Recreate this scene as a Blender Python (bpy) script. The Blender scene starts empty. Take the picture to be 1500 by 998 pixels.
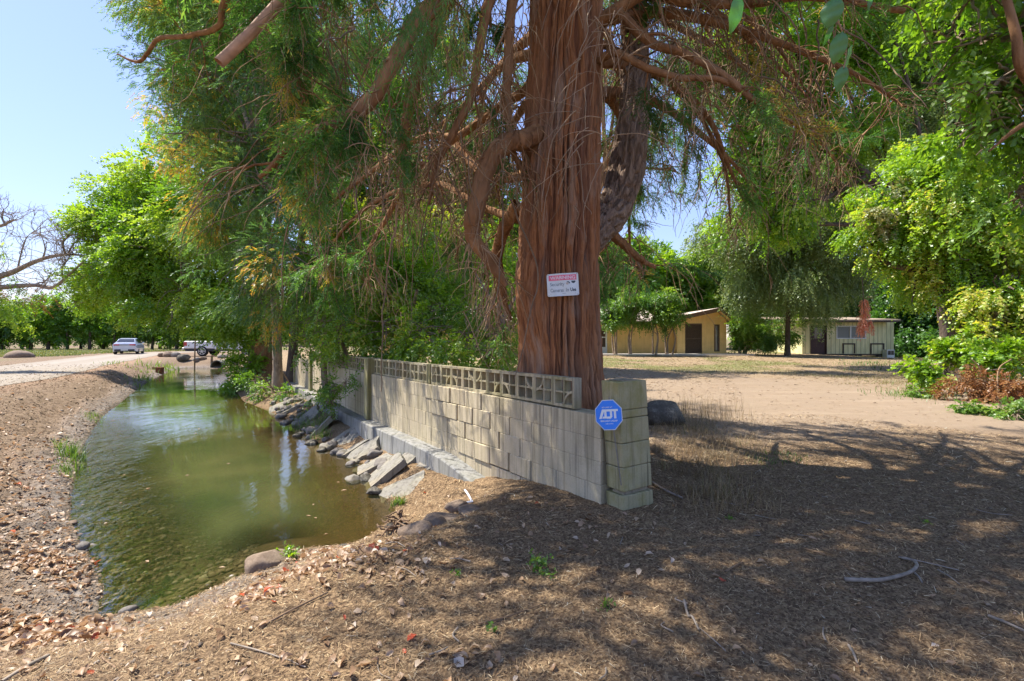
import bpy, math, random
import numpy as np
from mathutils import Matrix, Vector

random.seed(7)
RNG = np.random.default_rng(11)
scene = bpy.context.scene
COL = scene.collection
PI = math.pi
F_PX = 708.33
EYE = 1.45
HORIZON = 496.0
WATER_Z = -0.55


# ------------------------------------------------------------------ helpers
def at(px, py, Y):
    """world point seen at a photo pixel at depth Y"""
    return ((px - 750.0) / F_PX * Y, Y, EYE - (py - HORIZON) / F_PX * Y)


def on_plane(px, py, z):
    Y = (EYE - z) * F_PX / (py - HORIZON)
    return ((px - 750.0) / F_PX * Y, Y)


def sstep(a, b, x):
    t = np.clip((np.asarray(x, float) - a) / (b - a), 0, 1)
    return t * t * (3 - 2 * t)


def norm(v):
    return v / (np.linalg.norm(v, axis=-1, keepdims=True) + 1e-9)


def _hash(ix, iy, iz, seed):
    h = (ix.astype(np.int64) * 374761393 + iy.astype(np.int64) * 668265263 + iz.astype(np.int64) * 2147483647 + seed * 974634541) & 0xFFFFFFFF
    h = ((h ^ (h >> 13)) * 1274126177) & 0xFFFFFFFF
    h = ((h ^ (h >> 16)) * 2246822519) & 0xFFFFFFFF
    return ((h ^ (h >> 15)) & 0xFFFFFF) / float(0xFFFFFF)


def vnoise(x, y, z=None, seed=0):
    x = np.asarray(x, float); y = np.asarray(y, float)
    z = np.zeros_like(x) if z is None else np.asarray(z, float)
    xi, yi, zi = np.floor(x), np.floor(y), np.floor(z)
    fx, fy, fz = x - xi, y - yi, z - zi
    fx, fy, fz = [f * f * f * (f * (f * 6 - 15) + 10) for f in (fx, fy, fz)]
    r = 0
    for dx in (0, 1):
        wx = fx if dx else 1 - fx
        for dy in (0, 1):
            wy = fy if dy else 1 - fy
            for dz in (0, 1):
                wz = fz if dz else 1 - fz
                r = r + wx * wy * wz * _hash(xi + dx, yi + dy, zi + dz, seed)
    return r


def fbm(x, y, z=None, octv=4, seed=0):
    s, a, t = 0, 1.0, 0
    z = np.zeros_like(np.asarray(x, float)) if z is None else z
    for i in range(octv):
        s = s + a * vnoise(x * 2 ** i, y * 2 ** i, z * 2 ** i, seed + i)
        t += a; a *= .5
    return s / t


def tag(o, label=None, cat=None, group=None, kind=None):
    if label: o['label'] = label
    if cat: o['category'] = cat
    if group: o['group'] = group
    if kind: o['kind'] = kind
    return o


def empty(name, loc, label, cat, group=None, rz=0):
    o = bpy.data.objects.new(name, None)
    o.empty_display_size = .2
    COL.objects.link(o)
    o.location = loc
    o.rotation_euler = (0, 0, rz)
    return tag(o, label, cat, group)


def world_inv(o):
    m = o.matrix_basis.copy()
    while o.parent is not None:
        o = o.parent
        m = o.matrix_basis @ m
    return m.inverted()


def link(name, me, parent=None):
    o = bpy.data.objects.new(name, me)
    COL.objects.link(o)
    if parent is not None:
        o.parent = parent
    return o


def qmesh(name, V, F, mats, parent=None, attrs=None, smooth=False, local=True, midx=None, vattrs=None):
    """mesh object from numpy verts (n,3) and quad or tri faces (m,k). World coordinates are moved into the parent's space."""
    V = np.asarray(V, np.float64)
    F = np.asarray(F, np.int32)
    if parent is not None and local:
        m = np.array(world_inv(parent))
        V = V @ m[:3, :3].T + m[:3, 3]
    me = bpy.data.meshes.new(name)
    me.vertices.add(len(V))
    me.vertices.foreach_set('co', V.astype(np.float32).ravel())
    k = F.shape[1]
    me.loops.add(F.size)
    me.loops.foreach_set('vertex_index', F.ravel())
    me.polygons.add(len(F))
    me.polygons.foreach_set('loop_start', np.arange(0, F.size, k, dtype=np.int32))
    if smooth:
        me.polygons.foreach_set('use_smooth', np.ones(len(F), bool))
    if not isinstance(mats, (list, tuple)):
        mats = [mats]
    for m in mats:
        me.materials.append(m)
    if midx is not None:
        me.polygons.foreach_set('material_index', np.asarray(midx, np.int32))
    for nm, dat in (attrs or {}).items():
        a = me.attributes.new(nm, 'FLOAT', 'FACE')
        a.data.foreach_set('value', np.asarray(dat, np.float32))
    for nm, dat in (vattrs or {}).items():
        a = me.attributes.new(nm, 'FLOAT', 'POINT')
        a.data.foreach_set('value', np.asarray(dat, np.float32))
    me.update(calc_edges=True)
    me.validate()
    return link(name, me, parent)


class MB:
    """collects boxes, prisms and tubes and links them as one mesh object (mixed polygons)"""

    def __init__(self):
        self.v, self.f, self.m = [], [], []

    def add(self, vs, fs, mi=0):
        o = len(self.v)
        self.v += [tuple(p) for p in vs]
        self.f += [tuple(i + o for i in f) for f in fs]
        self.m += [mi] * len(fs)

    def box(self, x0, x1, y0, y1, z0, z1, mi=0, M=None, ch=0.0):
        if ch > 0:
            c = ch
            vs, fs = [], []
            for ix, (xa, sx) in enumerate(((x0, 1), (x1, -1))):
                for iy, (ya, sy) in enumerate(((y0, 1), (y1, -1))):
                    for iz, (za, sz) in enumerate(((z0, 1), (z1, -1))):
                        vs += [(xa, ya + sy * c, za + sz * c), (xa + sx * c, ya, za + sz * c), (xa + sx * c, ya + sy * c, za)]
            idx = lambda i, j, k, a: ((i * 2 + j) * 2 + k) * 3 + a
            for i in (0, 1):
                q = [idx(i, 0, 0, 0), idx(i, 1, 0, 0), idx(i, 1, 1, 0), idx(i, 0, 1, 0)]
                fs.append(q[::-1] if i == 0 else q)
                q = [idx(0, i, 0, 1), idx(1, i, 0, 1), idx(1, i, 1, 1), idx(0, i, 1, 1)]
                fs.append(q if i == 0 else q[::-1])
                q = [idx(0, 0, i, 2), idx(1, 0, i, 2), idx(1, 1, i, 2), idx(0, 1, i, 2)]
                fs.append(q[::-1] if i == 0 else q)
            for a in (0, 1):
                for b in (0, 1):
                    fs.append((idx(0, a, b, 1), idx(1, a, b, 1), idx(1, a, b, 2), idx(0, a, b, 2)))
                    fs.append((idx(a, 0, b, 0), idx(a, 1, b, 0), idx(a, 1, b, 2), idx(a, 0, b, 2)))
                    fs.append((idx(a, b, 0, 0), idx(a, b, 1, 0), idx(a, b, 1, 1), idx(a, b, 0, 1)))
                    for c_ in (0, 1):
                        fs.append((idx(a, b, c_, 0), idx(a, b, c_, 1), idx(a, b, c_, 2)))
        else:
            vs = [(x, y, z) for x in (x0, x1) for y in (y0, y1) for z in (z0, z1)]
            fs = [(0, 1, 3, 2), (4, 6, 7, 5), (0, 4, 5, 1), (2, 3, 7, 6), (0, 2, 6, 4), (1, 5, 7, 3)]
        if M is not None:
            vs = [tuple(M @ Vector(p)) for p in vs]
        self.add(vs, fs, mi)

    def prism(self, poly, t0, t1, fn, mi=0):
        """closed outline extruded between t0 and t1; fn(a, b, t) gives the point"""
        n = len(poly)
        vs = [fn(a, b, t0) for a, b in poly] + [fn(a, b, t1) for a, b in poly]
        fs = [tuple(range(n))[::-1], tuple(range(n, 2 * n))]
        fs += [(i, (i + 1) % n, n + (i + 1) % n, n + i) for i in range(n)]
        self.add(vs, fs, mi)

    def tube(self, pts, rad, k=8, mi=0):
        V, F = tubes(np.array([pts], float), np.array([rad], float), k, cap=True)
        self.add([tuple(p) for p in V], [tuple(f) for f in F], mi)

    def build(self, name, mats, parent=None, smooth=False, local=True, recalc=True):
        import bmesh
        me = bpy.data.meshes.new(name)
        vs = self.v
        if parent is not None and local:
            mi = world_inv(parent)
            vs = [tuple(mi @ Vector(p)) for p in vs]
        me.from_pydata(vs, [], self.f)
        if not isinstance(mats, (list, tuple)):
            mats = [mats]
        for m in mats:
            me.materials.append(m)
        me.polygons.foreach_set('material_index', np.array(self.m, np.int32))
        if recalc:
            bm = bmesh.new(); bm.from_mesh(me)
            bmesh.ops.recalc_face_normals(bm, faces=bm.faces)
            bm.to_mesh(me); bm.free()
        if smooth:
            me.polygons.foreach_set('use_smooth', np.ones(len(me.polygons), bool))
        me.update()
        return link(name, me, parent)


def tubes(P, R, k=4, cap=False):
    """P (N,M,3) polylines, R (N,M) radii -> verts, quads"""
    N, M, _ = P.shape
    T = norm(np.gradient(P, axis=1))
    ref = np.zeros_like(T); ref[..., 2] = 1
    mean_t = np.abs(norm(P[:, -1] - P[:, 0])[:, 2])
    ref[mean_t > .8] = (1, 0, 0)
    A = norm(np.cross(T, ref)); B = np.cross(T, A)
    ang = np.linspace(0, 2 * PI, k, endpoint=False)
    V = P[:, :, None, :] + R[:, :, None, None] * (np.cos(ang)[None, None, :, None] * A[:, :, None, :] + np.sin(ang)[None, None, :, None] * B[:, :, None, :])
    base = (np.arange(N) * M * k)[:, None, None]
    i = (np.arange(M - 1) * k)[None, :, None]
    j = np.arange(k)[None, None, :]
    j2 = (j + 1) % k
    Fq = np.stack([base + i + j, base + i + j2, base + i + k + j2, base + i + k + j], -1).reshape(-1, 4)
    V = V.reshape(-1, 3)
    if cap:
        extra = []
        for n in range(N):
            b = n * M * k
            for st in (b, b + (M - 1) * k):
                if k % 2 == 0:
                    for q in range(1, k - 1, 2):
                        extra.append((st, st + q, st + q + 1, st + (q + 2) % k if q + 2 < k else st + q + 1))
        extra = [e for e in extra if len(set(e)) == 4]
        if extra:
            Fq = np.vstack([Fq, np.array(extra)])
    return V, Fq


def resample(pts, n):
    """smooth (Catmull-Rom) curve through the points, n samples"""
    p = np.asarray(pts, float)
    if len(p) == 2:
        return p[0] + (p[1] - p[0]) * np.linspace(0, 1, n)[:, None]
    q = np.vstack([2 * p[0] - p[1], p, 2 * p[-1] - p[-2]])
    t = np.linspace(0, len(p) - 1 - 1e-6, n)
    i = t.astype(int); f = (t - i)[:, None]
    a, b, c, d = q[i], q[i + 1], q[i + 2], q[i + 3]
    return .5 * ((2 * b) + (c - a) * f + (2 * a - 5 * b + 4 * c - d) * f ** 2 + (3 * b - a - 3 * c + d) * f ** 3)


def grow(O, D, L, M, grav, wander, rng):
    """N curved branch paths; grav bends them down (negative bends up)"""
    N = len(O)
    P = np.zeros((N, M, 3)); P[:, 0] = O
    d = norm(np.asarray(D, float).copy())
    L = np.broadcast_to(np.asarray(L, float), (N,))
    g = np.broadcast_to(np.asarray(grav, float), (N,))
    for i in range(1, M):
        d = d + rng.normal(0, wander, (N, 3))
        d[:, 2] -= g / (M - 1)
        d = norm(d)
        P[:, i] = P[:, i - 1] + d * (L / (M - 1))[:, None]
    return P


def sprays(O, D, L, n, ll, lw, ang, droop, rng, updown=.35, tint=None, curl=.0, thick=1.0):
    """leafy twigs: n diamond leaves each along N axes. Returns verts, quads, per-face tint"""
    N = len(O)
    O = np.asarray(O, float); D = norm(np.asarray(D, float))
    L = np.broadcast_to(np.asarray(L, float), (N,))[:, None]
    up = np.zeros((N, 3)); up[:, 2] = 1
    S = norm(np.cross(D, up) + rng.normal(0, .35, (N, 3)))
    U = norm(np.cross(S, D))
    tint = rng.random(N) if tint is None else tint
    Vs, Ts = [], []
    for k in range(n):
        t = (k + rng.random((N, 1))) / n
        p = O + D * L * t
        p[:, 2:3] -= droop * L * t * t
        s = 1 if k % 2 else -1
        a = ang * (1 + rng.normal(0, .25, (N, 1)))
        ld = norm(D * np.cos(a) + S * s * np.sin(a) + U * rng.normal(0, updown, (N, 1)) - up * droop * .6)
        nn = norm(U + rng.normal(0, .55, (N, 3)))
        w = norm(np.cross(ld, nn))
        l = ll * (.65 + .6 * rng.random((N, 1))) * (1.1 - .45 * t)
        ww = w * (lw * (.7 + .5 * rng.random((N, 1))) * .5)
        mid = p + ld * l * .45 + nn * curl * l
        Vs.append(np.stack([p, mid + ww, p + ld * l, mid - ww], 1))
        Ts.append(np.clip(tint + rng.normal(0, .10, N), 0, 1))
    V = np.concatenate(Vs, 0).reshape(-1, 3)
    F = np.arange(len(V)).reshape(-1, 4)
    return V, F, np.concatenate(Ts)


def merge(parts):
    """join (V, F, T) triples"""
    off = 0; V, F, T = [], [], []
    for v, f, t in parts:
        V.append(v); F.append(f + off); T.append(t); off += len(v)
    return np.vstack(V), np.vstack(F), np.concatenate(T)


def blob_pts(c, r, n, rng, shell=.55):
    """points in an ellipsoid, biased outwards, and their outward directions"""
    d = norm(rng.normal(0, 1, (n, 3)))
    rad = (shell + (1 - shell) * rng.random((n, 1))) * (.82 + .36 * rng.random((n, 1)))
    r = np.asarray(r, float)
    return np.asarray(c, float) + d * rad * r, d


# ------------------------------------------------------------------ materials
def new_mat(name):
    m = bpy.data.materials.new(name)
    m.use_nodes = True
    nt = m.node_tree
    for n in list(nt.nodes):
        nt.nodes.remove(n)
    out = nt.nodes.new('ShaderNodeOutputMaterial')
    return m, nt, out


class N:
    """tiny node helper"""

    def __init__(self, nt):
        self.nt = nt

    def __call__(self, typ, **kw):
        n = self.nt.nodes.new('ShaderNode' + typ)
        for k, v in kw.items():
            if k.startswith('i_'):
                key = k[2:]
                key = int(key) if key.isdigit() else key.replace('_', ' ')
                s = n.inputs[key]
                if hasattr(v, 'is_linked') or isinstance(v, bpy.types.NodeSocket):
                    self.nt.links.new(v, s)
                else:
                    s.default_value = v
            else:
                setattr(n, k, v)
        return n

    def link(self, a, b):
        self.nt.links.new(a, b)

    def ramp(self, fac, stops, interp='LINEAR'):
        n = self.nt.nodes.new('ShaderNodeValToRGB')
        n.color_ramp.interpolation = interp
        el = n.color_ramp.elements
        while len(el) < len(stops):
            el.new(.5)
        for e, (p, c) in zip(el, stops):
            e.position = p
            e.color = (c[0], c[1], c[2], 1) if len(c) == 3 else c
        self.nt.links.new(fac, n.inputs[0])
        return n.outputs[0]

    def mix(self, fac, a, b, mode='MIX'):
        n = self.nt.nodes.new('ShaderNodeMix')
        n.data_type = 'RGBA'; n.blend_type = mode
        for s, v in ((n.inputs[0], fac), (n.inputs[6], a), (n.inputs[7], b)):
            if isinstance(v, bpy.types.NodeSocket):
                self.nt.links.new(v, s)
            elif isinstance(v, (int, float)):
                s.default_value = v
            else:
                s.default_value = (v[0], v[1], v[2], 1)
        return n.outputs[2]

    def math(self, op, a, b=None, c=None):
        n = self.nt.nodes.new('ShaderNodeMath'); n.operation = op
        for i, v in enumerate((a, b, c)):
            if v is None: continue
            if isinstance(v, bpy.types.NodeSocket):
                self.nt.links.new(v, n.inputs[i])
            else:
                n.inputs[i].default_value = v
        return n.outputs[0]

    def coords(self, scale=(1, 1, 1), kind='Object', rot=(0, 0, 0)):
        tc = self.nt.nodes.new('ShaderNodeTexCoord')
        mp = self.nt.nodes.new('ShaderNodeMapping')
        mp.inputs['Scale'].default_value = scale
        mp.inputs['Rotation'].default_value = rot
        self.nt.links.new(tc.outputs[kind], mp.inputs[0])
        return mp.outputs[0]

    def noise(self, vec, scale, detail=4, rough=.55, dist=0.0):
        n = self.nt.nodes.new('ShaderNodeTexNoise')
        n.inputs['Scale'].default_value = scale
        n.inputs['Detail'].default_value = detail
        n.inputs['Roughness'].default_value = rough
        n.inputs['Distortion'].default_value = dist
        self.nt.links.new(vec, n.inputs['Vector'])
        return n.outputs[0]

    def attr(self, name):
        n = self.nt.nodes.new('ShaderNodeAttribute'); n.attribute_name = name
        return n.outputs['Fac']

    def bump(self, h, strength, dist, normal=None):
        n = self.nt.nodes.new('ShaderNodeBump')
        n.inputs['Strength'].default_value = strength
        n.inputs['Distance'].default_value = dist
        self.nt.links.new(h, n.inputs['Height'])
        if normal is not None:
            self.nt.links.new(normal, n.inputs['Normal'])
        return n.outputs[0]

    def bsdf(self, out, color, rough=.8, normal=None, spec=.3, metal=0.0, **kw):
        b = self.nt.nodes.new('ShaderNodeBsdfPrincipled')
        def put(key, v):
            s = b.inputs[key]
            if isinstance(v, bpy.types.NodeSocket):
                self.nt.links.new(v, s)
            elif isinstance(v, (tuple, list)) and len(v) == 3:
                s.default_value = (v[0], v[1], v[2], 1)
            else:
                s.default_value = v
        put('Base Color', color); put('Roughness', rough); put('Metallic', metal)
        put('Specular IOR Level', spec)
        if normal is not None: put('Normal', normal)
        for k, v in kw.items(): put(k.replace('_', ' '), v)
        self.nt.links.new(b.outputs[0], out.inputs[0])
        return b


def plain(name, col, rough=.6, var=.12, scale=6.0, bump=.0, metal=0.0, spec=.35, coat=0.0):
    m, nt, out = new_mat(name); n = N(nt)
    c = n.coords()
    f = n.noise(c, scale, 5)
    lo = [x * (1 - var) for x in col]; hi = [min(1, x * (1 + var)) for x in col]
    colr = n.ramp(f, [(.3, lo), (.7, hi)])
    nm = n.bump(n.noise(c, scale * 8, 3), bump, .01) if bump else None
    b = n.bsdf(out, colr, rough, nm, spec, metal)
    if coat: b.inputs['Coat Weight'].default_value = coat
    return m


def leaf_mat(name, stops, trans=.45, tcol=(1.35, 1.45, .55), gloss=.06, rough=.45):
    m, nt, out = new_mat(name); n = N(nt)
    col = n.ramp(n.attr('tint'), stops)
    tc = n.mix(1.0, col, tcol, 'MULTIPLY')
    d = n('BsdfDiffuse', i_Color=col)
    t = n('BsdfTranslucent', i_Color=tc)
    mx = n('MixShader', i_0=trans)
    n.link(d.outputs[0], mx.inputs[1]); n.link(t.outputs[0], mx.inputs[2])
    if gloss:
        g = n('BsdfGlossy', i_Roughness=rough)
        g.inputs[0].default_value = (.9, .95, 1, 1)
        m2 = n('MixShader', i_0=gloss)
        n.link(mx.outputs[0], m2.inputs[1]); n.link(g.outputs[0], m2.inputs[2])
        mx = m2
    n.link(mx.outputs[0], out.inputs[0])
    return m


def tint_mat(name, stops, rough=.85, interp='LINEAR'):
    m, nt, out = new_mat(name); n = N(nt)
    n.bsdf(out, n.ramp(n.attr('tint'), stops, interp), rough, None, .2)
    return m


def bark_mat(name, c0, c1, c2, zs=.25, scale=14, bump=.6):
    m, nt, out = new_mat(name); n = N(nt)
    c = n.coords((1, 1, zs))
    f = n.noise(c, scale, 6, .6, .4)
    big = n.noise(n.coords((1, 1, .4)), 2.2, 3)
    col = n.ramp(f, [(.28, c0), (.5, c1), (.74, c2)])
    col = n.mix(n.ramp(big, [(.35, (0, 0, 0)), (.65, (.55, .55, .55))]), col, [x * .8 + .03 for x in c2])
    n.bsdf(out, col, .92, n.bump(f, bump * 1.5, .03), .1)
    return m


MAT = {}
MAT['leaf_conifer'] = leaf_mat('conifer_needles', [(0, (0.053, 0.144, 0.035)), (.35, (0.091, 0.211, 0.046)), (.7, (0.143, 0.283, 0.059)), (.86, (0.213, 0.329, 0.073)), (.90, (0.383, 0.277, 0.058)), (1, (0.511, 0.356, 0.079))], .52, (1.35, 1.35, .7), .03)
MAT['leaf_blue'] = leaf_mat('blue_conifer_needles', [(0, (0.081, 0.170, 0.053)), (.4, (0.138, 0.251, 0.070)), (.75, (0.220, 0.333, 0.076)), (.93, (0.293, 0.370, 0.068)), (.97, (0.617, 0.340, 0.060)), (1, (0.715, 0.384, 0.060))], .52, (1.3, 1.35, .8), .04)
MAT['leaf_bright'] = leaf_mat('bright_leaves', [(0, (0.088, 0.208, 0.022)), (.45, (0.158, 0.316, 0.030)), (.8, (0.239, 0.403, 0.041)), (1, (0.340, 0.470, 0.072))], .55, (1.5, 1.4, .5), .04)
MAT['leaf_mid'] = leaf_mat('mid_green_leaves', [(0, (0.079, 0.179, 0.026)), (.5, (0.139, 0.269, 0.036)), (.85, (0.218, 0.345, 0.050)), (1, (0.317, 0.400, 0.084))], .54, (1.45, 1.4, .5), .04)
MAT['leaf_dark'] = leaf_mat('dark_green_leaves', [(0, (0.046, 0.128, 0.027)), (.5, (0.081, 0.196, 0.038)), (1, (0.142, 0.270, 0.051))], .48, (1.4, 1.45, .5), .06, .35)
MAT['leaf_grey'] = leaf_mat('grey_green_leaves', [(0, (0.115, 0.187, 0.065)), (.5, (0.187, 0.266, 0.089)), (1, (0.273, 0.352, 0.125))], .50, (1.3, 1.3, .7), .04)
MAT['leaf_vine'] = leaf_mat('vine_leaves', [(0, (0.112, 0.245, 0.018)), (.4, (0.204, 0.364, 0.026)), (.75, (0.295, 0.463, 0.039)), (.95, (0.421, 0.532, 0.078)), (1, (0.534, 0.504, 0.130))], .56, (1.5, 1.4, .45), .05)
MAT['leaf_dead'] = leaf_mat('dead_leaves', [(0, (.16, .065, .022)), (.5, (.30, .135, .045)), (.85, (.38, .22, .09)), (1, (.14, .16, .04))], .35, (1.2, 1, .8), .03)
MAT['leaf_red'] = leaf_mat('red_dead_leaves', [(0, (.62, .22, .11)), (1, (.80, .44, .28))], .4, (1.2, 1, .8), .03)
MAT['grass_green'] = leaf_mat('fresh_grass', [(0, (.06, .13, .02)), (.6, (.12, .22, .03)), (1, (.20, .28, .06))], .4, (1.3, 1.3, .5), .04)
MAT['grass_dry'] = leaf_mat('dry_grass', [(0, (.16, .115, .06)), (.5, (.30, .22, .12)), (.9, (.44, .34, .19)), (1, (.16, .17, .05))], .3, (1.1, 1.05, .9), .03)
MAT['bark_red'] = bark_mat('red_bark', (0.096, 0.047, 0.022), (0.237, 0.117, 0.056), (0.384, 0.215, 0.109), .25, 13)
MAT['bark_grey'] = bark_mat('grey_bark', (0.095, 0.068, 0.050), (0.257, 0.192, 0.142), (0.446, 0.358, 0.277), .3, 16)
MAT['bark_dark'] = bark_mat('dark_bark', (.04, .03, .024), (.095, .07, .053), (.17, .13, .10), .3, 16)
MAT['twig'] = plain('twig_bark', (0.332, 0.221, 0.128), .85, .5, 1.7)
MAT['twig_dark'] = plain('dark_twig_bark', (0.210, 0.137, 0.083), .85, .45, 1.7)
MAT['cut_wood'] = plain('cut_branch_wood', (.46, .27, .17), .8, .25, 12)
# ------------------------------------------------------------------ plan of the place
A_ = np.array([.89, 4.05]); B_ = np.array([-2.76, 9.3]); D_ = np.array([-7.65, 17.0])
AB_L = float(np.linalg.norm(B_ - A_)); BD_L = float(np.linalg.norm(D_ - B_))
dAB = (B_ - A_) / AB_L; dBD = (D_ - B_) / BD_L
nAB = np.array([dAB[1], -dAB[0]]); nBD = np.array([dBD[1], -dBD[0]])   # towards the yard


def wall_tv(x, y):
    """distance along the wall from the near pillar, and distance behind its creek face"""
    t1 = (x - A_[0]) * dAB[0] + (y - A_[1]) * dAB[1]
    v1 = (x - A_[0]) * nAB[0] + (y - A_[1]) * nAB[1]
    t2 = (x - B_[0]) * dBD[0] + (y - B_[1]) * dBD[1] + AB_L
    v2 = (x - B_[0]) * nBD[0] + (y - B_[1]) * nBD[1]
    far = t2 > AB_L
    return np.where(far, t2, t1), np.where(far, v2, v1)


def wall_pt(t, v, z):
    p = A_ + dAB * t + nAB * v if t <= AB_L else B_ + dBD * (t - AB_L) + nBD * v
    return (p[0], p[1], z)


LEFT_PX = [(150, 902), (166, 868), (152, 828), (126, 792), (108, 765), (110, 722), (120, 672), (131, 640), (150, 611), (178, 590), (202, 570), (226, 555), (246, 546), (264, 540)]
RIGHT_PX = [(250, 888), (348, 846), (420, 808), (500, 800), (530, 790), (556, 768), (574, 748), (556, 724), (536, 706), (533, 686), (512, 668), (484, 655), (452, 645), (428, 621), (400, 606), (354, 588), (343, 572), (330, 563), (338, 547), (350, 540)]
LEFT = np.array([on_plane(px, py, WATER_Z) for px, py in LEFT_PX])
RIGHT = np.array([on_plane(px, py, WATER_Z) for px, py in RIGHT_PX])
POLY = np.vstack([LEFT, RIGHT[::-1]])


def water_sd(x, y):
    """signed distance to the water's edge, positive on land"""
    x = np.asarray(x, float); y = np.asarray(y, float)
    best = np.full(x.shape, 1e9); inside = np.zeros(x.shape, bool)
    n = len(POLY)
    for i in range(n):
        (ax, ay), (bx, by) = POLY[i], POLY[(i + 1) % n]
        ex, ey = bx - ax, by - ay
        L2 = ex * ex + ey * ey
        t = np.clip(((x - ax) * ex + (y - ay) * ey) / L2, 0, 1)
        best = np.minimum(best, (x - ax - t * ex) ** 2 + (y - ay - t * ey) ** 2)
        c = ((ay > y) != (by > y))
        with np.errstate(divide='ignore', invalid='ignore'):
            xi = ax + (y - ay) * ex / (ey if abs(ey) > 1e-9 else 1e-9)
        inside ^= c & (x < xi)
    d = np.sqrt(best)
    return np.where(inside, -d, d)


ROAD_A = np.array([[-3.0, -16.0], [-8.0, -2.0], [-13.8, 11.0], [-17.2, 18.4], [-22.0, 26.3], [-26.8, 35.0], [-30.1, 41], [-32.8, 46.5], [-32.5, 51.0], [-27, 54.5], [-8, 56.5]])
ROAD_W = 4.6


def road_d(x, y):
    """distance from the dirt road's near edge towards its far edge (0..ROAD_W is road)"""
    x = np.asarray(x, float); y = np.asarray(y, float)
    best = np.full(x.shape, 1e9); side = np.zeros(x.shape)
    for i in range(len(ROAD_A) - 1):
        a, b = ROAD_A[i], ROAD_A[i + 1]
        e = b - a
        t = np.clip(((x - a[0]) * e[0] + (y - a[1]) * e[1]) / (e @ e), 0, 1)
        dx, dy = x - a[0] - t * e[0], y - a[1] - t * e[1]
        dd = dx * dx + dy * dy
        s = np.sign(e[0] * (y - a[1]) - e[1] * (x - a[0]))
        upd = dd < best
        side = np.where(upd, s, side); best = np.where(upd, dd, best)
    return np.sqrt(best) * side


def height(x, y):
    x = np.asarray(x, float); y = np.asarray(y, float)
    d = water_sd(x, y)
    t, v = wall_tv(x, y)
    rd = road_d(x, y)
    onroad = sstep(-1.4, -.5, rd) * (1 - sstep(ROAD_W + .5, ROAD_W + 1.6, rd))
    # yard and driveway
    land = .012 * np.clip(y - 8, 0, 40) + .05 * sstep(.3, 1.2, v) * sstep(0, 3, t)
    land = land * sstep(-2, 4, v + .35 * np.clip(4 - t, 0, 9)) - .30 * sstep(20, 28, x) * sstep(20, 32, y)
    land = land * (1 - onroad) 
    # creek side of the wall: lower shelf
    shelf = (1 - sstep(-.02, .17, v)) * sstep(.8, 3.0, t) * (1 - sstep(16.5, 20.0, t)) * (1 - sstep(2.6, 3.4, -v))
    shelf = shelf * sstep(-2.2, -1.4, v)
    top = land * (1 - shelf) + (-.30) * shelf
    # rise from the water's edge
    wl = 1.25 + .55 * vnoise(x * .35, y * .35, seed=5)
    w = wl * (1 - shelf) + .62 * shelf
    k = np.clip(d / w, 0, 1)
    rise = .62 * k ** .62 + .38 * sstep(.25, .95, k)
    z = WATER_Z - .03 + (top - WATER_Z + .03) * rise
    # eroded step in the left bank
    lb = (1 - sstep(-3.4, -2.6, v)) * (1 - onroad) * sstep(5, 7, y)
    sn = d + .5 * (vnoise(x * .5, y * .5, seed=9) - .5) + .18 * (vnoise(x * 2.1, y * 2.1, seed=19) - .5)
    z = z - .11 * lb * sstep(.5, .72, sn) * (1 - sstep(1.3, 2.2, sn)) + .05 * lb * sstep(1.9, 2.3, sn) * (1 - sstep(3.0, 4.5, sn))
    # bed
    bed = WATER_Z - .03 - .30 * sstep(0, 1.7, -d) - .10 * sstep(.5, 1.6, -d)
    z = np.where(d < 0, bed, z)
    # relief
    dist = np.sqrt(x * x + y * y)
    rough = (1 - onroad) * (1 - .55 * sstep(8, 30, dist))
    z = z + rough * (.05 * (fbm(x * .55, y * .55, octv=3, seed=3) - .5))
    near = 1 - sstep(20, 34, dist)
    near = near * (1 - .75 * sstep(.5, 2.2, v) * sstep(5.2, 7.5, y))
    clod = (.6 + 1.5 * (1 - sstep(-3.4, -2.4, v)) * sstep(3, 5, y)) * near
    calm = 1 - sstep(-.3, 0.2, -d)
    z = z + rough * clod * calm * (.05 * (fbm(x * 1.6, y * 1.6, octv=3, seed=37) - .5) * sstep(5, 10, dist) + .034 * (fbm(x * 4.5, y * 4.5, octv=3, seed=31) - .5) + .030 * (fbm(x * 15, y * 15, octv=2, seed=41) - .5))
    # root mound of the big tree
    rt = np.sqrt((x - .55) ** 2 + (y - 5.55) ** 2)
    z = z + .12 * np.exp(-(rt / .9) ** 2) * sstep(.1, .4, v)
    return z


def hz(x, y):
    return float(height(np.array([x]), np.array([y]))[0])


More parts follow.
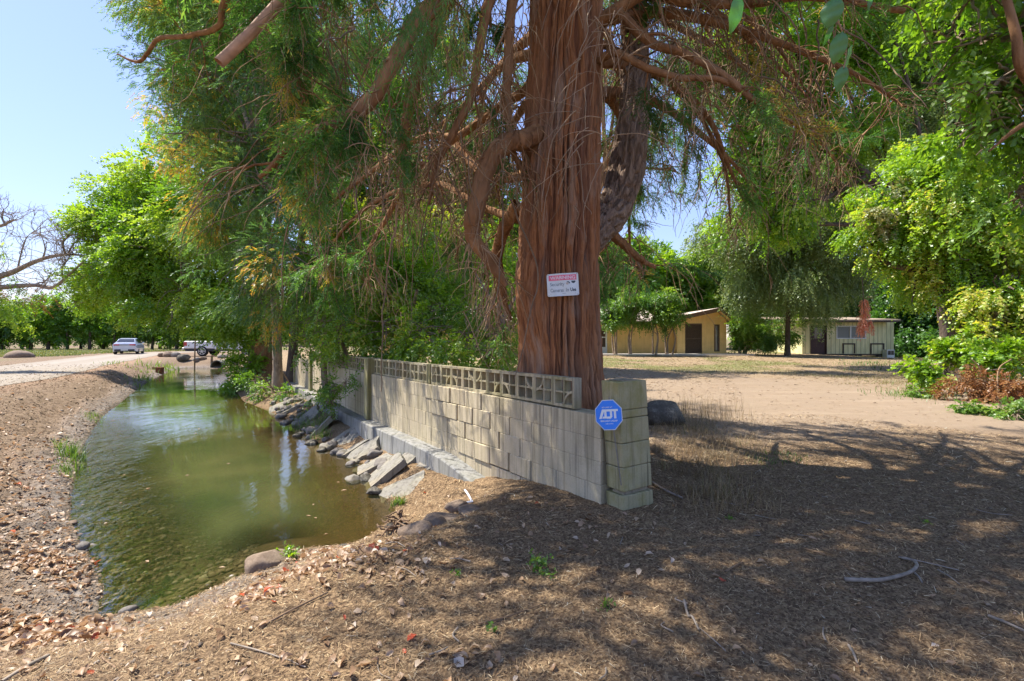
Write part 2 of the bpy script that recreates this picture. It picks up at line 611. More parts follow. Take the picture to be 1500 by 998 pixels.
# ------------------------------------------------------------------ ground sheet
def build_ground():
    a1 = np.radians(np.linspace(-50, 50, 560))
    a2 = np.radians(np.linspace(50, 310, 90))[1:-1]
    ang = np.concatenate([a1, a2])
    rad = np.concatenate([[.02, .15, .3], np.geomspace(.45, 40, 800), np.geomspace(40, 900, 90)[1:]])
    Aa, Rr = np.meshgrid(ang, rad)
    X = Rr * np.sin(Aa); Y = Rr * np.cos(Aa)
    Z = height(X.ravel(), Y.ravel())
    nr, na = X.shape
    i = np.arange(nr - 1)[:, None] * na; j = np.arange(na)[None, :]; j2 = (j + 1) % na
    F = np.stack([i + j, i + j2, i + na + j2, i + na + j], -1).reshape(-1, 4)[:, ::-1]
    V = np.stack([X.ravel(), Y.ravel(), Z], -1)
    x, y = V[:, 0], V[:, 1]
    d = water_sd(x, y); t, v = wall_tv(x, y); rd = road_d(x, y)
    # soil cover, and shade painted on the far bank, as numbers for the material
    jit = fbm(x * .8, y * .8, octv=4, seed=77)
    j2_ = fbm(x * .25, y * .25, octv=3, seed=87)
    rt = np.sqrt((x - 1.2) ** 2 + (y - 3.0) ** 2)
    mulch = (1 - sstep(5.5, 9.5, rt + 4 * (jit - .5))) * sstep(-3.0, -1.2, v + 2.0 * (jit - .5) + .6 * np.clip(2.2 - t, 0, 4))
    mulch = np.maximum(mulch, .85 * sstep(8, 11, t) * (1 - sstep(17, 21, t)) * sstep(-3.2, -2.4, v) * (1 - sstep(.2, .6, v)))  # darker litter tone spread over the far bank, partly painted shade
    drive = sstep(.5, 2.2, v) * sstep(5.2, 7.5, y - .12 * x + 1.2 * (jit - .5)) * (1 - sstep(13, 19, y + 5 * (jit - .5)))
    straw = sstep(13, 18, y + 5 * (jit - .5)) * sstep(-.5, 1.5, v) * (1 - sstep(36, 44, y))
    green = sstep(.50, .62, j2_ + .25 * (jit - .5)) * sstep(17, 21, y) * sstep(1, 3, v)
    field = sstep(ROAD_W + 1.5, ROAD_W + 5, rd) * sstep(.45, .6, jit * .4 + j2_ * .6)
    green = np.maximum(green * .8, field * .8)
    wet = (1 - sstep(-.02, .16, d + .1 * (jit - .5)))
    verge = (1 - sstep(0, 1.6, -rd + 1.2 * (jit - .5))) * (rd < 0) * .8
    pebble = (1 - sstep(.1, .9, d)) * (1 - sstep(-2.6, -1.6, v))
    m, nt, out = new_mat('soil'); n = N(nt)
    c = n.coords()
    fine = n.noise(c, 42, 6, .7)
    mid = n.noise(c, 7, 5, .6)
    big = n.noise(c, 1.1, 4, .6)
    vor = n('TexVoronoi', i_Scale=75.0); n.link(c, vor.inputs['Vector'])
    vor2 = n('TexVoronoi', i_Scale=24.0); n.link(c, vor2.inputs['Vector'])
    soil = n.ramp(n.mix(.5, fine, mid), [(.28, (0.095, 0.067, 0.044)), (.5, (0.190, 0.141, 0.095)), (.72, (0.293, 0.232, 0.163))])
    soil = n.mix(n.ramp(big, [(.4, (0, 0, 0)), (.65, (.5, .5, .5))]), soil, (0.232, 0.179, 0.122))
    chips = n.ramp(n.math('ADD', vor.outputs['Color'], 0.0), [(0, (0.091, 0.057, 0.038)), (.45, (0.175, 0.118, 0.080)), (.7, (0.274, 0.190, 0.125)), (.9, (0.365, 0.281, 0.205)), (1, (0.228, 0.213, 0.205))])
    soil = n.mix(.45, soil, chips)
    mul = n.ramp(n.mix(.6, fine, vor.outputs['Color']), [(.22, (0.075, 0.048, 0.030)), (.48, (0.167, 0.111, 0.065)), (.68, (0.289, 0.202, 0.116)), (.9, (0.444, 0.328, 0.193))])
    dr = n.ramp(n.mix(.5, mid, fine), [(.25, (0.225, 0.164, 0.109)), (.55, (0.289, 0.219, 0.153)), (.8, (0.334, 0.263, 0.191))])
    st = n.ramp(n.mix(.6, fine, vor2.outputs['Color']), [(.2, (0.171, 0.116, 0.065)), (.5, (0.281, 0.205, 0.123)), (.8, (0.363, 0.281, 0.181))])
    gr = n.ramp(fine, [(.3, (0.076, 0.106, 0.027)), (.7, (0.213, 0.220, 0.076))])
    pb = n.ramp(n.math('ADD', vor2.outputs['Color'], 0.0), [(0, (0.091, 0.076, 0.065)), (.5, (0.190, 0.160, 0.133)), (1, (0.289, 0.258, 0.228))])
    vg = n.ramp(fine, [(.3, (0.228, 0.141, 0.087)), (.7, (0.380, 0.258, 0.175))])
    col = n.mix(n.attr('verge'), soil, vg)
    col = n.mix(n.attr('mulch'), col, mul)
    col = n.mix(n.attr('straw'), col, st)
    mot = n.noise(n.coords((1, 1, 1), rot=(0, 0, .5)), .9, 5, .65, .5)
    dr = n.mix(n.ramp(mot, [(.42, (.45, .45, .45)), (.60, (0, 0, 0))]), dr, (.27, .21, .15))
    trk = n.noise(n.coords((.35, 2.6, 1), rot=(0, 0, -.12)), 1.0, 4, .6)
    dr = n.mix(n.ramp(trk, [(.52, (0, 0, 0)), (.72, (.22, .22, .22))]), dr, (.50, .41, .30))
    col = n.mix(n.attr('drive'), col, dr)
    col = n.mix(n.attr('green'), col, gr)
    col = n.mix(n.attr('pebble'), col, pb)
    wetc = n.mix(1.0, col, (.62, .58, .50), 'MULTIPLY')
    col = n.mix(n.attr('wet'), col, wetc)
    hgt = n.math('ADD', n.math('MULTIPLY', fine, .6), n.math('MULTIPLY', vor.outputs['Distance'], .55))
    hgt = n.math('ADD', hgt, mid)
    bsd = n.bsdf(out, col, .95, n.bump(hgt, .6, .018), .1)
    o = qmesh('ground', V, F, m, smooth=True, vattrs=dict(mulch=mulch, drive=drive, straw=straw, green=green, wet=wet, verge=verge, pebble=pebble))
    tag(o, 'brown soil of the banks, yard and field, strewn with bark and dry leaves', kind='structure')


def build_road():
    pts = resample(np.hstack([ROAD_A, np.zeros((len(ROAD_A), 1))]), 500)[:, :2]
    T = norm(np.gradient(pts, axis=0))
    Nn = np.stack([-T[:, 1], T[:, 0]], -1)
    s = np.linspace(0, ROAD_W, 16)
    edge = .35 * (fbm(np.arange(500) * .13, np.zeros(500), octv=3, seed=4) - .5)
    edge2 = .5 * (fbm(np.arange(500) * .11, np.zeros(500), octv=3, seed=6) - .5)
    W = s[None, :] + np.where(s[None, :] < .1, edge[:, None], 0) + np.where(s[None, :] > ROAD_W - .1, edge2[:, None], 0)
    P = pts[:, None, :] + Nn[:, None, :] * W[..., None]
    x, y = P[..., 0].ravel(), P[..., 1].ravel()
    k = np.tile((s / ROAD_W)[None, :], (500, 1)).ravel()
    z = height(x, y) + .012 + .012 * np.sin(k * PI) - .012 * (np.exp(-((k - .28) / .07) ** 2) + np.exp(-((k - .72) / .07) ** 2))
    i = np.arange(499)[:, None] * 16; j = np.arange(15)[None, :]
    F = np.stack([i + j, i + 16 + j, i + 17 + j, i + j + 1], -1).reshape(-1, 4)
    F = F[:, ::-1]
    track = np.exp(-((k - .28) / .10) ** 2) + np.exp(-((k - .72) / .10) ** 2)
    m, nt, out = new_mat('road_dirt'); n = N(nt)
    c = n.coords()
    fine = n.noise(c, 30, 6, .7); mid = n.noise(c, 2.2, 4)
    col = n.ramp(n.mix(.5, fine, mid), [(.3, (0.222, 0.189, 0.148)), (.55, (0.303, 0.263, 0.215)), (.75, (0.355, 0.318, 0.266))])
    col = n.mix(n.math('MULTIPLY', n.attr('track'), .35), col, (0.385, 0.348, 0.303))
    n.bsdf(out, col, .95, n.bump(fine, .6, .02), .1)
    o = qmesh('dirt_road', np.stack([x, y, z], -1), F, m, smooth=True, vattrs=dict(track=track))
    tag(o, 'pale sandy farm road running past the creek', kind='structure')


def build_water():
    n_l, n_s = 420, 90
    cl = resample(np.hstack([LEFT, np.zeros((len(LEFT), 1))]), n_l)[:, :2]
    rp = RIGHT
    cr = resample(np.hstack([rp, np.zeros((len(rp), 1))]), n_l)[:, :2]
    # smooth straight-ish guides a little outside the banks
    sl = np.linspace(0, 1, n_l)
    s = np.linspace(-.22, 1.18, n_s)
    P = cl[:, None] * (1 - s[None, :, None]) + cr[:, None] * s[None, :, None]
    x, y = P[..., 0].ravel(), P[..., 1].ravel()
    depth = np.clip(WATER_Z - height(x, y), 0, 1)
    sg = np.tile(s[None, :], (n_l, 1)).ravel()
    ruffle = (1 - sstep(.02, .36, sg + .25 * (fbm(x * .8, y * .8, octv=3, seed=15) - .5))) * (1 - sstep(10, 14, y))
    i = np.arange(n_l - 1)[:, None] * n_s; j = np.arange(n_s - 1)[None, :]
    F = np.stack([i + j, i + j + 1, i + n_s + j + 1, i + n_s + j], -1).reshape(-1, 4)
    m, nt, out = new_mat('creek_water'); n = N(nt)
    c = n.coords((1, 1, 1), rot=(0, 0, math.radians(-33)))
    cs = n.coords((1.0, .38, 1), rot=(0, 0, math.radians(-33)))
    rip = n.noise(cs, 5.5, 3, .55, .6)
    rip2 = n.noise(cs, 17, 3, .55, .3)
    calm = n.noise(c, .55, 2)
    amp = n.ramp(calm, [(.40, (.22, .22, .22)), (.62, (1, 1, 1))])
    hgt = n.math('MULTIPLY', n.math('ADD', rip, n.math('MULTIPLY', rip2, .35)), n.math('ADD', amp, n.math('MULTIPLY', n.attr('ruffle'), 5.0)))
    nm = n.bump(hgt, .30, .018)
    murk = n.noise(c, .8, 3)
    mcol = n.ramp(murk, [(.3, (0.050, 0.065, 0.023)), (.7, (0.105, 0.107, 0.039))])
    dif = n('BsdfDiffuse'); n.link(mcol, dif.inputs[0])
    trn = n('BsdfTransparent')
    trn.inputs[0].default_value = (.84, .81, .62, 1)
    fac = n.ramp(n.attr('depth'), [(0.0, (.04, .04, .04)), (.14, (.30, .30, .30)), (.30, (.80, .80, .80)), (.42, (.92, .92, .92))])
    mx = n('MixShader'); n.link(fac, mx.inputs[0])
    n.link(trn.outputs[0], mx.inputs[1]); n.link(dif.outputs[0], mx.inputs[2])
    gl = n('BsdfGlossy', i_Roughness=.035); gl.inputs[0].default_value = (1, 1, 1, 1)
    n.link(nm, gl.inputs['Normal'])
    fr = n('Fresnel', i_IOR=1.75); n.link(nm, fr.inputs['Normal'])
    m2 = n('MixShader')
    n.link(fr.outputs[0], m2.inputs[0]); n.link(mx.outputs[0], m2.inputs[1]); n.link(gl.outputs[0], m2.inputs[2])
    n.link(m2.outputs[0], out.inputs[0])
    z = np.full(len(x), WATER_Z)
    o = qmesh('water', np.stack([x, y, z], -1), F, m, smooth=True, vattrs=dict(depth=depth, ruffle=ruffle))
    tag(o, 'murky green creek water between two dirt banks', kind='structure')


build_ground(); build_road(); build_water()
# ------------------------------------------------------------------ block wall
def concrete_mat(name, lo, mid, hi, moss=0.0, streak=.35, warm=(.30, .24, .17)):
    m, nt, out = new_mat(name); n = N(nt)
    c = n.coords()
    f = n.noise(c, 60, 5, .65)
    b = n.noise(c, 2.2, 5, .6)
    s = n.noise(n.coords((9, 9, .8)), 1.0, 5, .65)
    col = n.ramp(n.mix(.35, b, f), [(.30, lo), (.5, mid), (.70, hi)])
    col = n.mix(n.math('MULTIPLY', n.ramp(s, [(.5, (0, 0, 0)), (.72, (1, 1, 1))]), streak), col, [x * .62 for x in lo])
    runs = n.noise(n.coords((16, 16, .55)), 1.0, 4, .6, .3)
    col = n.mix(n.math('MULTIPLY', n.ramp(runs, [(.50, (0, 0, 0)), (.62, (1, 1, 1))]), min(1, streak * 1.5)), col, [x * .5 for x in lo])
    pores = n('TexVoronoi', i_Scale=85.0); n.link(c, pores.inputs['Vector'])
    col = n.mix(n.ramp(pores.outputs['Distance'], [(.10, (.35, .35, .35)), (.22, (0, 0, 0))]), col, [x * .45 for x in lo])
    w = n.noise(c, 1.1, 4)
    col = n.mix(n.ramp(w, [(.44, (0, 0, 0)), (.70, (.75, .75, .75))]), col, warm)
    if moss:
        mo = n.noise(n.coords((3, 3, 2)), 1.6, 5, .65)
        col = n.mix(n.math('MULTIPLY', n.ramp(mo, [(.42, (0, 0, 0)), (.62, (1, 1, 1))]), moss), col, (.24, .22, .07))
    n.bsdf(out, col, .92, n.bump(n.math('ADD', f, n.math('MULTIPLY', b, .7)), .5, .008), .15)
    return m


MAT['block'] = concrete_mat('concrete_block', (0.365, 0.310, 0.213), (0.521, 0.448, 0.318), (0.650, 0.568, 0.409), .14, .45, (.43, .355, .235))
MAT['block_moss'] = concrete_mat('mossy_block', (.26, .235, .145), (.375, .34, .205), (.46, .415, .27), .65, .6, (.38, .32, .18))
MAT['mortar'] = concrete_mat('mortar', (0.202, 0.176, 0.131), (0.315, 0.277, 0.207), (0.403, 0.353, 0.265), .1)
MAT['ledge'] = concrete_mat('footing_concrete', (0.194, 0.194, 0.186), (0.287, 0.287, 0.276), (0.358, 0.354, 0.335), .12, .5, (0.233, 0.210, 0.171))
MAT['lattice'] = concrete_mat('screen_block', (0.316, 0.276, 0.186), (0.442, 0.390, 0.269), (0.548, 0.480, 0.338), .4, .4)
MAT['slab'] = concrete_mat('broken_slab', (0.166, 0.155, 0.136), (0.257, 0.242, 0.212), (0.356, 0.336, 0.296), .10, .4, (0.249, 0.197, 0.136))

wall = empty('block_wall', (A_[0], A_[1], 0), 'cracked tan concrete block wall with pierced screen blocks along the creek', 'wall')


def wframe(t, v, z):
    return wall_pt(t, v, z)


rngw = np.random.default_rng(5)


def block_corners(t0, t1, v0, v1, z0, z1, jit=(0, 0, 0, 0)):
    """bevelled block set in the wall; jit = shift along, out, up, tilt"""
    mb = MB()
    mb.box(t0, t1, v0, v1, z0, z1, ch=.0065 if any(jit[2:]) else .0042)
    a, o, u, tl = jit
    cx, cz = (t0 + t1) / 2, (z0 + z1) / 2
    vs = []
    for (t, v, z) in mb.v:
        dt, dz = t - cx, z - cz
        t2 = cx + dt * math.cos(tl) - dz * math.sin(tl) + a
        z2 = cz + dt * math.sin(tl) + dz * math.cos(tl) + u
        vs.append(wall_pt(t2, v - o, z2))
    return vs, mb.f


blocks = MB()
BH = .203
ZTOP = .775
NC = 5
for r in range(NC):
    z1 = ZTOP - r * BH
    z0 = z1 - BH + .0015
    off = .2 if r % 2 else 0.0
    t = .205 + (off if r % 2 else 0)
    if r % 2:
        blocks.add(*block_corners(.203, .203 + .196, 0, .195, z0, z1))
    while t < 15.3:
        ln = .4
        g = .0022
        t0, t1 = t + g, min(t + ln - g, 15.28)
        jit = (0, rngw.normal(0, .0010), 0, 0)
        d = (t + .2) - (2.35 + .34 * (1.5 - r))
        if abs(d) < .95 and r < 4:
            near = 1 - abs(d) / .95
            jit = (-.022 * near * rngw.random() * np.sign(d), .018 * near * (rngw.random() * 1.3) + (.012 if d > 0 else 0), .004 * near * rngw.random() + .012 * near, rngw.normal(0, .010) * near)
            t0 += .012 * near * rngw.random() ** 2 + .002; t1 -= .030 * near * rngw.random() ** 2 + .002
        ok = not (abs(t - 6.45) < .0)
        if ok:
            blocks.add(*block_corners(t0, t1, 0, .195, z0, z1, jit))
        t += ln
blocks.build('blocks', MAT['block'], wall)
core = MB()
for (t0, t1, v0) in ((.21, 1.25, .0035), (1.25, 3.6, .075), (3.6, AB_L, .0030), (AB_L, 15.27, .0030)):
    zt = ZTOP - .006
    core.add([wall_pt(t, v, z) for t in (t0, t1 - .0005) for v in (v0, .185) for z in (-.25, zt)], [(0, 1, 3, 2), (4, 6, 7, 5), (0, 4, 5, 1), (2, 3, 7, 6), (0, 2, 6, 4), (1, 5, 7, 3)])
core.build('mortar_core', MAT['mortar'], wall)

# footing ledge along the creek side
led = MB()
ts = np.concatenate([np.linspace(1.95, AB_L - .0, 16), np.linspace(AB_L + .01, 15.6, 18)])
pr = [(-.24, -.50), (-.22, -.105), (-.205, -.09), (.0, -.088), (.0, -.50)]
vs, fs = [], []
for i, t in enumerate(ts):
    wob = .02 * (vnoise(np.array([t * 1.7]), np.array([.3]), seed=2)[0] - .5)
    wz = .02 * (vnoise(np.array([t * .9]), np.array([4.3]), seed=2)[0] - .5) - .13 * (1 - sstep(1.95, 3.1, t))
    for (v, z) in pr:
        vs.append(wall_pt(float(t), v + (wob if v < -.1 else -.003), z + (float(wz) if z > -.4 else 0)))
for i in range(len(ts) - 1):
    for k in range(5):
        fs.append((i * 5 + k, i * 5 + (k + 1) % 5, (i + 1) * 5 + (k + 1) % 5, (i + 1) * 5 + k))
fs.append((0, 1, 2, 3, 4)); fs.append(tuple((len(ts) - 1) * 5 + k for k in range(5))[::-1])
led.add(vs, fs)
led.build('footing', MAT['ledge'], wall)

# pierced screen blocks
UW = .3155; UH = .285; TH = .095


def lattice(t_start, n, z0, parent, first=0, rise=0.0, tilt=0.0, vout=0.0):
    mb = MB()
    def put(bx0, bx1, bz0, bz1, h):
        pass
    for u in range(n):
        ta, tb = t_start + u * UW + .002, t_start + (u + 1) * UW - .002
        za, zb = z0, z0 + UH
        f = .028
        vm = .095
        def pt(t, v, z):
            s = (t - t_start)
            return wall_pt(t, v - vout * max(0, 1 - s / 2.2), z + rise * max(0, 1 - s / 3.0))
        def bar(t0, t1, z0_, z1_, th):
            mb.add([pt(t, v, z) for t in (t0, t1) for v in (vm - th / 2, vm + th / 2) for z in (z0_, z1_)], [(0, 1, 3, 2), (4, 6, 7, 5), (0, 4, 5, 1), (2, 3, 7, 6), (0, 2, 6, 4), (1, 5, 7, 3)])
        bar(ta, ta + f, za, zb, TH); bar(tb - f, tb, za, zb, TH)
        bar(ta + f, tb - f, za, za + f, TH); bar(ta + f, tb - f, zb - f, zb, TH)
        k = (u + first) % 4
        bottom = k in (0, 3)
        at_left = k in (0, 2)
        cx = ta if at_left else tb
        cz = za if bottom else zb
        sx = 1 if at_left else -1; sz = 1 if bottom else -1
        R, w = .158, .022
        n_a = 9
        poly = []
        for q in range(n_a + 1):
            a = q / n_a * PI / 2
            poly.append((cx + sx * (R - w / 2) * math.cos(a), cz + sz * (R - w / 2) * math.sin(a), cx + sx * (R + w / 2) * math.cos(a), cz + sz * (R + w / 2) * math.sin(a)))
        th = TH - .008
        vs, fs = [], []
        for (ax, az, bx, bz) in poly:
            for v in (vm - th / 2, vm + th / 2):
                vs += [pt(ax, v, az), pt(bx, v, bz)]
        for q in range(n_a):
            b = q * 4
            fs += [(b, b + 4, b + 5, b + 1), (b + 2, b + 3, b + 7, b + 6), (b, b + 2, b + 6, b + 4), (b + 1, b + 5, b + 7, b + 3)]
        mb.add(vs, fs)
        tm = (ta + tb) / 2
        # middle bars stop short of the arc's quarter
        wv = .019
        zin0, zin1 = za + f, zb - f
        bar(tm - wv / 2, tm + wv / 2, zin0 + (0 if not bottom else .0), zin1, TH - .014)
        bar(ta + f, tm - wv / 2, (za + zb) / 2 - wv / 2, (za + zb) / 2 + wv / 2, TH - .018)
        bar(tm + wv / 2, tb - f, (za + zb) / 2 - wv / 2, (za + zb) / 2 + wv / 2, TH - .018)
    return mb.build('screen_panel', MAT['lattice'], parent)


ZL = ZTOP + .006
lattice(.56, 10, ZL, wall, 0, rise=.012, vout=.035)
lattice(3.86, 8, ZL, wall, 2)
lattice(AB_L + .12, 18, ZL, wall, 0)


def post(t, w, v0, v1, z0, z1, name='post', mat='block_moss'):
    mb = MB()
    m2 = MB(); m2.box(t - w / 2, t + w / 2, v0, v1, z0, z1, ch=.008)
    mb.add([wall_pt(*p) for p in m2.v], m2.f)
    return mb.build(name, MAT[mat], wall)


post(3.79, .115, .03, .17, ZL, ZL + .288)
post(AB_L - .06, .20, -.075, .20, -.09, 1.075)
post(12.25, .20, -.075, .20, -.09, 1.06)
post(15.4, .20, -.04, .20, -.12, .86)

# end pillar, leaning
pil = MB()
zz = [(1.085, .845), (.842, .775), (.77, .565), (.561, .362), (.358, .160)]
Mp = Matrix.Translation((A_[0], A_[1], .0)) @ Matrix.Rotation(math.radians(3.4), 4, 'Y')
ey = Vector((nAB[0], nAB[1], 0)); ex = Vector((dAB[0], dAB[1], 0))
BW, BD = .198, .36


def pbox(mb, z0, z1, t0=0.0, t1=BW, v0=0.0, v1=BD, rot=0.0, out=0.0):
    m2 = MB(); m2.box(t0, t1, v0, v1, z0, z1, ch=.007)
    cx, cy_ = (t0 + t1) / 2, (v0 + v1) / 2
    vs = []
    for (t, v, z) in m2.v:
        dt, dv = t - cx, v - cy_
        t2 = cx + dt * math.cos(rot) - dv * math.sin(rot); v2 = cy_ + dt * math.sin(rot) + dv * math.cos(rot) - out
        p = ex * t2 + ey * v2 + Vector((0, 0, z - .1))
        sh = -.058 * (z - .1)
        p = p + Vector((sh, 0, .1))
        vs.append((A_[0] + .055 + p.x, A_[1] + p.y, p.z))
    mb.add(vs, m2.f)


jt = [(.004, 0), (-.012, .004), (.007, .002), (-.002, 0), (.003, .003)]
for (z1, z0), (r_, o_) in zip(zz, jt):
    pbox(pil, z0, z1, rot=r_, out=o_)
pbox(pil, -.22, .125, t0=-.004, t1=BW + .004, v0=-.002, v1=BD + .004, rot=.05, out=.012)
pillar = pil.build('end_pillar', MAT['block_moss'], wall)
cap = MB(); pbox(cap, 1.0865, 1.093, t0=.02, t1=BW - .02, v0=.07, v1=BD - .10)
cap.build('mortar_patch', MAT['mortar'], wall)
inner = MB(); pbox(inner, .10, .17, t0=.03, t1=BW - .03, v0=.03, v1=BD - .03)
inner.build('pillar_core', MAT['mortar'], wall)


# ------------------------------------------------------------------ signs
def frame(origin, n, roll=0.0):
    n = Vector(n).normalized()
    r = Vector((0, 0, 1)).cross(n).normalized()
    u = n.cross(r)
    c, s = math.cos(roll), math.sin(roll)
    r2 = r * c + u * s; u2 = u * c - r * s
    o = Vector(origin)
    return lambda a, b, t: tuple(o + r2 * a + u2 * b + n * t)


def lettering(name, body, fr, x0, x1, z0, z1, mat, parent, bold=0.0, depth=.002, shear=0.0, sp=1.0):
    cu = bpy.data.curves.new('lettering', 'FONT')
    cu.body = body; cu.size = 1; cu.offset = bold; cu.shear = shear; cu.resolution_u = 4; cu.space_character = sp
    ob = bpy.data.objects.new('lettering', cu)
    COL.objects.link(ob)
    bpy.context.view_layer.update()
    me = bpy.data.meshes.new_from_object(ob)
    bpy.data.objects.remove(ob)
    co = np.zeros(len(me.vertices) * 3, np.float32); me.vertices.foreach_get('co', co); co = co.reshape(-1, 3)
    lo, hi = co.min(0), co.max(0)
    inv = world_inv(parent)
    for vtx in me.vertices:
        a = x0 + (vtx.co.x - lo[0]) / (hi[0] - lo[0]) * (x1 - x0)
        b = z0 + (vtx.co.y - lo[1]) / (hi[1] - lo[1]) * (z1 - z0)
        vtx.co = inv @ Vector(fr(a, b, depth))
    me.materials.clear(); me.materials.append(mat)
    return link(name, me, parent)


def rrect(x0, x1, z0, z1, r, k=5):
    pts = []
    for cx, cz, a0 in ((x1 - r, z1 - r, 0), (x0 + r, z1 - r, 90), (x0 + r, z0 + r, 180), (x1 - r, z0 + r, 270)):
        for i in range(k + 1):
            a = math.radians(a0 + 90 * i / k)
            pts.append((cx + r * math.cos(a), cz + r * math.sin(a)))
    return pts


MAT['sign_blue'] = plain('sign_blue', (.035, .22, .80), .45, .06, 5)
MAT['sign_white'] = plain('sign_white', (.74, .76, .78), .5, .05, 8)
MAT['sign_rim'] = plain('sign_rim', (.62, .66, .70), .5, .05, 8)
MAT['stake'] = plain('stake_metal', (.22, .205, .17), .5, .15, 20, metal=.3)
o_ = at(891.5, 608, 4.0)
ys = empty('yard_sign', (o_[0] + .07, o_[1], hz(o_[0] + .07, o_[1])), 'small blue octagonal yard sign on a thin stake against the leaning end pillar', 'sign')
fr = frame(o_, (-.42, -.9, .10), math.radians(6))
RX, RZ = .112, .124
octo = lambda k: [(RX * k * math.cos(math.radians(22.5 + 45 * i)) / math.cos(math.radians(22.5)), RZ * k * math.sin(math.radians(22.5 + 45 * i)) / math.cos(math.radians(22.5))) for i in range(8)]
mb = MB(); mb.prism(octo(1.0), -.006, .0, fr); mb.build('rim', MAT['sign_rim'], ys)
mb = MB(); mb.prism(octo(.945), .0005, .003, fr); mb.build('board', MAT['sign_blue'], ys)
LW = MAT['sign_white']
lettering('lettering', 'SECURED BY', fr, -.052, .038, .058, .068, LW, ys, .01, .0045)
# the big interlocking letters
mb = MB()
def glyph(poly, t=.0047):
    mb.prism([(a, b) for a, b in poly], .0035, t, fr)
z0, z1 = -.030, .046
glyph([(-.080, z0), (-.060, z0), (-.034, .030), (-.034, z1), (-.052, z1)])
glyph([(-.0338, .030), (-.0338, -.012), (-.047, -.012), (-.054, -.028), (-.0155, -.028), (-.0155, z1), (-.0338, z1)], .0052)
glyph([(-.0150, z1), (-.0150, z1 - .017), (.010, z1 - .017), (.013, z1 - .020), (.013, z0 + .020), (.010, z0 + .017), (-.0150, z0 + .017), (-.0150, z0), (.018, z0), (.031, z0 + .013), (.031, z1 - .0002), (.031, z1)], .0049)
glyph([(.0313, z1), (.0313, z1 - .017), (.046, z1 - .017), (.046, z0), (.064, z0), (.064, z1 - .017), (.080, z1 - .017), (.080, z1)], .0047)
mb.build('emblem', LW, ys)
lettering('lettering', '800.ADT.ASAP', fr, -.070, .072, -.056, -.042, LW, ys, .015, .0045)
lettering('lettering', 'adt.com', fr, -.030, .034, -.076, -.066, LW, ys, .01, .0045)
mb = MB()
s0 = Vector(fr(.012, .145, -.013)); s1 = Vector(at(911, 712, 4.0)); s1.z = hz(s1.x, s1.y) - .12
s1b = Vector(at(910, 711, 4.0))
mb.tube([tuple(s0), tuple(s0 + (s1b - s0) * .5), tuple(s1b)], [.006] * 3, 6)
mb.build('stake', MAT['stake'], ys)

MAT['sign_red'] = None
m, nt, out = new_mat('faded_red'); n = N(nt)
n.bsdf(out, n.ramp(n.noise(n.coords((5, 5, 1)), 1.6, 4), [(.3, (.86, .25, .36)), (.75, (.72, .06, .13))]), .5, None, .3)
MAT['sign_red'] = m
MAT['sign_ink'] = plain('faded_ink', (.06, .085, .11), .6, .3, 30)
MAT['sign_ink2'] = plain('grey_ink', (.26, .30, .34), .6, .3, 30)
MAT['sign_board'] = plain('white_sign_plastic', (.66, .70, .72), .45, .07, 14)
o_ = at(824.5, 417.3, 4.985)
ws = empty('warning_sign', o_, 'white rectangular warning sign with a faded red band nailed to the trunk', 'sign')
fr = frame(o_, (-.09, -1, .03), math.radians(3.2))
HX, HZ = .162, .117
# slightly warped board
mb = MB()
na, nb = 18, 14
def warp(a, b):
    return .012 * (1 - (a / HX) ** 2) + .004 * math.sin(a * 30 + b * 18)
def rim_clip(a, b):
    return a, b
vs, fs = [], []
for i in range(na + 1):
    for j in range(nb + 1):
        a = -HX + 2 * HX * i / na; b = -HZ + 2 * HZ * j / nb
        # rounded corners
        r = .014
        ax, bx = abs(a), abs(b)
        if ax > HX - r and bx > HZ - r:
            da, db = ax - (HX - r), bx - (HZ - r)
            m_ = max(da, db); l_ = math.hypot(da, db)
            if l_ > 0:
                k_ = m_ / l_
                a = math.copysign(HX - r + da * k_, a); b = math.copysign(HZ - r + db * k_, b)
        vs.append(fr(a, b, warp(a, b)))
fs = [(i * (nb + 1) + j, (i + 1) * (nb + 1) + j, (i + 1) * (nb + 1) + j + 1, i * (nb + 1) + j + 1) for i in range(na) for j in range(nb)]
k_ = len(vs)
n_ = Vector(fr(0, 0, 1)) - Vector(fr(0, 0, 0))
vs2 = [tuple(Vector(p) - n_ * .003) for p in vs]
edge = [i * (nb + 1) for i in range(na + 1)] + [na * (nb + 1) + j for j in range(1, nb + 1)] + [i * (nb + 1) + nb for i in range(na - 1, -1, -1)] + [j for j in range(nb - 1, 0, -1)]
fs += [tuple(q + k_ for q in f[::-1]) for f in fs]
fs += [(edge[i], edge[i] + k_, edge[(i + 1) % len(edge)] + k_, edge[(i + 1) % len(edge)]) for i in range(len(edge))]
mb.add(vs + vs2, fs); mb.build('board', MAT['sign_board'], ws)
frw = lambda a, b, t: fr(a, b, warp(a, b) + t)
mb = MB()
for i in range(16):
    a0, a1 = -.142 + .284 * i / 16, -.142 + .284 * (i + 1) / 16
    mb.add([frw(a, b, t) for a in (a0, a1) for b in (.045, .100) for t in (.0006, .0016)], [(1, 5, 7, 3)])
mb.build('red_band', MAT['sign_red'], ws)
MAT['pink_ink'] = plain('pink_lettering', (.80, .66, .70), .5, .05)
lettering('lettering', 'WARNING', frw, -.128, .130, .055, .090, MAT['pink_ink'], ws, .03, .0026)
lettering('lettering', 'Security', frw, -.132, .018, -.022, .026, MAT['sign_ink2'], ws, .018, .0012)
lettering('lettering', 'Cameras', frw, -.130, .004, -.074, -.036, MAT['sign_ink2'], ws, .018, .0012)
lettering('lettering', 'In', frw, .030, .058, -.074, -.036, MAT['sign_ink2'], ws, .018, .0012)
lettering('lettering', 'Use', frw, .074, .132, -.074, -.036, MAT['sign_ink'], ws, .03, .0012)
mb = MB()
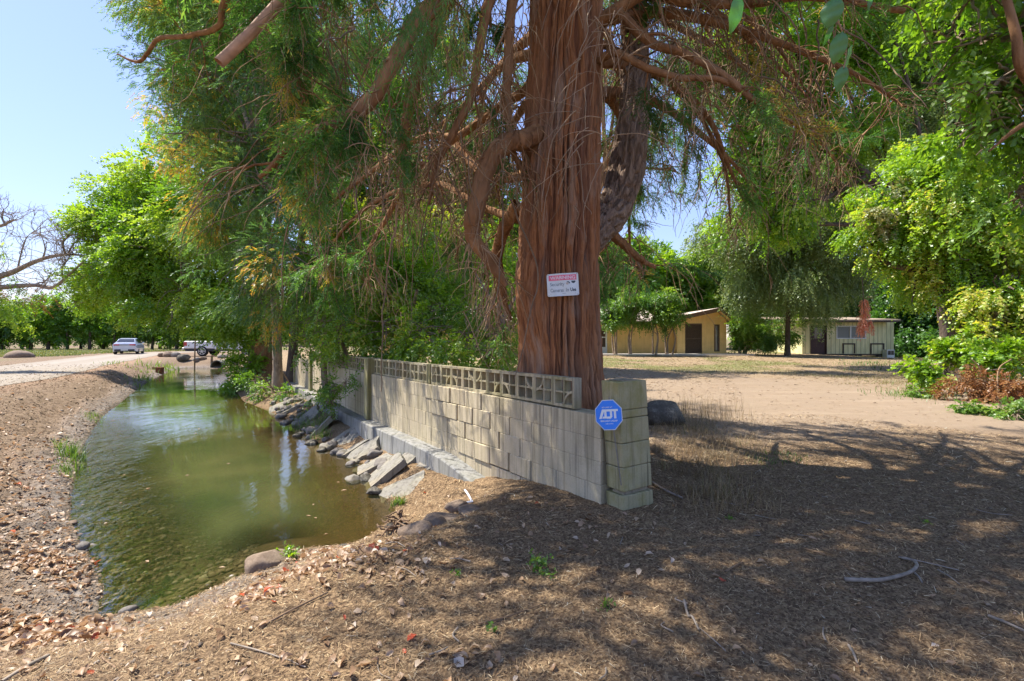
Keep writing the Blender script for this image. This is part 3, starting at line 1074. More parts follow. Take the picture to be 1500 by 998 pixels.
def flat(poly, t=.0014):
    mb.add([frw(a, b, t) for a, b in poly], [tuple(range(len(poly)))])
flat([(.086, .034), (.128, .036), (.132, .026), (.122, .014), (.108, .008), (.092, .016)])
flat([(.040, .030), (.062, .030), (.076, .016), (.070, .004), (.062, .016), (.044, .024)])
mb.build('camera_symbol', MAT['sign_ink'], ws)
mb = MB()
flat([(.028, .014), (.046, .022), (.060, .012), (.060, .000), (.040, -.004)])
mb.build('camera_symbol', plain('faded_symbol', (.50, .42, .38), .6), ws)
mb = MB(); flat([(-.132, -.0915), (.128, -.0915), (.128, -.0945), (-.132, -.0945)]); mb.build('rule_line', MAT['sign_ink2'], ws)
mb = MB()
for (a, b) in ((-.148, .106), (.148, .106), (-.148, -.106), (.148, -.106)):
    mb = MB(); mb.tube([fr(a, b, warp(a, b)), fr(a, b, warp(a, b) + .004)], [.004, .0035], 8); mb.build('nail', MAT['stake'], ws)


# ------------------------------------------------------------------ tan house with the entry gable
MAT['stucco'] = concrete_mat('ochre_stucco', (0.645, 0.450, 0.184), (0.795, 0.562, 0.240), (0.900, 0.645, 0.296), 0, .12, (0.750, 0.525, 0.224))
MAT['stucco_pale'] = concrete_mat('ochre_stucco_soffit', (0.705, 0.510, 0.255), (0.825, 0.600, 0.300), (0.900, 0.675, 0.360), 0, .1, (0.780, 0.555, 0.270))
MAT['fascia'] = plain('brown_fascia', (.15, .085, .055), .7, .15)
m, nt, out = new_mat('roof_shingles'); n = N(nt)
c = n.coords((1, 1, 1))
br = n('TexBrick', i_Scale=2.6); br.inputs['Color1'].default_value = (.52, .42, .35, 1); br.inputs['Color2'].default_value = (.62, .52, .45, 1); br.inputs['Mortar'].default_value = (.34, .27, .22, 1)
br.inputs['Mortar Size'].default_value = .012; n.link(c, br.inputs['Vector'])
n.bsdf(out, n.mix(.35, br.outputs[0], n.ramp(n.noise(c, 5, 5), [(.3, (.42, .34, .28)), (.7, (.68, .58, .50))])), .95, n.bump(n.noise(c, 60, 3), .4, .01), .1)
MAT['shingle'] = m
MAT['gate_metal'] = plain('brown_gate_metal', (.115, .078, .05), .55, .2, 10)
MAT['screen_dark'] = plain('dark_door_screen', (.085, .06, .042), .8, .2, 10)
MAT['white_paint'] = plain('white_paint', (.70, .71, .70), .55, .06)
MAT['dark_glass'] = plain('dark_window_glass', (.035, .045, .05), .08, .2, 2, spec=.6)
MAT['pale_glass'] = plain('pale_curtained_glass', (.25, .27, .25), .12, .2, 2, spec=.6)
MAT['slab_path'] = plain('concrete_path', (.46, .43, .39), .9, .12, 4, .3)

HY = 33.0
hx = lambda px, Y=HY: (px - 750) / F_PX * Y
hzp = lambda py, Y=HY: EYE - (py - HORIZON) / F_PX * Y
GZ = .42
house = empty('tan_house', (hx(1030), HY, GZ), 'low ochre stucco house with brown gabled entry and pinkish shingle roof', 'house')
xl, xr, xa = hx(992), hx(1064), hx(1049)
zl, za, zr = hzp(466), hzp(453), hzp(472.5)
mb = MB()   # gable block walls (front with the gate opening left as a recess)
gx0, gx1, gz1 = hx(1003.5), hx(1028.5), hzp(474)
wx0, wx1, wz0, wz1 = hx(1046), hx(1054), hzp(515), hzp(475.5)
def roofz(x):
    return zl + (za - zl) * (x - hx(994)) / (xa - hx(994)) if x < xa else za + (zr - za) * (x - xa) / (hx(1072) - xa)
def wallpiece(x0, x1, z0, z1=None, y0=HY, y1=HY + .25):
    t0 = z1 if z1 is not None else roofz(x0) - .12
    t1 = z1 if z1 is not None else roofz(x1) - .12
    poly = [(x0, z0), (x1, z0), (x1, t1)]
    if z1 is None and x0 < xa < x1: poly.append((xa, za - .12))
    poly.append((x0, t0))
    mb.prism(poly, y0, y1, lambda a, b, t: (a, t, b))
wallpiece(xl, gx0, GZ - .3); wallpiece(gx0, gx1, gz1); wallpiece(gx1, wx0, GZ - .3)
wallpiece(wx0, wx1, GZ - .3, wz0); wallpiece(wx0, wx1, wz1); wallpiece(wx1, xr, GZ - .3)
mb.box(xl + .003, xl + .25, HY + .253, HY + 9, GZ - .3, zl - .15); mb.box(xr - .25, xr - .003, HY + .253, HY + 9, GZ - .3, zr - .1)
mb.build('gable_wall', MAT['stucco'], house)
mb = MB()   # wing wall
wl = hx(560, HY + .8)
ww0, ww1 = hx(878, HY + .8), hx(889.5, HY + .8)
y0, y1 = HY + .8, HY + 1.05
zt = 2.75
mb.box(ww1, xl - .003, y0, y1, GZ - .3, zt); mb.box(wl, ww0, y0, y1, GZ - .3, zt); mb.box(ww0, ww1, y0, y1, hzp(478), zt)
mb.box(wl + .002, wl + .25, y1 + .003, HY + 9, GZ - .3, zt)
mb.build('wing_wall', MAT['stucco'], house)
mb = MB()   # collects the entry roof slopes
# entry roof: two slopes with overhang, front fascia
ov = .75
def slope(x0, z0, x1, z1, yf, yb, th=.07):
    mb.add([(x, y, z + dz) for (x, z) in ((x0, z0), (x1, z1)) for y in (yf, yb) for dz in (0, th)], [(0, 1, 3, 2), (4, 6, 7, 5), (0, 4, 5, 1), (2, 3, 7, 6), (0, 2, 6, 4), (1, 5, 7, 3)])
xe = hx(984); ze = zl - .03
slope(xe, ze, xa, za, HY - ov, HY + 9.5); slope(xa + .001, za, hx(1073), zr, HY - ov, HY + 9.5)
rf = mb.build('entry_roof', MAT['shingle'], house)
mb = MB()
def fasc(x0, z0, x1, z1, y):
    mb.prism([(x0, z0 - .20), (x1, z1 - .20), (x1, z1 + .075), (x0, z0 + .075)], y - .05, y, lambda a, b, t: (a, t, b))
fasc(xe, ze, xa - .001, za, HY - ov - .002); fasc(xa + .001, za, hx(1073), zr, HY - ov - .002)
mb.build('fascia', MAT['fascia'], house)
mb = MB()
def soff(x0, z0, x1, z1):
    mb.add([(x, y, z - .012 - dz) for (x, z) in ((x0, z0), (x1, z1)) for y in (HY - ov, HY - .002) for dz in (0, .04)], [(0, 1, 3, 2), (4, 6, 7, 5), (0, 4, 5, 1), (2, 3, 7, 6), (0, 2, 6, 4), (1, 5, 7, 3)])
soff(xe + .02, ze, xa - .01, za); soff(xa + .01, za, hx(1072), zr)
mb.build('soffit', MAT['stucco_pale'], house)
mb = MB()
yr = HY + 6.5
mb.prism([(HY + .05, 2.62), (yr, 4.05), (HY + 13, 2.62), (HY + 13, 2.52), (yr, 3.95), (HY + .05, 2.52)], wl - .6, xl - .02, lambda a, b, t: (t, a, b))
mb.build('wing_roof', MAT['shingle'], house)
mb = MB(); mb.box(wl - .6, xl - .03, HY - .01, HY + .04, 2.42, 2.63); mb.build('wing_fascia', MAT['fascia'], house)
# double gate
for s in (0, 1):
    a, b = gx0 + .03 + s * (gx1 - gx0 - .06) / 2, gx0 + .03 + (s + 1) * (gx1 - gx0 - .06) / 2
    mb = MB(); mb.box(a, b, HY + .12, HY + .16, GZ, gz1 - .03)
    g = mb.build('gate_leaf', MAT['screen_dark'], house)
    mb = MB()
    for q in range(8):
        xx = a + .03 + (b - a - .06) * q / 7
        mb.box(xx - .014, xx + .014, HY + .06, HY + .088, GZ + .08, gz1 - .1)
    for zq in (GZ + .03, GZ + 1.0, gz1 - .1):
        mb.box(a + .005, b - .005, HY + .05, HY + .098, zq, zq + .06)
    mb.build('bars', MAT['gate_metal'], g)
mb = MB(); mb.box(gx0, gx0 + .03, HY + .02, HY + .2, GZ - .02, gz1); mb.box(gx1 - .03, gx1, HY + .02, HY + .2, GZ - .02, gz1); mb.box(gx0 + .03, gx1 - .03, HY + .02, HY + .2, gz1 - .03, gz1 - .001); mb.build('gate_frame', MAT['gate_metal'], house)
mb = MB(); mb.box(wx0, wx0 + .09, HY - .02, HY + .2, wz0, wz1); mb.box(wx1 - .09, wx1, HY - .02, HY + .2, wz0, wz1); mb.box(wx0 + .09, wx1 - .09, HY - .02, HY + .2, wz0, wz0 + .07); mb.box(wx0 + .09, wx1 - .09, HY - .02, HY + .2, wz1 - .09, wz1)
wf = mb.build('side_window', MAT['gate_metal'], house)
mb = MB(); mb.box(wx0 + .09, wx1 - .09, HY + .1, HY + .12, wz0 + .07, wz1 - .09); mb.build('pane', MAT['pale_glass'], wf)
# white screen door of the wing
dz0, dz1 = GZ - .02, hzp(478)
mb = MB(); mb.box(ww0 + .01, ww0 + .12, y0 - .02, y0 + .1, dz0, dz1); mb.box(ww1 - .12, ww1 - .01, y0 - .02, y0 + .1, dz0, dz1)
mb.box(ww0 + .12, ww1 - .12, y0 - .015, y0 + .09, dz0, dz0 + .45); mb.box(ww0 + .12, ww1 - .12, y0 - .015, y0 + .09, dz0 + 1.1, dz0 + 1.17); mb.box(ww0 + .12, ww1 - .12, y0 - .015, y0 + .09, dz1 - .12, dz1)
wd = mb.build('screen_door', MAT['white_paint'], house)
mb = MB(); mb.box(ww0 + .12, ww1 - .12, y0 + .03, y0 + .05, dz0 + .45, dz1 - .12); mb.build('pane', MAT['screen_dark'], wd)
mb = MB(); mb.box(xl - 5.5, xr + 1.2, HY - 1.5, HY - .01, GZ - .3, GZ + .01)
pth = mb.build('path', MAT['slab_path']); tag(pth, 'pale concrete strip in front of the entry', kind='structure')

# ------------------------------------------------------------------ cream shed
m, nt, out = new_mat('cream_siding'); n = N(nt)
c = n.coords()
wv = n('TexWave', i_Scale=1.05); wv.wave_type = 'BANDS'; wv.bands_direction = 'X'; n.link(c, wv.inputs['Vector'])
gro = n.ramp(wv.outputs['Fac'], [(.0, (0, 0, 0)), (.09, (1, 1, 1))])
f = n.noise(n.coords((3, 3, .8)), 1.5, 5)
col = n.ramp(f, [(.3, (0.574, 0.551, 0.296)), (.6, (0.742, 0.694, 0.390)), (.8, (0.812, 0.748, 0.443))])
col = n.mix(gro, (.36, .34, .21), col)
n.bsdf(out, col, .85, n.bump(gro, .8, .02), .2)
MAT['siding'] = m
MAT['shed_roof'] = plain('weathered_roofing', (.30, .235, .175), .95, .35, 2.5, .5)
MAT['brown_paint'] = plain('dark_brown_paint', (.060, .032, .028), .6, .2, 5)
MAT['dark_wood'] = plain('dark_frame_wood', (.07, .055, .045), .8, .2, 6)
m, nt, out = new_mat('blind_glass'); n = N(nt)
wv = n('TexWave', i_Scale=5.0); wv.bands_direction = 'Z'; n.link(n.coords(), wv.inputs['Vector'])
n.bsdf(out, n.ramp(wv.outputs['Fac'], [(.2, (.14, .16, .15)), (.7, (.30, .31, .29))]), .55, None, .2)
MAT['blind'] = m
SY = 34.0
sx = lambda px, Y=SY: (px - 750) / F_PX * Y
sz = lambda py, Y=SY: EYE - (py - HORIZON) / F_PX * Y
shed = empty('cream_shed', (sx(1236), SY, .2), 'small cream board sided shed with a brown door and flat overhanging roof', 'shed')
zb, zt = sz(518.5), sz(471)
dx0, dx1, dzt = sx(1187), sx(1211), sz(476.5)
vx0, vx1, vz0, vz1 = sx(1225), sx(1268.5), sz(496.5), sz(477.5)
mb = MB()
th = .15
x0, x1 = sx(1175), sx(1298)
def wp(a, b, c_, d): mb.box(a, b, SY, SY + th, c_, d)
wp(x0, dx0, zb, zt); wp(dx0, dx1, dzt, zt); wp(dx1, vx0, zb, zt); wp(vx0, vx1, zb, vz0); wp(vx0, vx1, vz1, zt); wp(vx1, x1, zb, zt)
mb.box(x0 + .002, x0 + th, SY + th + .003, SY + 4, zb, zt); mb.box(x1 - th, x1 - .002, SY + th + .003, SY + 4, zb, zt)
mb.box(x1, sx(1307, SY + .9), SY + .75, SY + .9, zb, zt - .02)
mb.build('wall', MAT['siding'], shed)
mb = MB()
rp = []
nx = 26
rx0, rx1 = sx(1169, SY - .7), sx(1319, SY - .7)
vs = []
for i in range(nx + 1):
    x = rx0 + (rx1 - rx0) * i / nx
    sag = .05 * (vnoise(np.array([x * .9]), np.array([1.0]), seed=8)[0] - .5) - .05 * math.sin(i / nx * PI)
    for (y, z) in ((SY - .75, zt + .02), (SY - .75, zt + .13), (SY + 4.6, zt + .52), (SY + 4.6, zt + .40)):
        vs.append((x, y + .05 * (vnoise(np.array([x * 2.3]), np.array([2.0]), seed=8)[0] - .5), z + sag))
fs = [(i * 4 + k, i * 4 + (k + 1) % 4, (i + 1) * 4 + (k + 1) % 4, (i + 1) * 4 + k) for i in range(nx) for k in range(4)] + [(0, 1, 2, 3), tuple(nx * 4 + k for k in (3, 2, 1, 0))]
mb.add(vs, fs); mb.build('roof', MAT['shed_roof'], shed)
mb = MB(); mb.box(rx0 + .1, rx1 - .1, SY - .68, SY - .60, zt - .08, zt + .01); mb.build('fascia', MAT['dark_wood'], shed)
mb = MB(); mb.box(dx0 + .06, dx1 - .06, SY + .06, SY + .11, zb + .02, dzt - .06); dr = mb.build('door', MAT['brown_paint'], shed)
mb = MB(); mb.box(sx(1193.5), sx(1204.5), SY + .045, SY + .058, sz(496), sz(480)); mb.build('pane', MAT['dark_glass'], dr)
mb = MB(); mb.tube([(dx1 - .2, SY + .06, zb + 1.0), (dx1 - .2, SY - .0, zb + 1.0)], [.03, .035], 8); mb.build('handle', MAT['stake'], dr)
mb = MB(); mb.box(dx0, dx0 + .06, SY - .02, SY + .13, zb, dzt); mb.box(dx1 - .06, dx1, SY - .02, SY + .13, zb, dzt); mb.box(dx0 + .06, dx1 - .06, SY - .02, SY + .13, dzt - .06, dzt - .001); mb.build('door_frame', MAT['brown_paint'], shed)
mid = sx(1246)
mb = MB(); fw = .06
mb.box(vx0, vx0 + fw, SY - .03, SY + .12, vz0, vz1); mb.box(vx1 - fw, vx1, SY - .03, SY + .12, vz0, vz1); mb.box(vx0 + fw, vx1 - fw, SY - .03, SY + .12, vz0, vz0 + fw); mb.box(vx0 + fw, vx1 - fw, SY - .03, SY + .12, vz1 - fw, vz1); mb.box(mid - .04, mid + .04, SY - .02, SY + .11, vz0 + fw, vz1 - fw)
wf = mb.build('window', MAT['white_paint'], shed)
mb = MB(); mb.box(vx0 + fw, mid - .04, SY + .05, SY + .06, vz0 + fw, vz1 - fw); mb.box(mid + .04, vx1 - fw, SY + .05, SY + .06, vz0 + fw, vz1 - fw); mb.build('pane', MAT['blind'], wf)
for (a, b, c_, d) in ((1234, 1252.5, 518, 503), (1274.5, 1295, 518.3, 503)):
    xa_, xb_, z0_, z1_ = sx(a), sx(b), sz(c_), sz(d)
    mb = MB(); mb.box(xa_, xa_ + .09, SY - .045, SY - .002, z0_, z1_); mb.box(xb_ - .09, xb_, SY - .045, SY - .002, z0_, z1_); mb.box(xa_ + .09, xb_ - .09, SY - .043, SY - .002, z1_ - .09, z1_)
    mb.build('hatch_frame', MAT['dark_wood'], shed)
for px in (1180, 1230, 1291, 1262):
    x = sx(px); g = hz(x, SY + .3)
    mb = MB(); mb.box(x - .11, x + .11, SY + .1, SY + .4, g - .1, zb - .1, ch=.01); mb.build('pier', MAT['ledge'], shed)
mb = MB(); mb.box(x0, x1, SY + .004, SY + 4, zb - .1, zb - .002); mb.build('floor_frame', MAT['dark_wood'], shed)
# small white crate-like box beside the shed
bx0, bx1 = sx(1300.5, 33.4), sx(1311.5, 33.4); g = hz((bx0 + bx1) / 2, 33.5)
bt = sz(512.5, 33.4)
box = empty('vent_box', ((bx0 + bx1) / 2, 33.6, g), 'small weathered white box with dark openings at the shed corner', 'box')
mb = MB(); mb.box(bx0, bx1, 33.46, 33.9, g - .05, bt, ch=.01); mb.build('body', MAT['white_paint'], box)
mb = MB()
for i in range(2):
    a = bx0 + .05 + i * (bx1 - bx0 - .07) / 2
    mb.box(a, a + (bx1 - bx0) / 2 - .06, 33.448, 33.457, bt - .36, bt - .06)
mb.build('opening', MAT['dark_glass'], box)
# ------------------------------------------------------------------ vehicles
MAT['silver'] = plain('silver_car_paint', (.47, .51, .60), .3, .03, 2, metal=.25, spec=.5, coat=.5)
MAT['car_white'] = plain('white_truck_paint', (.70, .73, .78), .3, .03, 2, spec=.5, coat=.5)
MAT['tyre'] = plain('tyre_rubber', (.022, .022, .023), .85, .2, 20)
MAT['rim'] = plain('wheel_alloy', (.42, .43, .45), .35, .05, 6, metal=.8)
MAT['car_glass'] = plain('tinted_car_glass', (.02, .025, .03), .05, .1, 2, spec=.7)
MAT['tail_red'] = plain('red_tail_light', (.38, .02, .025), .25, .1, 6, spec=.6)
MAT['trim_black'] = plain('black_bumper_plastic', (.035, .037, .042), .55, .1, 10)
MAT['plate'] = plain('number_plate', (.62, .63, .60), .5, .05)


def loft(loops, close_ends=True):
    n = len(loops[0]); vs = [p for l in loops for p in l]; fs = []
    for i in range(len(loops) - 1):
        for k in range(n):
            fs.append((i * n + k, i * n + (k + 1) % n, (i + 1) * n + (k + 1) % n, (i + 1) * n + k))
    if close_ends:
        fs.append(tuple(range(n))[::-1]); fs.append(tuple((len(loops) - 1) * n + k for k in range(n)))
    return vs, fs


def place(vehicle, mb):
    M = vehicle.matrix_basis
    mb.v = [tuple(M @ Vector(p)) for p in mb.v]
    return mb


def wheel(parent, x, y, r, wd, side):
    """wheel with axis along local x; side is the outward direction"""
    def disc(mb, x0, x1, ra, rb, k=24):
        a = [2 * PI * i / k for i in range(k)]
        vs = [(xx, y + rr * math.cos(q), r + rr * math.sin(q)) for xx, rr in ((x0, ra), (x1, rb)) for q in a]
        mb.add(vs, [(i, (i + 1) % k, k + (i + 1) % k, k + i) for i in range(k)] + [tuple(range(k))[::-1], tuple(range(k, 2 * k))])
    w = MB()
    disc(w, x - wd / 2, x - wd / 2 + .03, r * .93, r); disc(w, x - wd / 2 + .0301, x + wd / 2 - .03, r, r); disc(w, x + wd / 2 - .0299, x + wd / 2, r, r * .93)
    t = place(parent, w).build('wheel', MAT['tyre'], parent)
    q = MB()
    s0 = x + side * (wd / 2 + .002)
    disc(q, s0, s0 + side * .012, r * .2, r * .18)
    for i in range(6):
        a = i * PI / 3
        c, s = math.cos(a), math.sin(a)
        p = [(r * .1, -.035), (r * .66, -.028), (r * .66, .028), (r * .1, .035)]
        q.add([(s0 + side * dx, y + u * c - v * s, r + u * s + v * c) for dx in (.001, .010) for u, v in p], [(3, 2, 1, 0), (4, 5, 6, 7), (0, 1, 5, 4), (1, 2, 6, 5), (2, 3, 7, 6), (3, 0, 4, 7)])
    k = 24
    vs = [(s0 + side * dx, y + rr * math.cos(2 * PI * i / k), r + rr * math.sin(2 * PI * i / k)) for dx, rr in ((.0, r * .72), (.013, r * .70), (.013, r * .63), (.0, r * .63)) for i in range(k)]
    q.add(vs, [(a * k + i, a * k + (i + 1) % k, ((a + 1) % 4) * k + (i + 1) % k, ((a + 1) % 4) * k + i) for a in range(4) for i in range(k)])
    place(parent, q).build('rim', MAT['rim'], t, local=True) if False else None
    qo = place(parent, q).build('rim', MAT['rim'], None)
    # bring the rim into its wheel's space (the wheel sits at the vehicle's origin)
    mi = parent.matrix_basis.inverted()
    qo.data.transform(mi); qo.parent = t
    return t


# sedan: rear towards the camera, local +y is forward
cx_, cy_ = at(189.5, 519, 45.5)[:2]
car = empty('parked_car', (cx_, cy_, hz(cx_, cy_) + .02), 'silver sedan seen from behind on the sandy farm road', 'car', rz=math.radians(30))
mb = MB()
def sec(y, w, zb, zs, zt, wt):
    return [(-w * .96, y, zb), (-w, y, (zb + zs) / 2), (-w * .98, y, zs), (-wt, y, zt), (0, y, zt + .025), (wt, y, zt), (w * .98, y, zs), (w, y, (zb + zs) / 2), (w * .96, y, zb)]
L_ = [sec(-2.36, .70, .42, .72, .90, .60), sec(-2.30, .82, .30, .80, .985, .70), sec(-2.05, .90, .24, .86, 1.03, .76), sec(-1.5, .92, .22, .88, 1.03, .80), sec(0, .92, .22, .86, .96, .82), sec(1.2, .92, .22, .84, .95, .80), sec(2.0, .88, .24, .74, .84, .72), sec(2.36, .70, .34, .60, .66, .56)]
mb.add(*loft(L_)); body = place(car, mb).build('body', MAT['silver'], car, smooth=False)
mb = MB()
def gh(y, wb, zb, wt, zt):
    return [(-wb, y, zb), (-wt, y, zt - .03), (-wt * .9, y, zt), (wt * .9, y, zt), (wt, y, zt - .03), (wb, y, zb)]
G = [gh(-1.95, .74, 1.0, .72, 1.05), gh(-1.15, .80, 1.0, .60, 1.40), gh(-.2, .82, .96, .62, 1.46), gh(.5, .82, .95, .60, 1.42), gh(1.35, .78, .93, .74, .97)]
mb.add(*loft(G)); place(car, mb).build('cabin', MAT['silver'], car)
mb = MB(); mb.add([(-.66, -1.90, 1.085), (.66, -1.90, 1.085), (.53, -1.215, 1.388), (-.53, -1.215, 1.388)], [(0, 1, 2, 3)]); place(car, mb).build('rear_window', MAT['car_glass'], car)
for s in (-1, 1):
    mb = MB(); mb.add([(s * .822, -1.1, 1.03), (s * .835, .9, 1.0), (s * .67, .45, 1.36), (s * .66, -.2, 1.40), (s * .655, -1.0, 1.35)], [(0, 1, 2, 3, 4)]); place(car, mb).build('side_window', MAT['car_glass'], car)
    mb = MB(); mb.box(min(s * .36, s * .79), max(s * .36, s * .79), -2.405, -2.20, .80, .91, ch=.012); place(car, mb).build('tail_light', MAT['tail_red'], car)
    mb = MB(); mb.box(min(s * .88, s * 1.04), max(s * .88, s * 1.04), .62, .74, .96, 1.08, ch=.02); place(car, mb).build('side_mirror', MAT['silver'], car)
    for yy in (-1.42, 1.42): wheel(car, s * .80, yy, .33, .22, s)
mb = MB(); mb.box(-.72, .72, -2.42, -2.30, .28, .46, ch=.03); place(car, mb).build('bumper', MAT['trim_black'], car)
mb = MB(); mb.box(-.26, .26, -2.435, -2.421, .34, .45); place(car, mb).build('number_plate', MAT['plate'], car)
mb = MB(); mb.box(-.35, .35, -2.40, -2.30, .83, .875); place(car, mb).build('trunk_strip', MAT['trim_black'], car)

# pickup side-on behind the creek's end, tail to the left; local +y forward
tx, ty = at(306, 521, 40.0)[:2]
trk = empty('pickup_truck', (tx + 1.6, ty, hz(tx, ty) + .02), 'white pickup half hidden by leaves beyond the end of the creek', 'truck', rz=math.radians(-86))
def bx(x0, x1, y0, y1, z0, z1, nm, mt, ch=.04, parent=None):
    m_ = MB(); m_.box(x0, x1, y0, y1, z0, z1, ch=ch); return place(trk, m_).build(nm, MAT[mt], trk)
bx(-.96, .96, -2.95, -.62, .62, 1.22, 'cargo_bed', 'car_white'); bx(-.97, .97, -.60, 1.35, .55, 1.24, 'cab', 'car_white'); bx(-.95, .95, 1.37, 2.9, .58, 1.16, 'hood', 'car_white', .08)
mb = MB(); mb.add(*loft([gh(-.55, .86, 1.235, .78, 1.28), gh(-.45, .86, 1.235, .74, 1.82), gh(.4, .86, 1.235, .74, 1.86), gh(.75, .86, 1.235, .74, 1.80), gh(1.5, .88, 1.15, .84, 1.2)])); place(trk, mb).build('roof', MAT['car_white'], trk)
for s in (-1, 1):
    mb = MB(); mb.add([(s * .866, -.4, 1.28), (s * .866, 1.1, 1.28), (s * .765, .68, 1.72), (s * .765, -.38, 1.74)], [(0, 1, 2, 3)]); place(trk, mb).build('side_window', MAT['car_glass'], trk)
    mb = MB(); mb.box(min(s * .84, s * .972), max(s * .84, s * .972), -2.975, -2.72, .84, 1.16, ch=.01); place(trk, mb).build('tail_light', MAT['tail_red'], trk)
    for yy in (-1.55, 1.9): wheel(trk, s * .86, yy, .41, .26, s)
bx(-.93, .93, -2.9, 2.8, .40, .615, 'chassis', 'trim_black', .03); bx(-.95, .95, -3.1, -2.97, .50, .70, 'bumper', 'rim', .03)

# ------------------------------------------------------------------ stones, slabs, posts
def ico(sub=2):
    import bmesh
    bm = bmesh.new(); bmesh.ops.create_icosphere(bm, subdivisions=sub, radius=1)
    V = np.array([v.co[:] for v in bm.verts]); Fc = np.array([[v.index for v in f.verts] for f in bm.faces]); bm.free()
    return V, Fc


ICO2, ICO3, ICO4 = ico(2), ico(3), ico(4)


def rock_mat(name, a, b, c_, sc=6):
    m, nt, out = new_mat(name); n = N(nt)
    c = n.coords()
    f = n.noise(c, sc, 6, .65); g = n.noise(c, sc * 9, 4, .6)
    n.bsdf(out, n.ramp(n.mix(.35, f, g), [(.3, a), (.5, b), (.7, c_)]), .92, n.bump(n.math('ADD', f, n.math('MULTIPLY', g, .4)), .6, .02), .15)
    return m


MAT['rock_tan'] = rock_mat('tan_rock', (0.128, 0.090, 0.064), (0.225, 0.169, 0.124), (0.330, 0.262, 0.203))
MAT['rock_dark'] = rock_mat('dark_lichen_rock', (.045, .042, .036), (.10, .09, .075), (.30, .28, .22), 4)
MAT['rock_grey'] = rock_mat('grey_stone', (0.105, 0.094, 0.083), (0.195, 0.176, 0.158), (0.300, 0.277, 0.255), 10)


def rock(name, loc, r, seed, mat, label=None, cat=None, group=None, geo=None, rough=.35, flat=0.0, rz=0.0, parent=None):
    V, Fc = geo if geo is not None else ICO3
    d = 1 + rough * (fbm(V[:, 0] * 1.3 + seed * 7.1, V[:, 1] * 1.3, V[:, 2] * 1.3, octv=4, seed=seed) - .5) * 2
    P = V * d[:, None]
    # facet: clip by a few random planes
    rg = np.random.default_rng(seed)
    for _ in range(7):
        nn = norm(rg.normal(0, 1, 3)); k = .62 + .25 * rg.random()
        s = P @ nn
        P = P - np.clip(s - k, 0, None)[:, None] * nn[None, :] * .9
    P = P * np.asarray(r)
    c, s = math.cos(rz), math.sin(rz)
    P = np.stack([P[:, 0] * c - P[:, 1] * s, P[:, 0] * s + P[:, 1] * c, P[:, 2]], -1)
    o = qmesh(name, P, Fc, mat, smooth=len(V) > 200)
    o.location = loc
    return tag(o, label, cat, group)


x, y = on_plane(377, 846, -.50)
rock('boulder', (x + .02, y + .16, -.50), (.20, .155, .17), 3, MAT['rock_tan'], 'rounded tan boulder at the near edge of the creek, taller than the stones around it', 'rock', geo=ICO4, rough=.25, rz=.4)
x, y = on_plane(976, 624, .04)
rock('boulder', (x, y + .25, hz(x, y) + .12), (.40, .32, .26), 9, MAT['rock_dark'], 'dark lichen covered boulder behind the leaning end pillar', 'rock', geo=ICO4, rough=.2, rz=.2)
x, y = on_plane(505, 806, -.5)
rock('stone', (x, y, -.52), (.12, .09, .07), 21, MAT['rock_dark'], 'dark wet stone at the water edge right of the tan boulder', 'rock', geo=ICO3)
x, y = on_plane(700, 690, -.1)
for i, (px, py, z, r, lab) in enumerate([(232, 536, .0, .22, ''), ]):
    pass

# stones along the left near waterline: each its own thing
rs = np.random.default_rng(8)
stone_src = [rock('stone', (0, 0, -50), (.06, .05, .035), 40 + i, MAT['rock_grey'] if i % 3 else MAT['rock_tan'], 'small grey or tan stone in the scatter at the left near waterline', 'stone', 'stones along the left waterline', geo=ICO2, rough=.3) for i in range(7)]
used = set()
pxs = [(128, 780), (140, 805), (152, 828), (165, 846), (172, 866), (150, 842), (135, 822), (118, 790), (158, 866), (146, 858), (176, 878), (130, 800), (160, 818), (142, 836), (112, 770), (122, 812), (168, 832), (150, 812), (180, 860), (162, 884), (136, 850), (126, 836), (190, 872), (156, 800), (146, 790)]
for i, (px, py) in enumerate(pxs):
    px += rs.normal(0, 9); py += rs.normal(0, 9)
    x, y = on_plane(px, py, WATER_Z + .02)
    src = stone_src[i % 7]
    o = src if i < 7 else src.copy()
    if i >= 7: COL.objects.link(o)
    s = .4 + rs.random() ** 2 * .7
    o.scale = (s, s * (.8 + .4 * rs.random()), s)
    o.rotation_euler = (rs.normal(0, .2), rs.normal(0, .2), rs.random() * 6)
    o.location = (x, y, hz(x, y) + .012 * s)

# broken concrete slabs leaning on the bank: px of bottom centre and top centre, width, depth fraction
SL = [(556, 705, 590, 672, .17, 'long pale slab of broken concrete, sunlit, at the near end of the riprap'),
      (574, 722, 604, 682, .15, 'nearest slab of broken concrete in the riprap, greyish and upright'),
      (541, 706, 574, 680, .22, 'broad pale slab of broken concrete lying across the bank, sunlit top'),
      (562, 728, 592, 694, .18, 'narrow slab of broken concrete low at the water under the sunlit one'),
      (524, 690, 552, 664, .20, 'grey slab of broken concrete fourth from the near end of the riprap'),
      (512, 672, 540, 648, .22, 'squarish grey slab of broken concrete beside a tuft of green grass'),
      (500, 666, 528, 640, .20, 'tilted grey slab of broken concrete behind a green grass tuft'),
      (487, 655, 508, 625, .25, 'tall grey slab of broken concrete in the middle of the riprap'),
      (455, 638, 466, 612, .22, 'white edged slab of broken concrete standing alone among weeds'),
      (398, 604, 410, 592, .34, 'dark slab of broken concrete below the two trunks, curved edge'),
      (408, 607, 420, 594, .30, 'pale broken slab by the curved dark one below the trunks'),
      (437, 622, 446, 607, .24, 'low grey slab of broken concrete half buried far along the bank')]
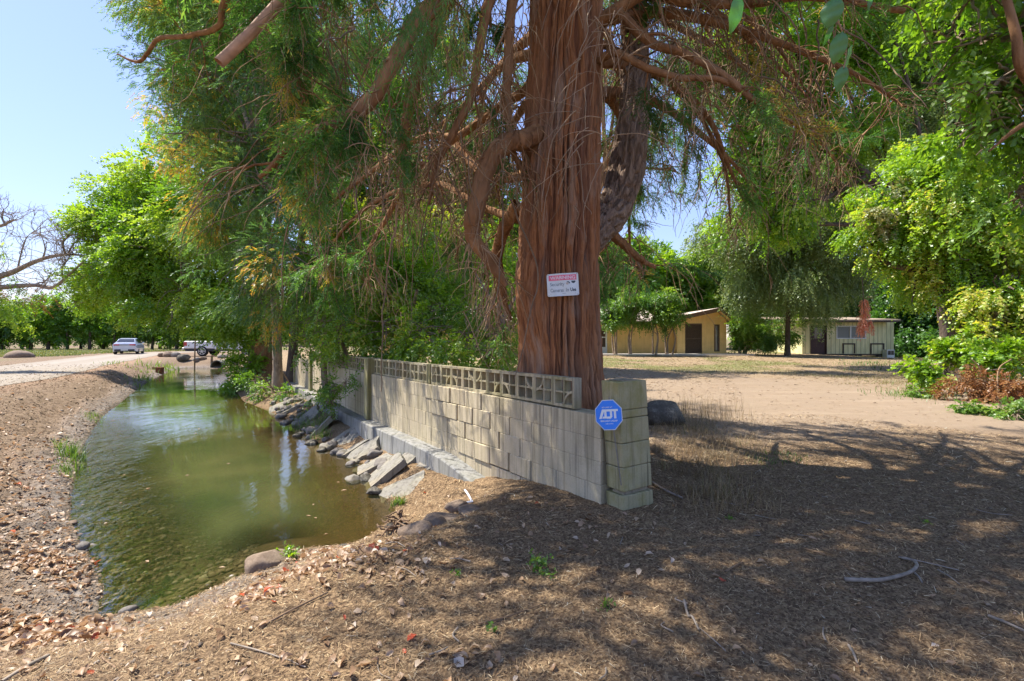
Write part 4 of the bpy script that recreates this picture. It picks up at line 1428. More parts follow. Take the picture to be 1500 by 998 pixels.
for i, (bx_, by_, tx_, ty_, wd, lab) in enumerate(SL):
    x0, y0 = on_plane(bx_, by_, WATER_Z)
    # top rests on the bank towards the wall
    t0, v0 = [float(q) for q in wall_tv(np.array(x0), np.array(y0))]
    p0 = np.array([x0, y0, WATER_Z - .03])
    x1, y1 = on_plane(tx_, ty_, -.24)
    p1 = np.array([x1, y1, 0]); p1[2] = max(hz(x1, y1) + .06, -.30)
    ax = p1 - p0
    ln = np.linalg.norm(ax)
    out_ = np.array([nAB[0] * .38 + (p1[0] - p0[0]) * .3, nAB[1] * .38 + (p1[1] - p0[1]) * .3, 0]); p1 = p0 + out_; p1[2] = max(-.36, hz(p1[0], p1[1]) + .045)
    ax = p1 - p0; ln = np.linalg.norm(ax)
    ax = Vector(p1 - p0); ln = ax.length; ax.normalize()
    sd_ = Vector((dAB[0], dAB[1], 0)); nn = ax.cross(sd_).normalized()
    if nn.z < 0: nn = -nn
    ax = (ax + sd_ * (.35 * math.sin(i * 2.3)) + nn * (.16 * math.sin(i * 4.1))).normalized(); nn = (nn - ax * nn.dot(ax) + sd_ * .22 * math.sin(i * 3.3)).normalized(); nn = (nn - ax * nn.dot(ax)).normalized()
    sd_ = nn.cross(ax).normalized()
    mb = MB()
    rg = np.random.default_rng(60 + i)
    poly = []
    W_ = wd * (1.75 + .7 * rg.random()); rot_ = rg.normal(0, .22); H_ = ln * 1.12
    for (a, b) in ((-.5, -.08), (-.15, -.06), (.2, -.10), (.5, -.05), (.52, .3), (.49, .62), (.51, .90), (.40, 1.0), (.05, .97), (-.25, 1.02), (-.44, 1.0), (-.51, .86), (-.48, .5), (-.52, .2)):
        a2, b2 = a * W_ + rg.normal(0, .012), b * H_ + rg.normal(0, .014)
        if b > .85: b2 += a * .3 * W_ * rg.normal(0, .8)
        poly.append((a2 * math.cos(rot_) - b2 * math.sin(rot_), a2 * math.sin(rot_) + b2 * math.cos(rot_)))
    P0 = Vector(p0)
    m2 = MB()
    fn = lambda a, b, t: tuple(P0 + sd_ * a + ax * b + nn * t)
    m2.prism(poly, -.06, .03, fn)
    o = m2.build('concrete_slab', MAT['slab'])
    tag(o, lab, 'slab', 'broken concrete slabs along the bank')
    o.data.transform(Matrix.Translation(-P0)); o.location = P0

# rubble between the slabs
rr_ = np.random.default_rng(31)
for q in range(90):
    t_ = 4.0 + 8.6 * rr_.random() ** 1.1; 
    v_ = -.36 - .72 * rr_.random()
    p_ = wall_pt(t_, v_, 0)
    if float(water_sd(np.array(p_[0]), np.array(p_[1]))) < -.16: continue
    r_q = .055 + .10 * rr_.random() ** 1.5
    rock('stone', (p_[0], p_[1], max(hz(p_[0], p_[1]), WATER_Z - .06) + .03), (r_q, r_q * .75, r_q * .6), 300 + q, MAT['rock_grey'] if q % 3 else MAT['slab'], 'lump of rubble among the slabs on the bank below the wall', 'stone', 'rubble among the bank slabs', geo=ICO3, rough=.35, rz=q)
# dark wet stones at the foot of the slabs
for i, (px, py, r, lab) in enumerate([(457, 650, .13, 'flat dark stone half in the water below the standing slab'), (472, 660, .11, 'small dark stone awash beside the riprap slabs'), (536, 702, .12, 'mossy stone at the water under the broad pale slab'), (549, 722, .13, 'dark round stone in the water by the narrow slab'), (436, 640, .10, 'dark stone under the weeds on the far bank')]):
    x, y = on_plane(px, py, WATER_Z)
    rock('stone', (x, y, WATER_Z + .02), (r, r * .75, r * .5), 70 + i, MAT['rock_dark'], lab, 'stone', geo=ICO3, rz=i)
# rocks and culvert at the far end
for i, (px, py, z, r, m, lab) in enumerate([(269, 526, .02, .48, 'rock_dark', 'dark pyramid shaped boulder near the far end of the creek'), (248, 519, .05, .5, 'rock_tan', 'pale tan rock in the pile behind the sedan'), (238, 519, .05, .4, 'rock_tan', 'leftmost pale rock of the pile behind the sedan'), (258, 520, .05, .45, 'rock_grey', 'grey rock at the right of the pile behind the sedan'), (288, 533, -.3, .3, 'rock_grey', 'grey rock left of the culvert mouth'), (326, 531, -.3, .36, 'rock_grey', 'grey rock right of the culvert mouth'), (298, 536, -.45, .25, 'rock_tan', 'small tan rock under the culvert mouth')]):
    x, y = on_plane(px, py, z)
    y = min(y, 38); x = (px - 750) / F_PX * y
    rock('boulder', (x, y, max(hz(x, y), -.5) + r * .3), (r, r * .8, r * .62), 90 + i, MAT[m], lab, 'rock', geo=ICO3, rough=.3, rz=i * .7)
x, y, _ = at(307, 533, 31.6)
cul = MB()
k = 16
ring = [(math.cos(2 * PI * i / k), math.sin(2 * PI * i / k)) for i in range(k)]
vs = [(x + c * r, y + yy, -.44 + s * r) for (r, yy) in ((.44, .75), (.38, .75), (.38, 3.5), (.44, 3.5)) for c, s in ring]
cul.add(vs, [(a * k + i, a * k + (i + 1) % k, ((a + 1) % 4) * k + (i + 1) % k, ((a + 1) % 4) * k + i) for a in range(4) for i in range(k)])
cu = cul.build('culvert_pipe', MAT['slab']); tag(cu, 'dark round culvert mouth at the far end of the creek', 'culvert')
pb = MB(); pp = at(285, 541, 31)
pb.tube([(pp[0], pp[1], -.7), (pp[0] + .02, pp[1], .5), (pp[0] + .04, pp[1], 1.35)], [.045, .04, .04], 8)
po = pb.build('post', MAT['twig_dark']); tag(po, 'thin dark pole standing in the water at the far end of the creek', 'pole')
pb = MB(); pp = at(310, 528, 33)
pb.tube([(pp[0], pp[1], -.3), (pp[0] + .02, pp[1], .3)], [.08, .07], 8)
po = pb.build('post', MAT['twig_dark']); tag(po, 'short stub post above the culvert mouth', 'post')
x, y = on_plane(234, 537, -.1)
rb = MB(); rb.box(x - .16, x + .16, y - .12, y + .12, hz(x, y) - .05, hz(x, y) + .34, ch=.01); rb.box(x - .42, x - .163, y - .02, y + .02, hz(x, y) + .27, hz(x, y) + .33)
ro = rb.build('valve_box', rock_mat('rusty_iron', (.10, .035, .02), (.19, .075, .04), (.26, .12, .07), 12)); tag(ro, 'small rusty iron valve box on the left bank', 'valve')
x, y = on_plane(28, 524, 0.0); y = min(y, 38); x = (28 - 750) / F_PX * y
rock('mound', (x, y, .0), (1.0, .7, .55), 120, MAT['rock_tan'], 'low brown dirt mound in the field beyond the road', 'mound', geo=ICO3, rough=.2)

# white broken plastic pipe pieces near the footing's end
MAT['pvc'] = plain('white_plastic', (.76, .77, .78), .45, .04)
for (a, b, lab) in (((660, 720), (693, 719), 'white plastic strip lying flat on the dirt below the footing'), ((681, 699), (691, 717), 'white plastic strip leaning up from the dirt below the footing')):
    p0 = on_plane(a[0], a[1], -.06); p1 = on_plane(b[0], b[1], -.06)
    h0, h1 = hz(*p0) + .035, hz(*p1) + .025
    mb = MB(); mb.tube([(p0[0], p0[1], h0), ((p0[0] + p1[0]) / 2, (p0[1] + p1[1]) / 2, (h0 + h1) / 2 + .008), (p1[0], p1[1], h1)], [.011, .011, .010], 6)
    o = mb.build('plastic_strip', MAT['pvc']); tag(o, lab, 'pipe')
x, y = on_plane(668, 728, -.1)
rock('broken_block', (x, y, hz(x, y) + .03), (.12, .08, .07), 133, MAT['rock_tan'], 'broken tan lump of concrete under the white plastic strips', 'rock', geo=ICO3, rough=.3, rz=.6)
for i, (px, py, r, lab) in enumerate([(655, 745, (.22, .16, .07), 'flat tan earth clod on the bank, sunlit'), (630, 755, (.20, .12, .09), 'tan clod of earth near the dark root ball'), (690, 742, (.2, .12, .05), 'sunlit clod of earth right of the plastic strips'), (612, 775, (.16, .10, .09), 'dark clod of earth at the bank edge above the root ball')]):
    x, y = on_plane(px, py, -.1)
    rock('earth_clod', (x, y, hz(x, y) - .0), r, 140 + i, MAT['rock_tan'], lab, 'clod', geo=ICO3, rough=.3, rz=i)

# dark root ball at the water's edge
x, y = on_plane(582, 778, -.45)
rb = np.random.default_rng(4)
root = empty('root_clump', (x, y, -.45), 'dark tangled root clump at the water edge by the riprap', 'root')
O = np.repeat([[x, y, -.42]], 70, 0) + rb.normal(0, .05, (70, 3))
D = rb.normal(0, 1, (70, 3)); D[:, 2] = np.abs(D[:, 2]) * .7
P = grow(O, D, .10 + .14 * rb.random(70), 7, 1.2, .35, rb)
V, Fq = tubes(P, np.linspace(.013, .004, 7)[None, :] * (.7 + .6 * rb.random((70, 1))), 5)
qmesh('roots', V, Fq, MAT['twig_dark'], root)
r_ = rock('core', (x, y, -.47), (.14, .11, .11), 150, MAT['rock_dark'], geo=ICO3, rough=.4)
r_.location = (0, 0, -.02); r_.parent = root
# ------------------------------------------------------------------ the big red-barked tree
TX, TY = .535, 5.52
rt_ = np.random.default_rng(21)


def far_enough(P, lim=2.1):
    """keeps sprays off the camera and out of the near view"""
    d = np.linalg.norm(P - np.array([0, 0, EYE]), axis=-1)
    return d > lim


def cull(V, F, T, lim):
    c = V[F].mean(1)
    k = far_enough(c, lim)
    F2 = F[k]
    u, inv = np.unique(F2.ravel(), return_inverse=True)
    return V[u], inv.reshape(F2.shape), T[k]


def trunk_radius(z):
    zz = [-.6, -.2, .1, .5, 1.0, 1.6, 2.2, 3.5, 5.3, 8, 12, 17, 21]
    rr = [.86, .74, .64, .545, .490, .470, .458, .430, .412, .36, .26, .13, .02]
    return np.interp(z, zz, rr)


def trunk_axis(z):
    zz = [-.6, 1.0, 2.1, 3.5, 5.3, 9, 21]
    return np.interp(z, zz, [TX + .03, TX + .015, TX, TX + .05, TX + .115, TX + .18, TX + .35]), np.interp(z, zz, [TY, TY, TY, TY, TY + .03, TY + .05, TY + .1])


tree = empty('redwood_tree', (TX, TY, hz(TX, TY) - .05), 'huge red barked conifer with fluted trunk and drooping bare twigs growing against the wall', 'tree')
na = 760
zs = np.concatenate([np.linspace(-.6, 6.2, 520), np.linspace(6.2, 21, 90)[1:]])
Th, Zz = np.meshgrid(np.linspace(0, 2 * PI, na, endpoint=False), zs)
R0 = trunk_radius(Zz)
c, s = np.cos(Th), np.sin(Th)
wx = .42 * (fbm(c * 1.6 + 3, s * 1.6, Zz * .85, octv=3, seed=51) - .5) + .08 * (fbm(c * 5, s * 5, Zz * 2.0, octv=2, seed=57) - .5)
cw, sw = np.cos(Th + wx), np.sin(Th + wx)
def rid(f, fz, seed):
    nn = vnoise(cw * f + 11, sw * f + 5, Zz * fz, seed=seed)
    return 1 - np.abs(2 * nn - 1)
r1 = rid(6.0, .62, 61); r2 = rid(12.5, 1.5, 62); r3 = rid(27, 3.6, 63); r4 = rid(50, 9.0, 64)
brk = fbm(c * 4 + 9, s * 4, Zz * 5.5, octv=3, seed=68)
f1_ = np.exp(-((1 - r1) / .20) ** 2); f2_ = np.exp(-((1 - r2) / .22) ** 2); f3_ = np.exp(-((1 - r3) / .3) ** 2); f4_ = np.exp(-((1 - r4) / .4) ** 2)
plate = 1 - (.55 * f1_ * (.45 + 1.1 * brk) + .36 * f2_ * (.3 + 1.4 * brk) + .24 * f3_ + .13 * f4_) + .30 * (brk - .5)
flute = (fbm(c * 1.35 + 2, s * 1.35, Zz * .22, octv=2, seed=66) - .5)
base_f = 1 - sstep(.2, 2.6, Zz)
lob = np.sin(Th * 7 + 1.2 + .8 * np.sin(Zz * .9)) * .5 + np.sin(Th * 11 + 2) * .35
amp = .075 * (R0 / .46)
burl = .03 * np.exp(-(((Th % (2 * PI)) - 4.62) / .33) ** 2 - ((Zz - 2.75) / .28) ** 2)
Rr = R0 + amp * (plate - .60) + .10 * flute * (R0 / .46) + .045 * lob * base_f ** 1.5 + burl
axx, axy = trunk_axis(Zz)
Vt = np.stack([axx + Rr * c, axy + Rr * s, Zz], -1).reshape(-1, 3)
_t, _v = wall_tv(Vt[:, 0], Vt[:, 1])   # the wall stops the trunk: bark presses flat against its back
push = np.clip(.212 + .03 * (plate.ravel() - .5) - _v, 0, None) * (1 - sstep(1.05, 1.9, Vt[:, 2]))
Vt[:, 0] += nAB[0] * push; Vt[:, 1] += nAB[1] * push
i = np.arange(len(zs) - 1)[:, None] * na; j = np.arange(na)[None, :]; j2 = (j + 1) % na
Ft = np.stack([i + j, i + j2, i + na + j2, i + na + j], -1).reshape(-1, 4)
m, nt, out = new_mat('redwood_bark'); n = N(nt)
cc = n.coords((1, 1, .10))
f1 = n.noise(cc, 26, 6, .6, .5); f2 = n.noise(n.coords((1, 1, .06)), 70, 5, .65)
cfib = n.ramp(n.mix(.45, f1, f2), [(.26, (0.109, 0.045, 0.020)), (.45, (0.258, 0.108, 0.048)), (.6, (0.367, 0.170, 0.080)), (.78, (0.528, 0.291, 0.153))])
pl = n.attr('strand')
cfib = n.mix(n.ramp(pl, [(.25, (.85, .85, .85)), (.62, (0, 0, 0))]), cfib, (0.161, 0.070, 0.041))
big = n.noise(n.coords((1, 1, .35)), 1.6, 4, .6)
grey = n.noise(n.coords((1, 1, .16)), 6.5, 5, .65, .3)
cfib = n.mix(n.ramp(grey, [(.50, (0, 0, 0)), (.68, (.6, .6, .6))]), cfib, (.33, .27, .22))
cfib = n.mix(n.ramp(big, [(.45, (0, 0, 0)), (.75, (.5, .5, .5))]), cfib, (0.399, 0.272, 0.182))
n.bsdf(out, cfib, .95, n.bump(n.math('ADD', n.math('MULTIPLY', f1, .6), n.math('MULTIPLY', f2, .5)), .7, .014), .12)
MAT['redwood_bark'] = m
qmesh('trunk', Vt, Ft, m, tree, smooth=True, vattrs=dict(strand=plate.ravel()))


def tree_px(pts):
    return np.array([at(*p) for p in pts])


def bark_tube(pts, r, k=12, M=60, seed=0, name='limb', mat=None, parent=None, rough=.16, cut=None):
    """thick branch with bark relief; r = radii along the points"""
    P = resample(pts, M)
    if rough > .2 and k < 50:
        q_ = np.arange(M) * .21 + seed * 9.7
        for a_ in range(3):
            P[:, a_] += .022 * r[0] / .1 * (fbm(q_, q_ * 0 + a_ * 5.1, octv=3, seed=seed + 400 + a_) - .5) * 1.6
    r_ = np.interp(np.linspace(0, 1, M), np.linspace(0, 1, len(r)), r)
    V, Fq = tubes(P[None], r_[None], k)
    cen = np.repeat(P, k, 0)
    d = V - cen
    q = np.repeat(np.linspace(0, 1, M), k)
    ang = np.tile(np.arange(k) / k * 2 * PI, M)
    ln = np.linalg.norm(np.diff(P, axis=0), axis=1).sum()
    nz = 1 - np.abs(2 * vnoise(np.cos(ang) * 4.2 + seed, np.sin(ang) * 4.2, q * ln * 1.1, seed=seed + 300) - 1)
    if k > 50:
        n2_ = np.abs(2 * vnoise(np.cos(ang) * 7 + seed, np.sin(ang) * 7, q * ln * 3.2, seed=seed + 340) - 1)
        nz = nz * .5 + .55 - .75 * np.exp(-(n2_ / .22) ** 2)
    lump = fbm(np.cos(ang) * .8 + seed, np.sin(ang) * .8, q * ln * 3, octv=2, seed=seed + 320) - .5
    V = cen + d * (1 + rough * (nz - .6) + .12 * lump)[:, None]
    o = qmesh(name, V, Fq, mat, parent, smooth=True)
    return P, r_


BR = MAT['bark_red']
MAT['bark_stem'] = bark_mat('plated_bark', (.07, .045, .033), (.24, .165, .12), (.42, .32, .25), .22, 34, .9)
limbs = []   # (path, radii) for later twigs
# second stem curving up behind the trunk
st = tree_px([(842, 378, 5.75), (868, 342, 5.85), (900, 305, 5.95), (917, 250, 6.0), (926, 190, 6.0), (930, 110, 6.0), (929, 50, 6.0), (924, -20, 6.05), (918, -160, 6.1), (925, -420, 6.2)])
bark_tube(st, [.15, .20, .205, .20, .185, .165, .15, .14, .12, .08], 90, 320, 3, 'stem', MAT['bark_stem'], tree, .34)
HL = [
    # left elbow limb
    ([(790, 196, 5.3), (765, 205, 5.15), (736, 213, 5.05), (712, 250, 5.0), (698, 305, 5.0), (692, 345, 5.05), (716, 382, 5.1), (742, 420, 5.2)], [0.108, 0.104, 0.095, 0.090, 0.086, 0.077, 0.063, 0.027]),
    # reddish thick limbs upper left
    ([(790, -90, 5.4), (690, -40, 4.9), (620, 20, 4.5), (588, 68, 4.3), (548, 140, 4.2), (500, 180, 4.15), (440, 205, 4.1), (380, 260, 4.1)], [0.096, 0.088, 0.080, 0.068, 0.060, 0.048, 0.036, 0.016]),
    ([(800, -160, 5.5), (690, -60, 5.6), (630, 60, 5.7), (606, 130, 5.7), (592, 200, 5.7), (588, 260, 5.8)], [0.091, 0.084, 0.077, 0.070, 0.056, 0.035]),
    ([(800, -80, 5.5), (730, -20, 5.2), (712, 20, 5.1), (698, 90, 5.1), (690, 140, 5.1), (664, 196, 5.1), (640, 240, 5.15), (628, 300, 5.2)], [0.060, 0.056, 0.053, 0.045, 0.041, 0.038, 0.030, 0.015]),
    ([(790, -60, 5.4), (752, 0, 5.2), (744, 90, 5.15), (742, 160, 5.2), (750, 215, 5.25), (768, 260, 5.3)], [.06, .055, .05, .045, .035, .015]),
    ([(760, 300, 5.6), (742, 330, 5.9), (728, 370, 6.1), (735, 420, 6.2), (748, 470, 6.3)], [.08, .075, .07, .05, .02]),
    ([(790, 250, 5.6), (725, 262, 6.3), (690, 240, 6.8), (655, 200, 7.2), (600, 210, 7.8), (520, 270, 8.4), (440, 330, 9.0)], [0.063, 0.059, 0.056, 0.049, 0.042, 0.032, 0.014]),
    ([(780, 330, 5.7), (700, 300, 6.6), (640, 270, 7.4), (560, 290, 8.2), (500, 340, 8.8), (470, 400, 9.2)], [0.049, 0.045, 0.042, 0.035, 0.025, 0.010]),
    ([(790, 120, 5.6), (700, 180, 6.4), (610, 250, 7.0), (560, 330, 7.4), (520, 400, 7.6)], [0.056, 0.049, 0.042, 0.032, 0.010]),
    # right side limbs
    ([(868, 40, 5.4), (905, 20, 5.2), (950, 60, 5.0), (1005, 80, 4.9), (1062, 112, 4.8), (1110, 150, 4.7), (1180, 190, 4.6)], [0.053, 0.050, 0.043, 0.037, 0.031, 0.025, 0.012]),
    ([(870, 95, 5.4), (900, 78, 5.1), (950, 100, 4.9), (1000, 114, 4.8), (1060, 118, 4.8), (1130, 165, 4.9), (1205, 200, 5.0)], [0.043, 0.038, 0.034, 0.031, 0.026, 0.022, 0.011]),
    ([(870, -30, 5.5), (960, -5, 5.6), (1040, 5, 5.7), (1110, 4, 5.8), (1180, -5, 5.9), (1260, 5, 6.0), (1324, 16, 6.1)], [0.060, 0.054, 0.051, 0.045, 0.042, 0.036, 0.033]),
    ([(875, 330, 5.7), (905, 350, 6.1), (935, 378, 6.6), (960, 392, 7.2)], [.06, .055, .045, .02]),
    ([(872, 60, 5.5), (930, 90, 6.4), (1010, 150, 7.0), (1060, 240, 7.4), (1070, 330, 7.6)], [0.042, 0.036, 0.030, 0.024, 0.009]),
    ([(872, -60, 5.5), (960, 20, 6.6), (1080, 90, 7.4), (1180, 180, 8.0), (1240, 260, 8.4)], [0.048, 0.042, 0.036, 0.027, 0.012]),
    # cut foreground limb, top left
    ([(560, -160, 4.6), (480, -70, 4.3), (415, -2, 4.1), (368, 48, 3.95), (321, 92, 3.85)], [.055, .05, .045, .042, .042]),
    ([(560, -60, 5.0), (470, -40, 4.8), (425, 10, 4.7), (424, 70, 4.7), (436, 120, 4.75), (448, 150, 4.8)], [.04, .036, .03, .026, .022, .012]),
    ([(520, -80, 5.2), (420, -30, 5.2), (335, -5, 5.3), (320, 38, 5.4), (280, 52, 5.5), (232, 58, 5.6), (205, 90, 5.7), (172, 80, 5.75)], [.045, .04, .035, .03, .026, .022, .018, .008]),
]
for q, (pts, r) in enumerate(HL):
    P, r_ = bark_tube(tree_px(pts), r, 28, 110, q + 5, 'limb', MAT['cut_wood'] if q == 15 else BR, tree, .10 if q == 15 else .28)
    P, r_ = P[np.linspace(0, 109, 64).astype(int)], r_[np.linspace(0, 109, 64).astype(int)]
    limbs.append((P, r_))

# limbs of the crown, most of them above the picture, in whorls round the trunk
for q in range(58):
    z0 = 4.3 + 8.3 * (q / 57.0) ** 1.05
    az = rt_.random() * 2 * PI if q % 3 else PI * (.75 + .9 * rt_.random())
    ax, ay = trunk_axis(z0)
    ln = (5.6 - .21 * z0) * (.75 + .4 * rt_.random())
    # keep the space just in front of the lens open
    if z0 < 6.8 and -2.35 < ((az + PI) % (2 * PI) - PI) < -.8: az += 2.3
    O = np.array([[ax + .2 * math.cos(az), ay + .2 * math.sin(az), z0]])
    P = grow(O, [[math.cos(az), math.sin(az), .35 + .25 * rt_.random()]], ln, 26, 1.25 + .5 * rt_.random(), .07, rt_)[0]
    P[:, 2] += .5 * sstep(.6, 1, np.linspace(0, 1, 26)) * rt_.random()
    pe = 750 + P[:, 0] / np.maximum(P[:, 1], .3) * F_PX; ye = HORIZON - (P[:, 2] - EYE) / np.maximum(P[:, 1], .3) * F_PX
    bad = np.where((P[:, 1] > .3) & (pe < 290) & (ye > -200))[0]
    if len(bad):
        if bad[0] < 8: continue
        P = resample(P[:bad[0]], 26)
    r_ = np.linspace(.085, .014, 26) * (1.1 - z0 / 28)
    bark_tube(P[::5], [r_[0], r_[8], r_[16], r_[25]], 8, 26, q + 40, 'limb', BR, tree, .12)
    limbs.append((resample(P[::5], 64), np.interp(np.linspace(0, 1, 64), np.linspace(0, 1, 26), r_)))

# hanging side branches and twigs
O, D, L_, wgt, is_low = [], [], [], [], []
for q, (P, r_) in enumerate(limbs):
    ln = np.linalg.norm(np.diff(P, axis=0), axis=1).sum()
    cnt = int(ln * ((9 if q < 9 or q > 13 else 4.2) if q < 18 else 7.5))
    for k in range(cnt):
        t = .12 + .88 * rt_.random()
        if q == 15 and t > .55: continue
        i_ = min(62, int(t * 63))
        tg = norm(P[i_ + 1] - P[i_])
        sd_ = norm(np.cross(tg, rt_.normal(0, 1, 3)))
        d = norm(sd_ + .35 * tg + np.array([0, 0, -.35]))
        O.append(P[i_]); D.append(d); L_.append((.45 + 1.25 * rt_.random() ** 1.5) * (.8 if q < 18 else 1.0)); wgt.append(t)
O = np.array(O); D = np.array(D); L_ = np.array(L_)
M = 16
P1 = grow(O, D, L_, M, 1.5 + .9 * rt_.random(len(O)), .17, rt_)
# tips turn up again, as they do on this tree
P1[:, :, 2] += (.12 * L_)[:, None] * sstep(.7, 1.0, np.linspace(0, 1, M))[None, :]
R1 = (.0065 + .0065 * rt_.random(len(O)) ** 2)[:, None] * np.linspace(1, .25, M)[None, :]
# finer twigs off those
n2 = len(O) * 5
src = rt_.integers(0, len(O), n2); seg = rt_.integers(4, M - 1, n2)
O2 = P1[src, seg]
tg = norm(P1[src, seg] - P1[src, seg - 1])
D2 = norm(tg * .7 + rt_.normal(0, .65, (n2, 3)) + np.array([0, 0, -.25]))
L2 = .22 + .55 * rt_.random(n2) ** 1.4
P2 = grow(O2, D2, L2, 9, .9 + .8 * rt_.random(n2), .16, rt_)
R2 = (.0042 + .0022 * rt_.random(n2))[:, None] * np.linspace(1, .4, 9)[None, :]
def in_sky(P):
    Yc = np.maximum(P[..., 1], .3)
    a = 750 + P[..., 0] / Yc * F_PX; b = HORIZON - (P[..., 2] - EYE) / Yc * F_PX
    return ((P[..., 1] > .3) & (a < 205 + 45 * np.sin(b / 37.) - 25 * np.sin(b / 13.)) & (b > -250)).any(1)


def on_sign(P):
    Yc = np.maximum(P[..., 1], .3)
    a = 750 + P[..., 0] / Yc * F_PX; b = HORIZON - (P[..., 2] - EYE) / Yc * F_PX
    return ((P[..., 1] < 5.05) & (P[..., 1] > .3) & (a > 792) & (a < 857) & (b > 392) & (b < 442)).any(1)


ok1 = far_enough(P1).all(1) & ~in_sky(P1) & ~on_sign(P1); ok2 = far_enough(P2).all(1) & ~in_sky(P2) & ok1[src] & ~on_sign(P2)
V1, F1 = tubes(P1[ok1], R1[ok1], 5); V2, F2 = tubes(P2[ok2], R2[ok2], 3)
o = qmesh('branchlets', V1, F1, MAT['bark_red'], tree); o['kind'] = 'stuff'
o = qmesh('twigs', V2, F2, MAT['twig'], tree, smooth=False); o['kind'] = 'stuff'

# pale bare twigs draped over the trunk
O3, D3 = [], []
for k in range(75):
    px = 838 + 75 * rt_.random(); py = -60 + 300 * rt_.random() ** 1.2
    O3.append(at(px, py, 4.75 + .25 * rt_.random()))
    D3.append((-.7 + .9 * rt_.random(), -.25 + .4 * rt_.random(), -.6 + .8 * rt_.random()))
P3 = grow(np.array(O3), D3, .5 + .75 * rt_.random(75), 18, 1.0 + 1.2 * rt_.random(75), .12, rt_)
lim = P3[:, :, 1] > 4.98
P3[:, :, 1] = np.where(lim & (np.abs(P3[:, :, 0] - .55) < .45), 4.98, P3[:, :, 1])
P3 = P3[~on_sign(P3)][:44]
V3, F3 = tubes(P3, (.0038 + .0026 * rt_.random((len(P3), 1))) * np.linspace(1, .45, 18)[None, :], 4)
o = qmesh('draped_twigs', V3, F3, plain('pale_twig', (.33, .235, .16), .85, .4, 2), tree, smooth=True); o['kind'] = 'stuff'
# longer hanging strands left and right of the trunk
O4 = []
for k in range(230):
    if k % 3 == 0: px, py, Y = 900 + 330 * rt_.random(), -120 + 260 * rt_.random(), 4.4 + 2.6 * rt_.random()
    else: px, py, Y = 430 + 340 * rt_.random(), -120 + 420 * rt_.random(), 4.4 + 3.4 * rt_.random()
    O4.append(at(px, py, Y))
P4 = grow(np.array(O4), rt_.normal(0, .6, (230, 3)) + np.array([0, 0, -.5]), .9 + 1.1 * rt_.random(230), 22, .9 + 1.6 * rt_.random(230), .13, rt_)
P4 = P4[~on_sign(P4)]
V4, F4 = tubes(P4, (.006 + .006 * rt_.random((len(P4), 1)) ** 1.5) * np.linspace(1, .35, 22)[None, :], 5)
o = qmesh('hanging_strands', V4, F4, MAT['twig_dark'], tree, smooth=True); o['kind'] = 'stuff'

# needle sprays: on the outer branchlets
sel = np.where(ok1)[0]
axis_r = np.hypot(P1[:, -1, 0] - TX, P1[:, -1, 1] - TY)
zt_ = P1[:, -1, 2]
px_ = 750 + P1[:, -1, 0] / np.maximum(P1[:, -1, 1], .3) * F_PX
py_ = HORIZON - (zt_ - EYE) / np.maximum(P1[:, -1, 1], .3) * F_PX
bare = (px_ > 470) & (px_ < 905) & (py_ > 20) & (P1[:, -1, 1] > 0) & (P1[:, -1, 1] < 8.4)
dens = np.where(bare, .10, np.clip((axis_r - 1.2) / 1.4, .12, 1.0))
dens = np.where(zt_ > 7, np.clip(dens * .5, 0, 1), dens)
dens = np.where((px_ > 905) & (P1[:, -1, 1] > 0) & (py_ > -60), dens * np.where((px_ < 1015) & (py_ > 170) & (py_ < 345), .8, .16), dens)
dens = np.where(zt_ <= 7, dens * .72, dens)
cand = sel[rt_.random(len(sel)) < dens[sel]]
SO, SD, SL_, ST = [], [], [], []
for b in cand:
    brown = rt_.random() < .045 and zt_[b] < 6
    tb = rt_.normal(.36, .22)
    if zt_[b] > 7 and rt_.random() < .28: continue
    for k in range(4, M, 1):
        for _ in range(4 if zt_[b] < 7.0 else 2):
            SO.append(P1[b, k] + (P1[b, k - 1] - P1[b, k]) * rt_.random() + rt_.normal(0, .015, 3))
            SD.append(norm(P1[b, k] - P1[b, k - 1]) + rt_.normal(0, .62, 3) + np.array([0, 0, -.10]))
            ST.append(.90 + .1 * rt_.random() if brown else np.clip(tb + rt_.normal(0, .08), 0, .78))
SO, SD, ST = np.array(SO), np.array(SD), np.array(ST)
SL_ = .13 + .15 * rt_.random(len(SO))
V, F, T = sprays(SO, SD, SL_, 15, .062, .0115, .62, .18, rt_, .2, ST)
V, F, T = cull(V, F, T, 2.2)
qmesh('crown', V, F, MAT['leaf_conifer'], tree, attrs=dict(tint=T))
# leafy boughs above and to the left of the viewer, out of the picture: they shade the foreground
OB = [(-3.1, 4.2, 6.3, 1.2), (-2.6, 3.2, 6.9, 1.4), (-1.2, 4.0, 7.4, 1.5), (.4, 3.0, 8.0, 1.5), (-3.4, 5.4, 6.6, 1.3), (-2.4, 5.0, 8.2, 1.5), (-2.2, 2.2, 7.0, 1.1), (-.8, 1.8, 7.6, 1.4), (1.6, 2.6, 8.6, 1.4), (2.8, 4.2, 8.8, 1.4)]
SO, SD, ST = [], [], []
for q, (bx0, by0, bz0, br0) in enumerate(OB):
    ax_, ay_ = trunk_axis(bz0 + .6)
    P, r_ = bark_tube([(ax_, ay_, bz0 + .4), ((ax_ + bx0) / 2, (ay_ + by0) / 2, bz0 + .9), (bx0, by0, bz0)], [.09, .06, .025], 8, 30, 120 + q, 'limb', BR, tree, .15)
    p, d = blob_pts((bx0 - .25, by0, bz0), (br0, br0, br0 * .6), int(225 * br0), rt_, .2)
    SO.append(p); SD.append(norm(d + rt_.normal(0, .4, p.shape) + np.array([0, 0, -.6]))); ST.append(np.clip(rt_.normal(.4, .18, len(p)), 0, .85))
SO, SD, ST = np.vstack(SO), np.vstack(SD), np.concatenate(ST)
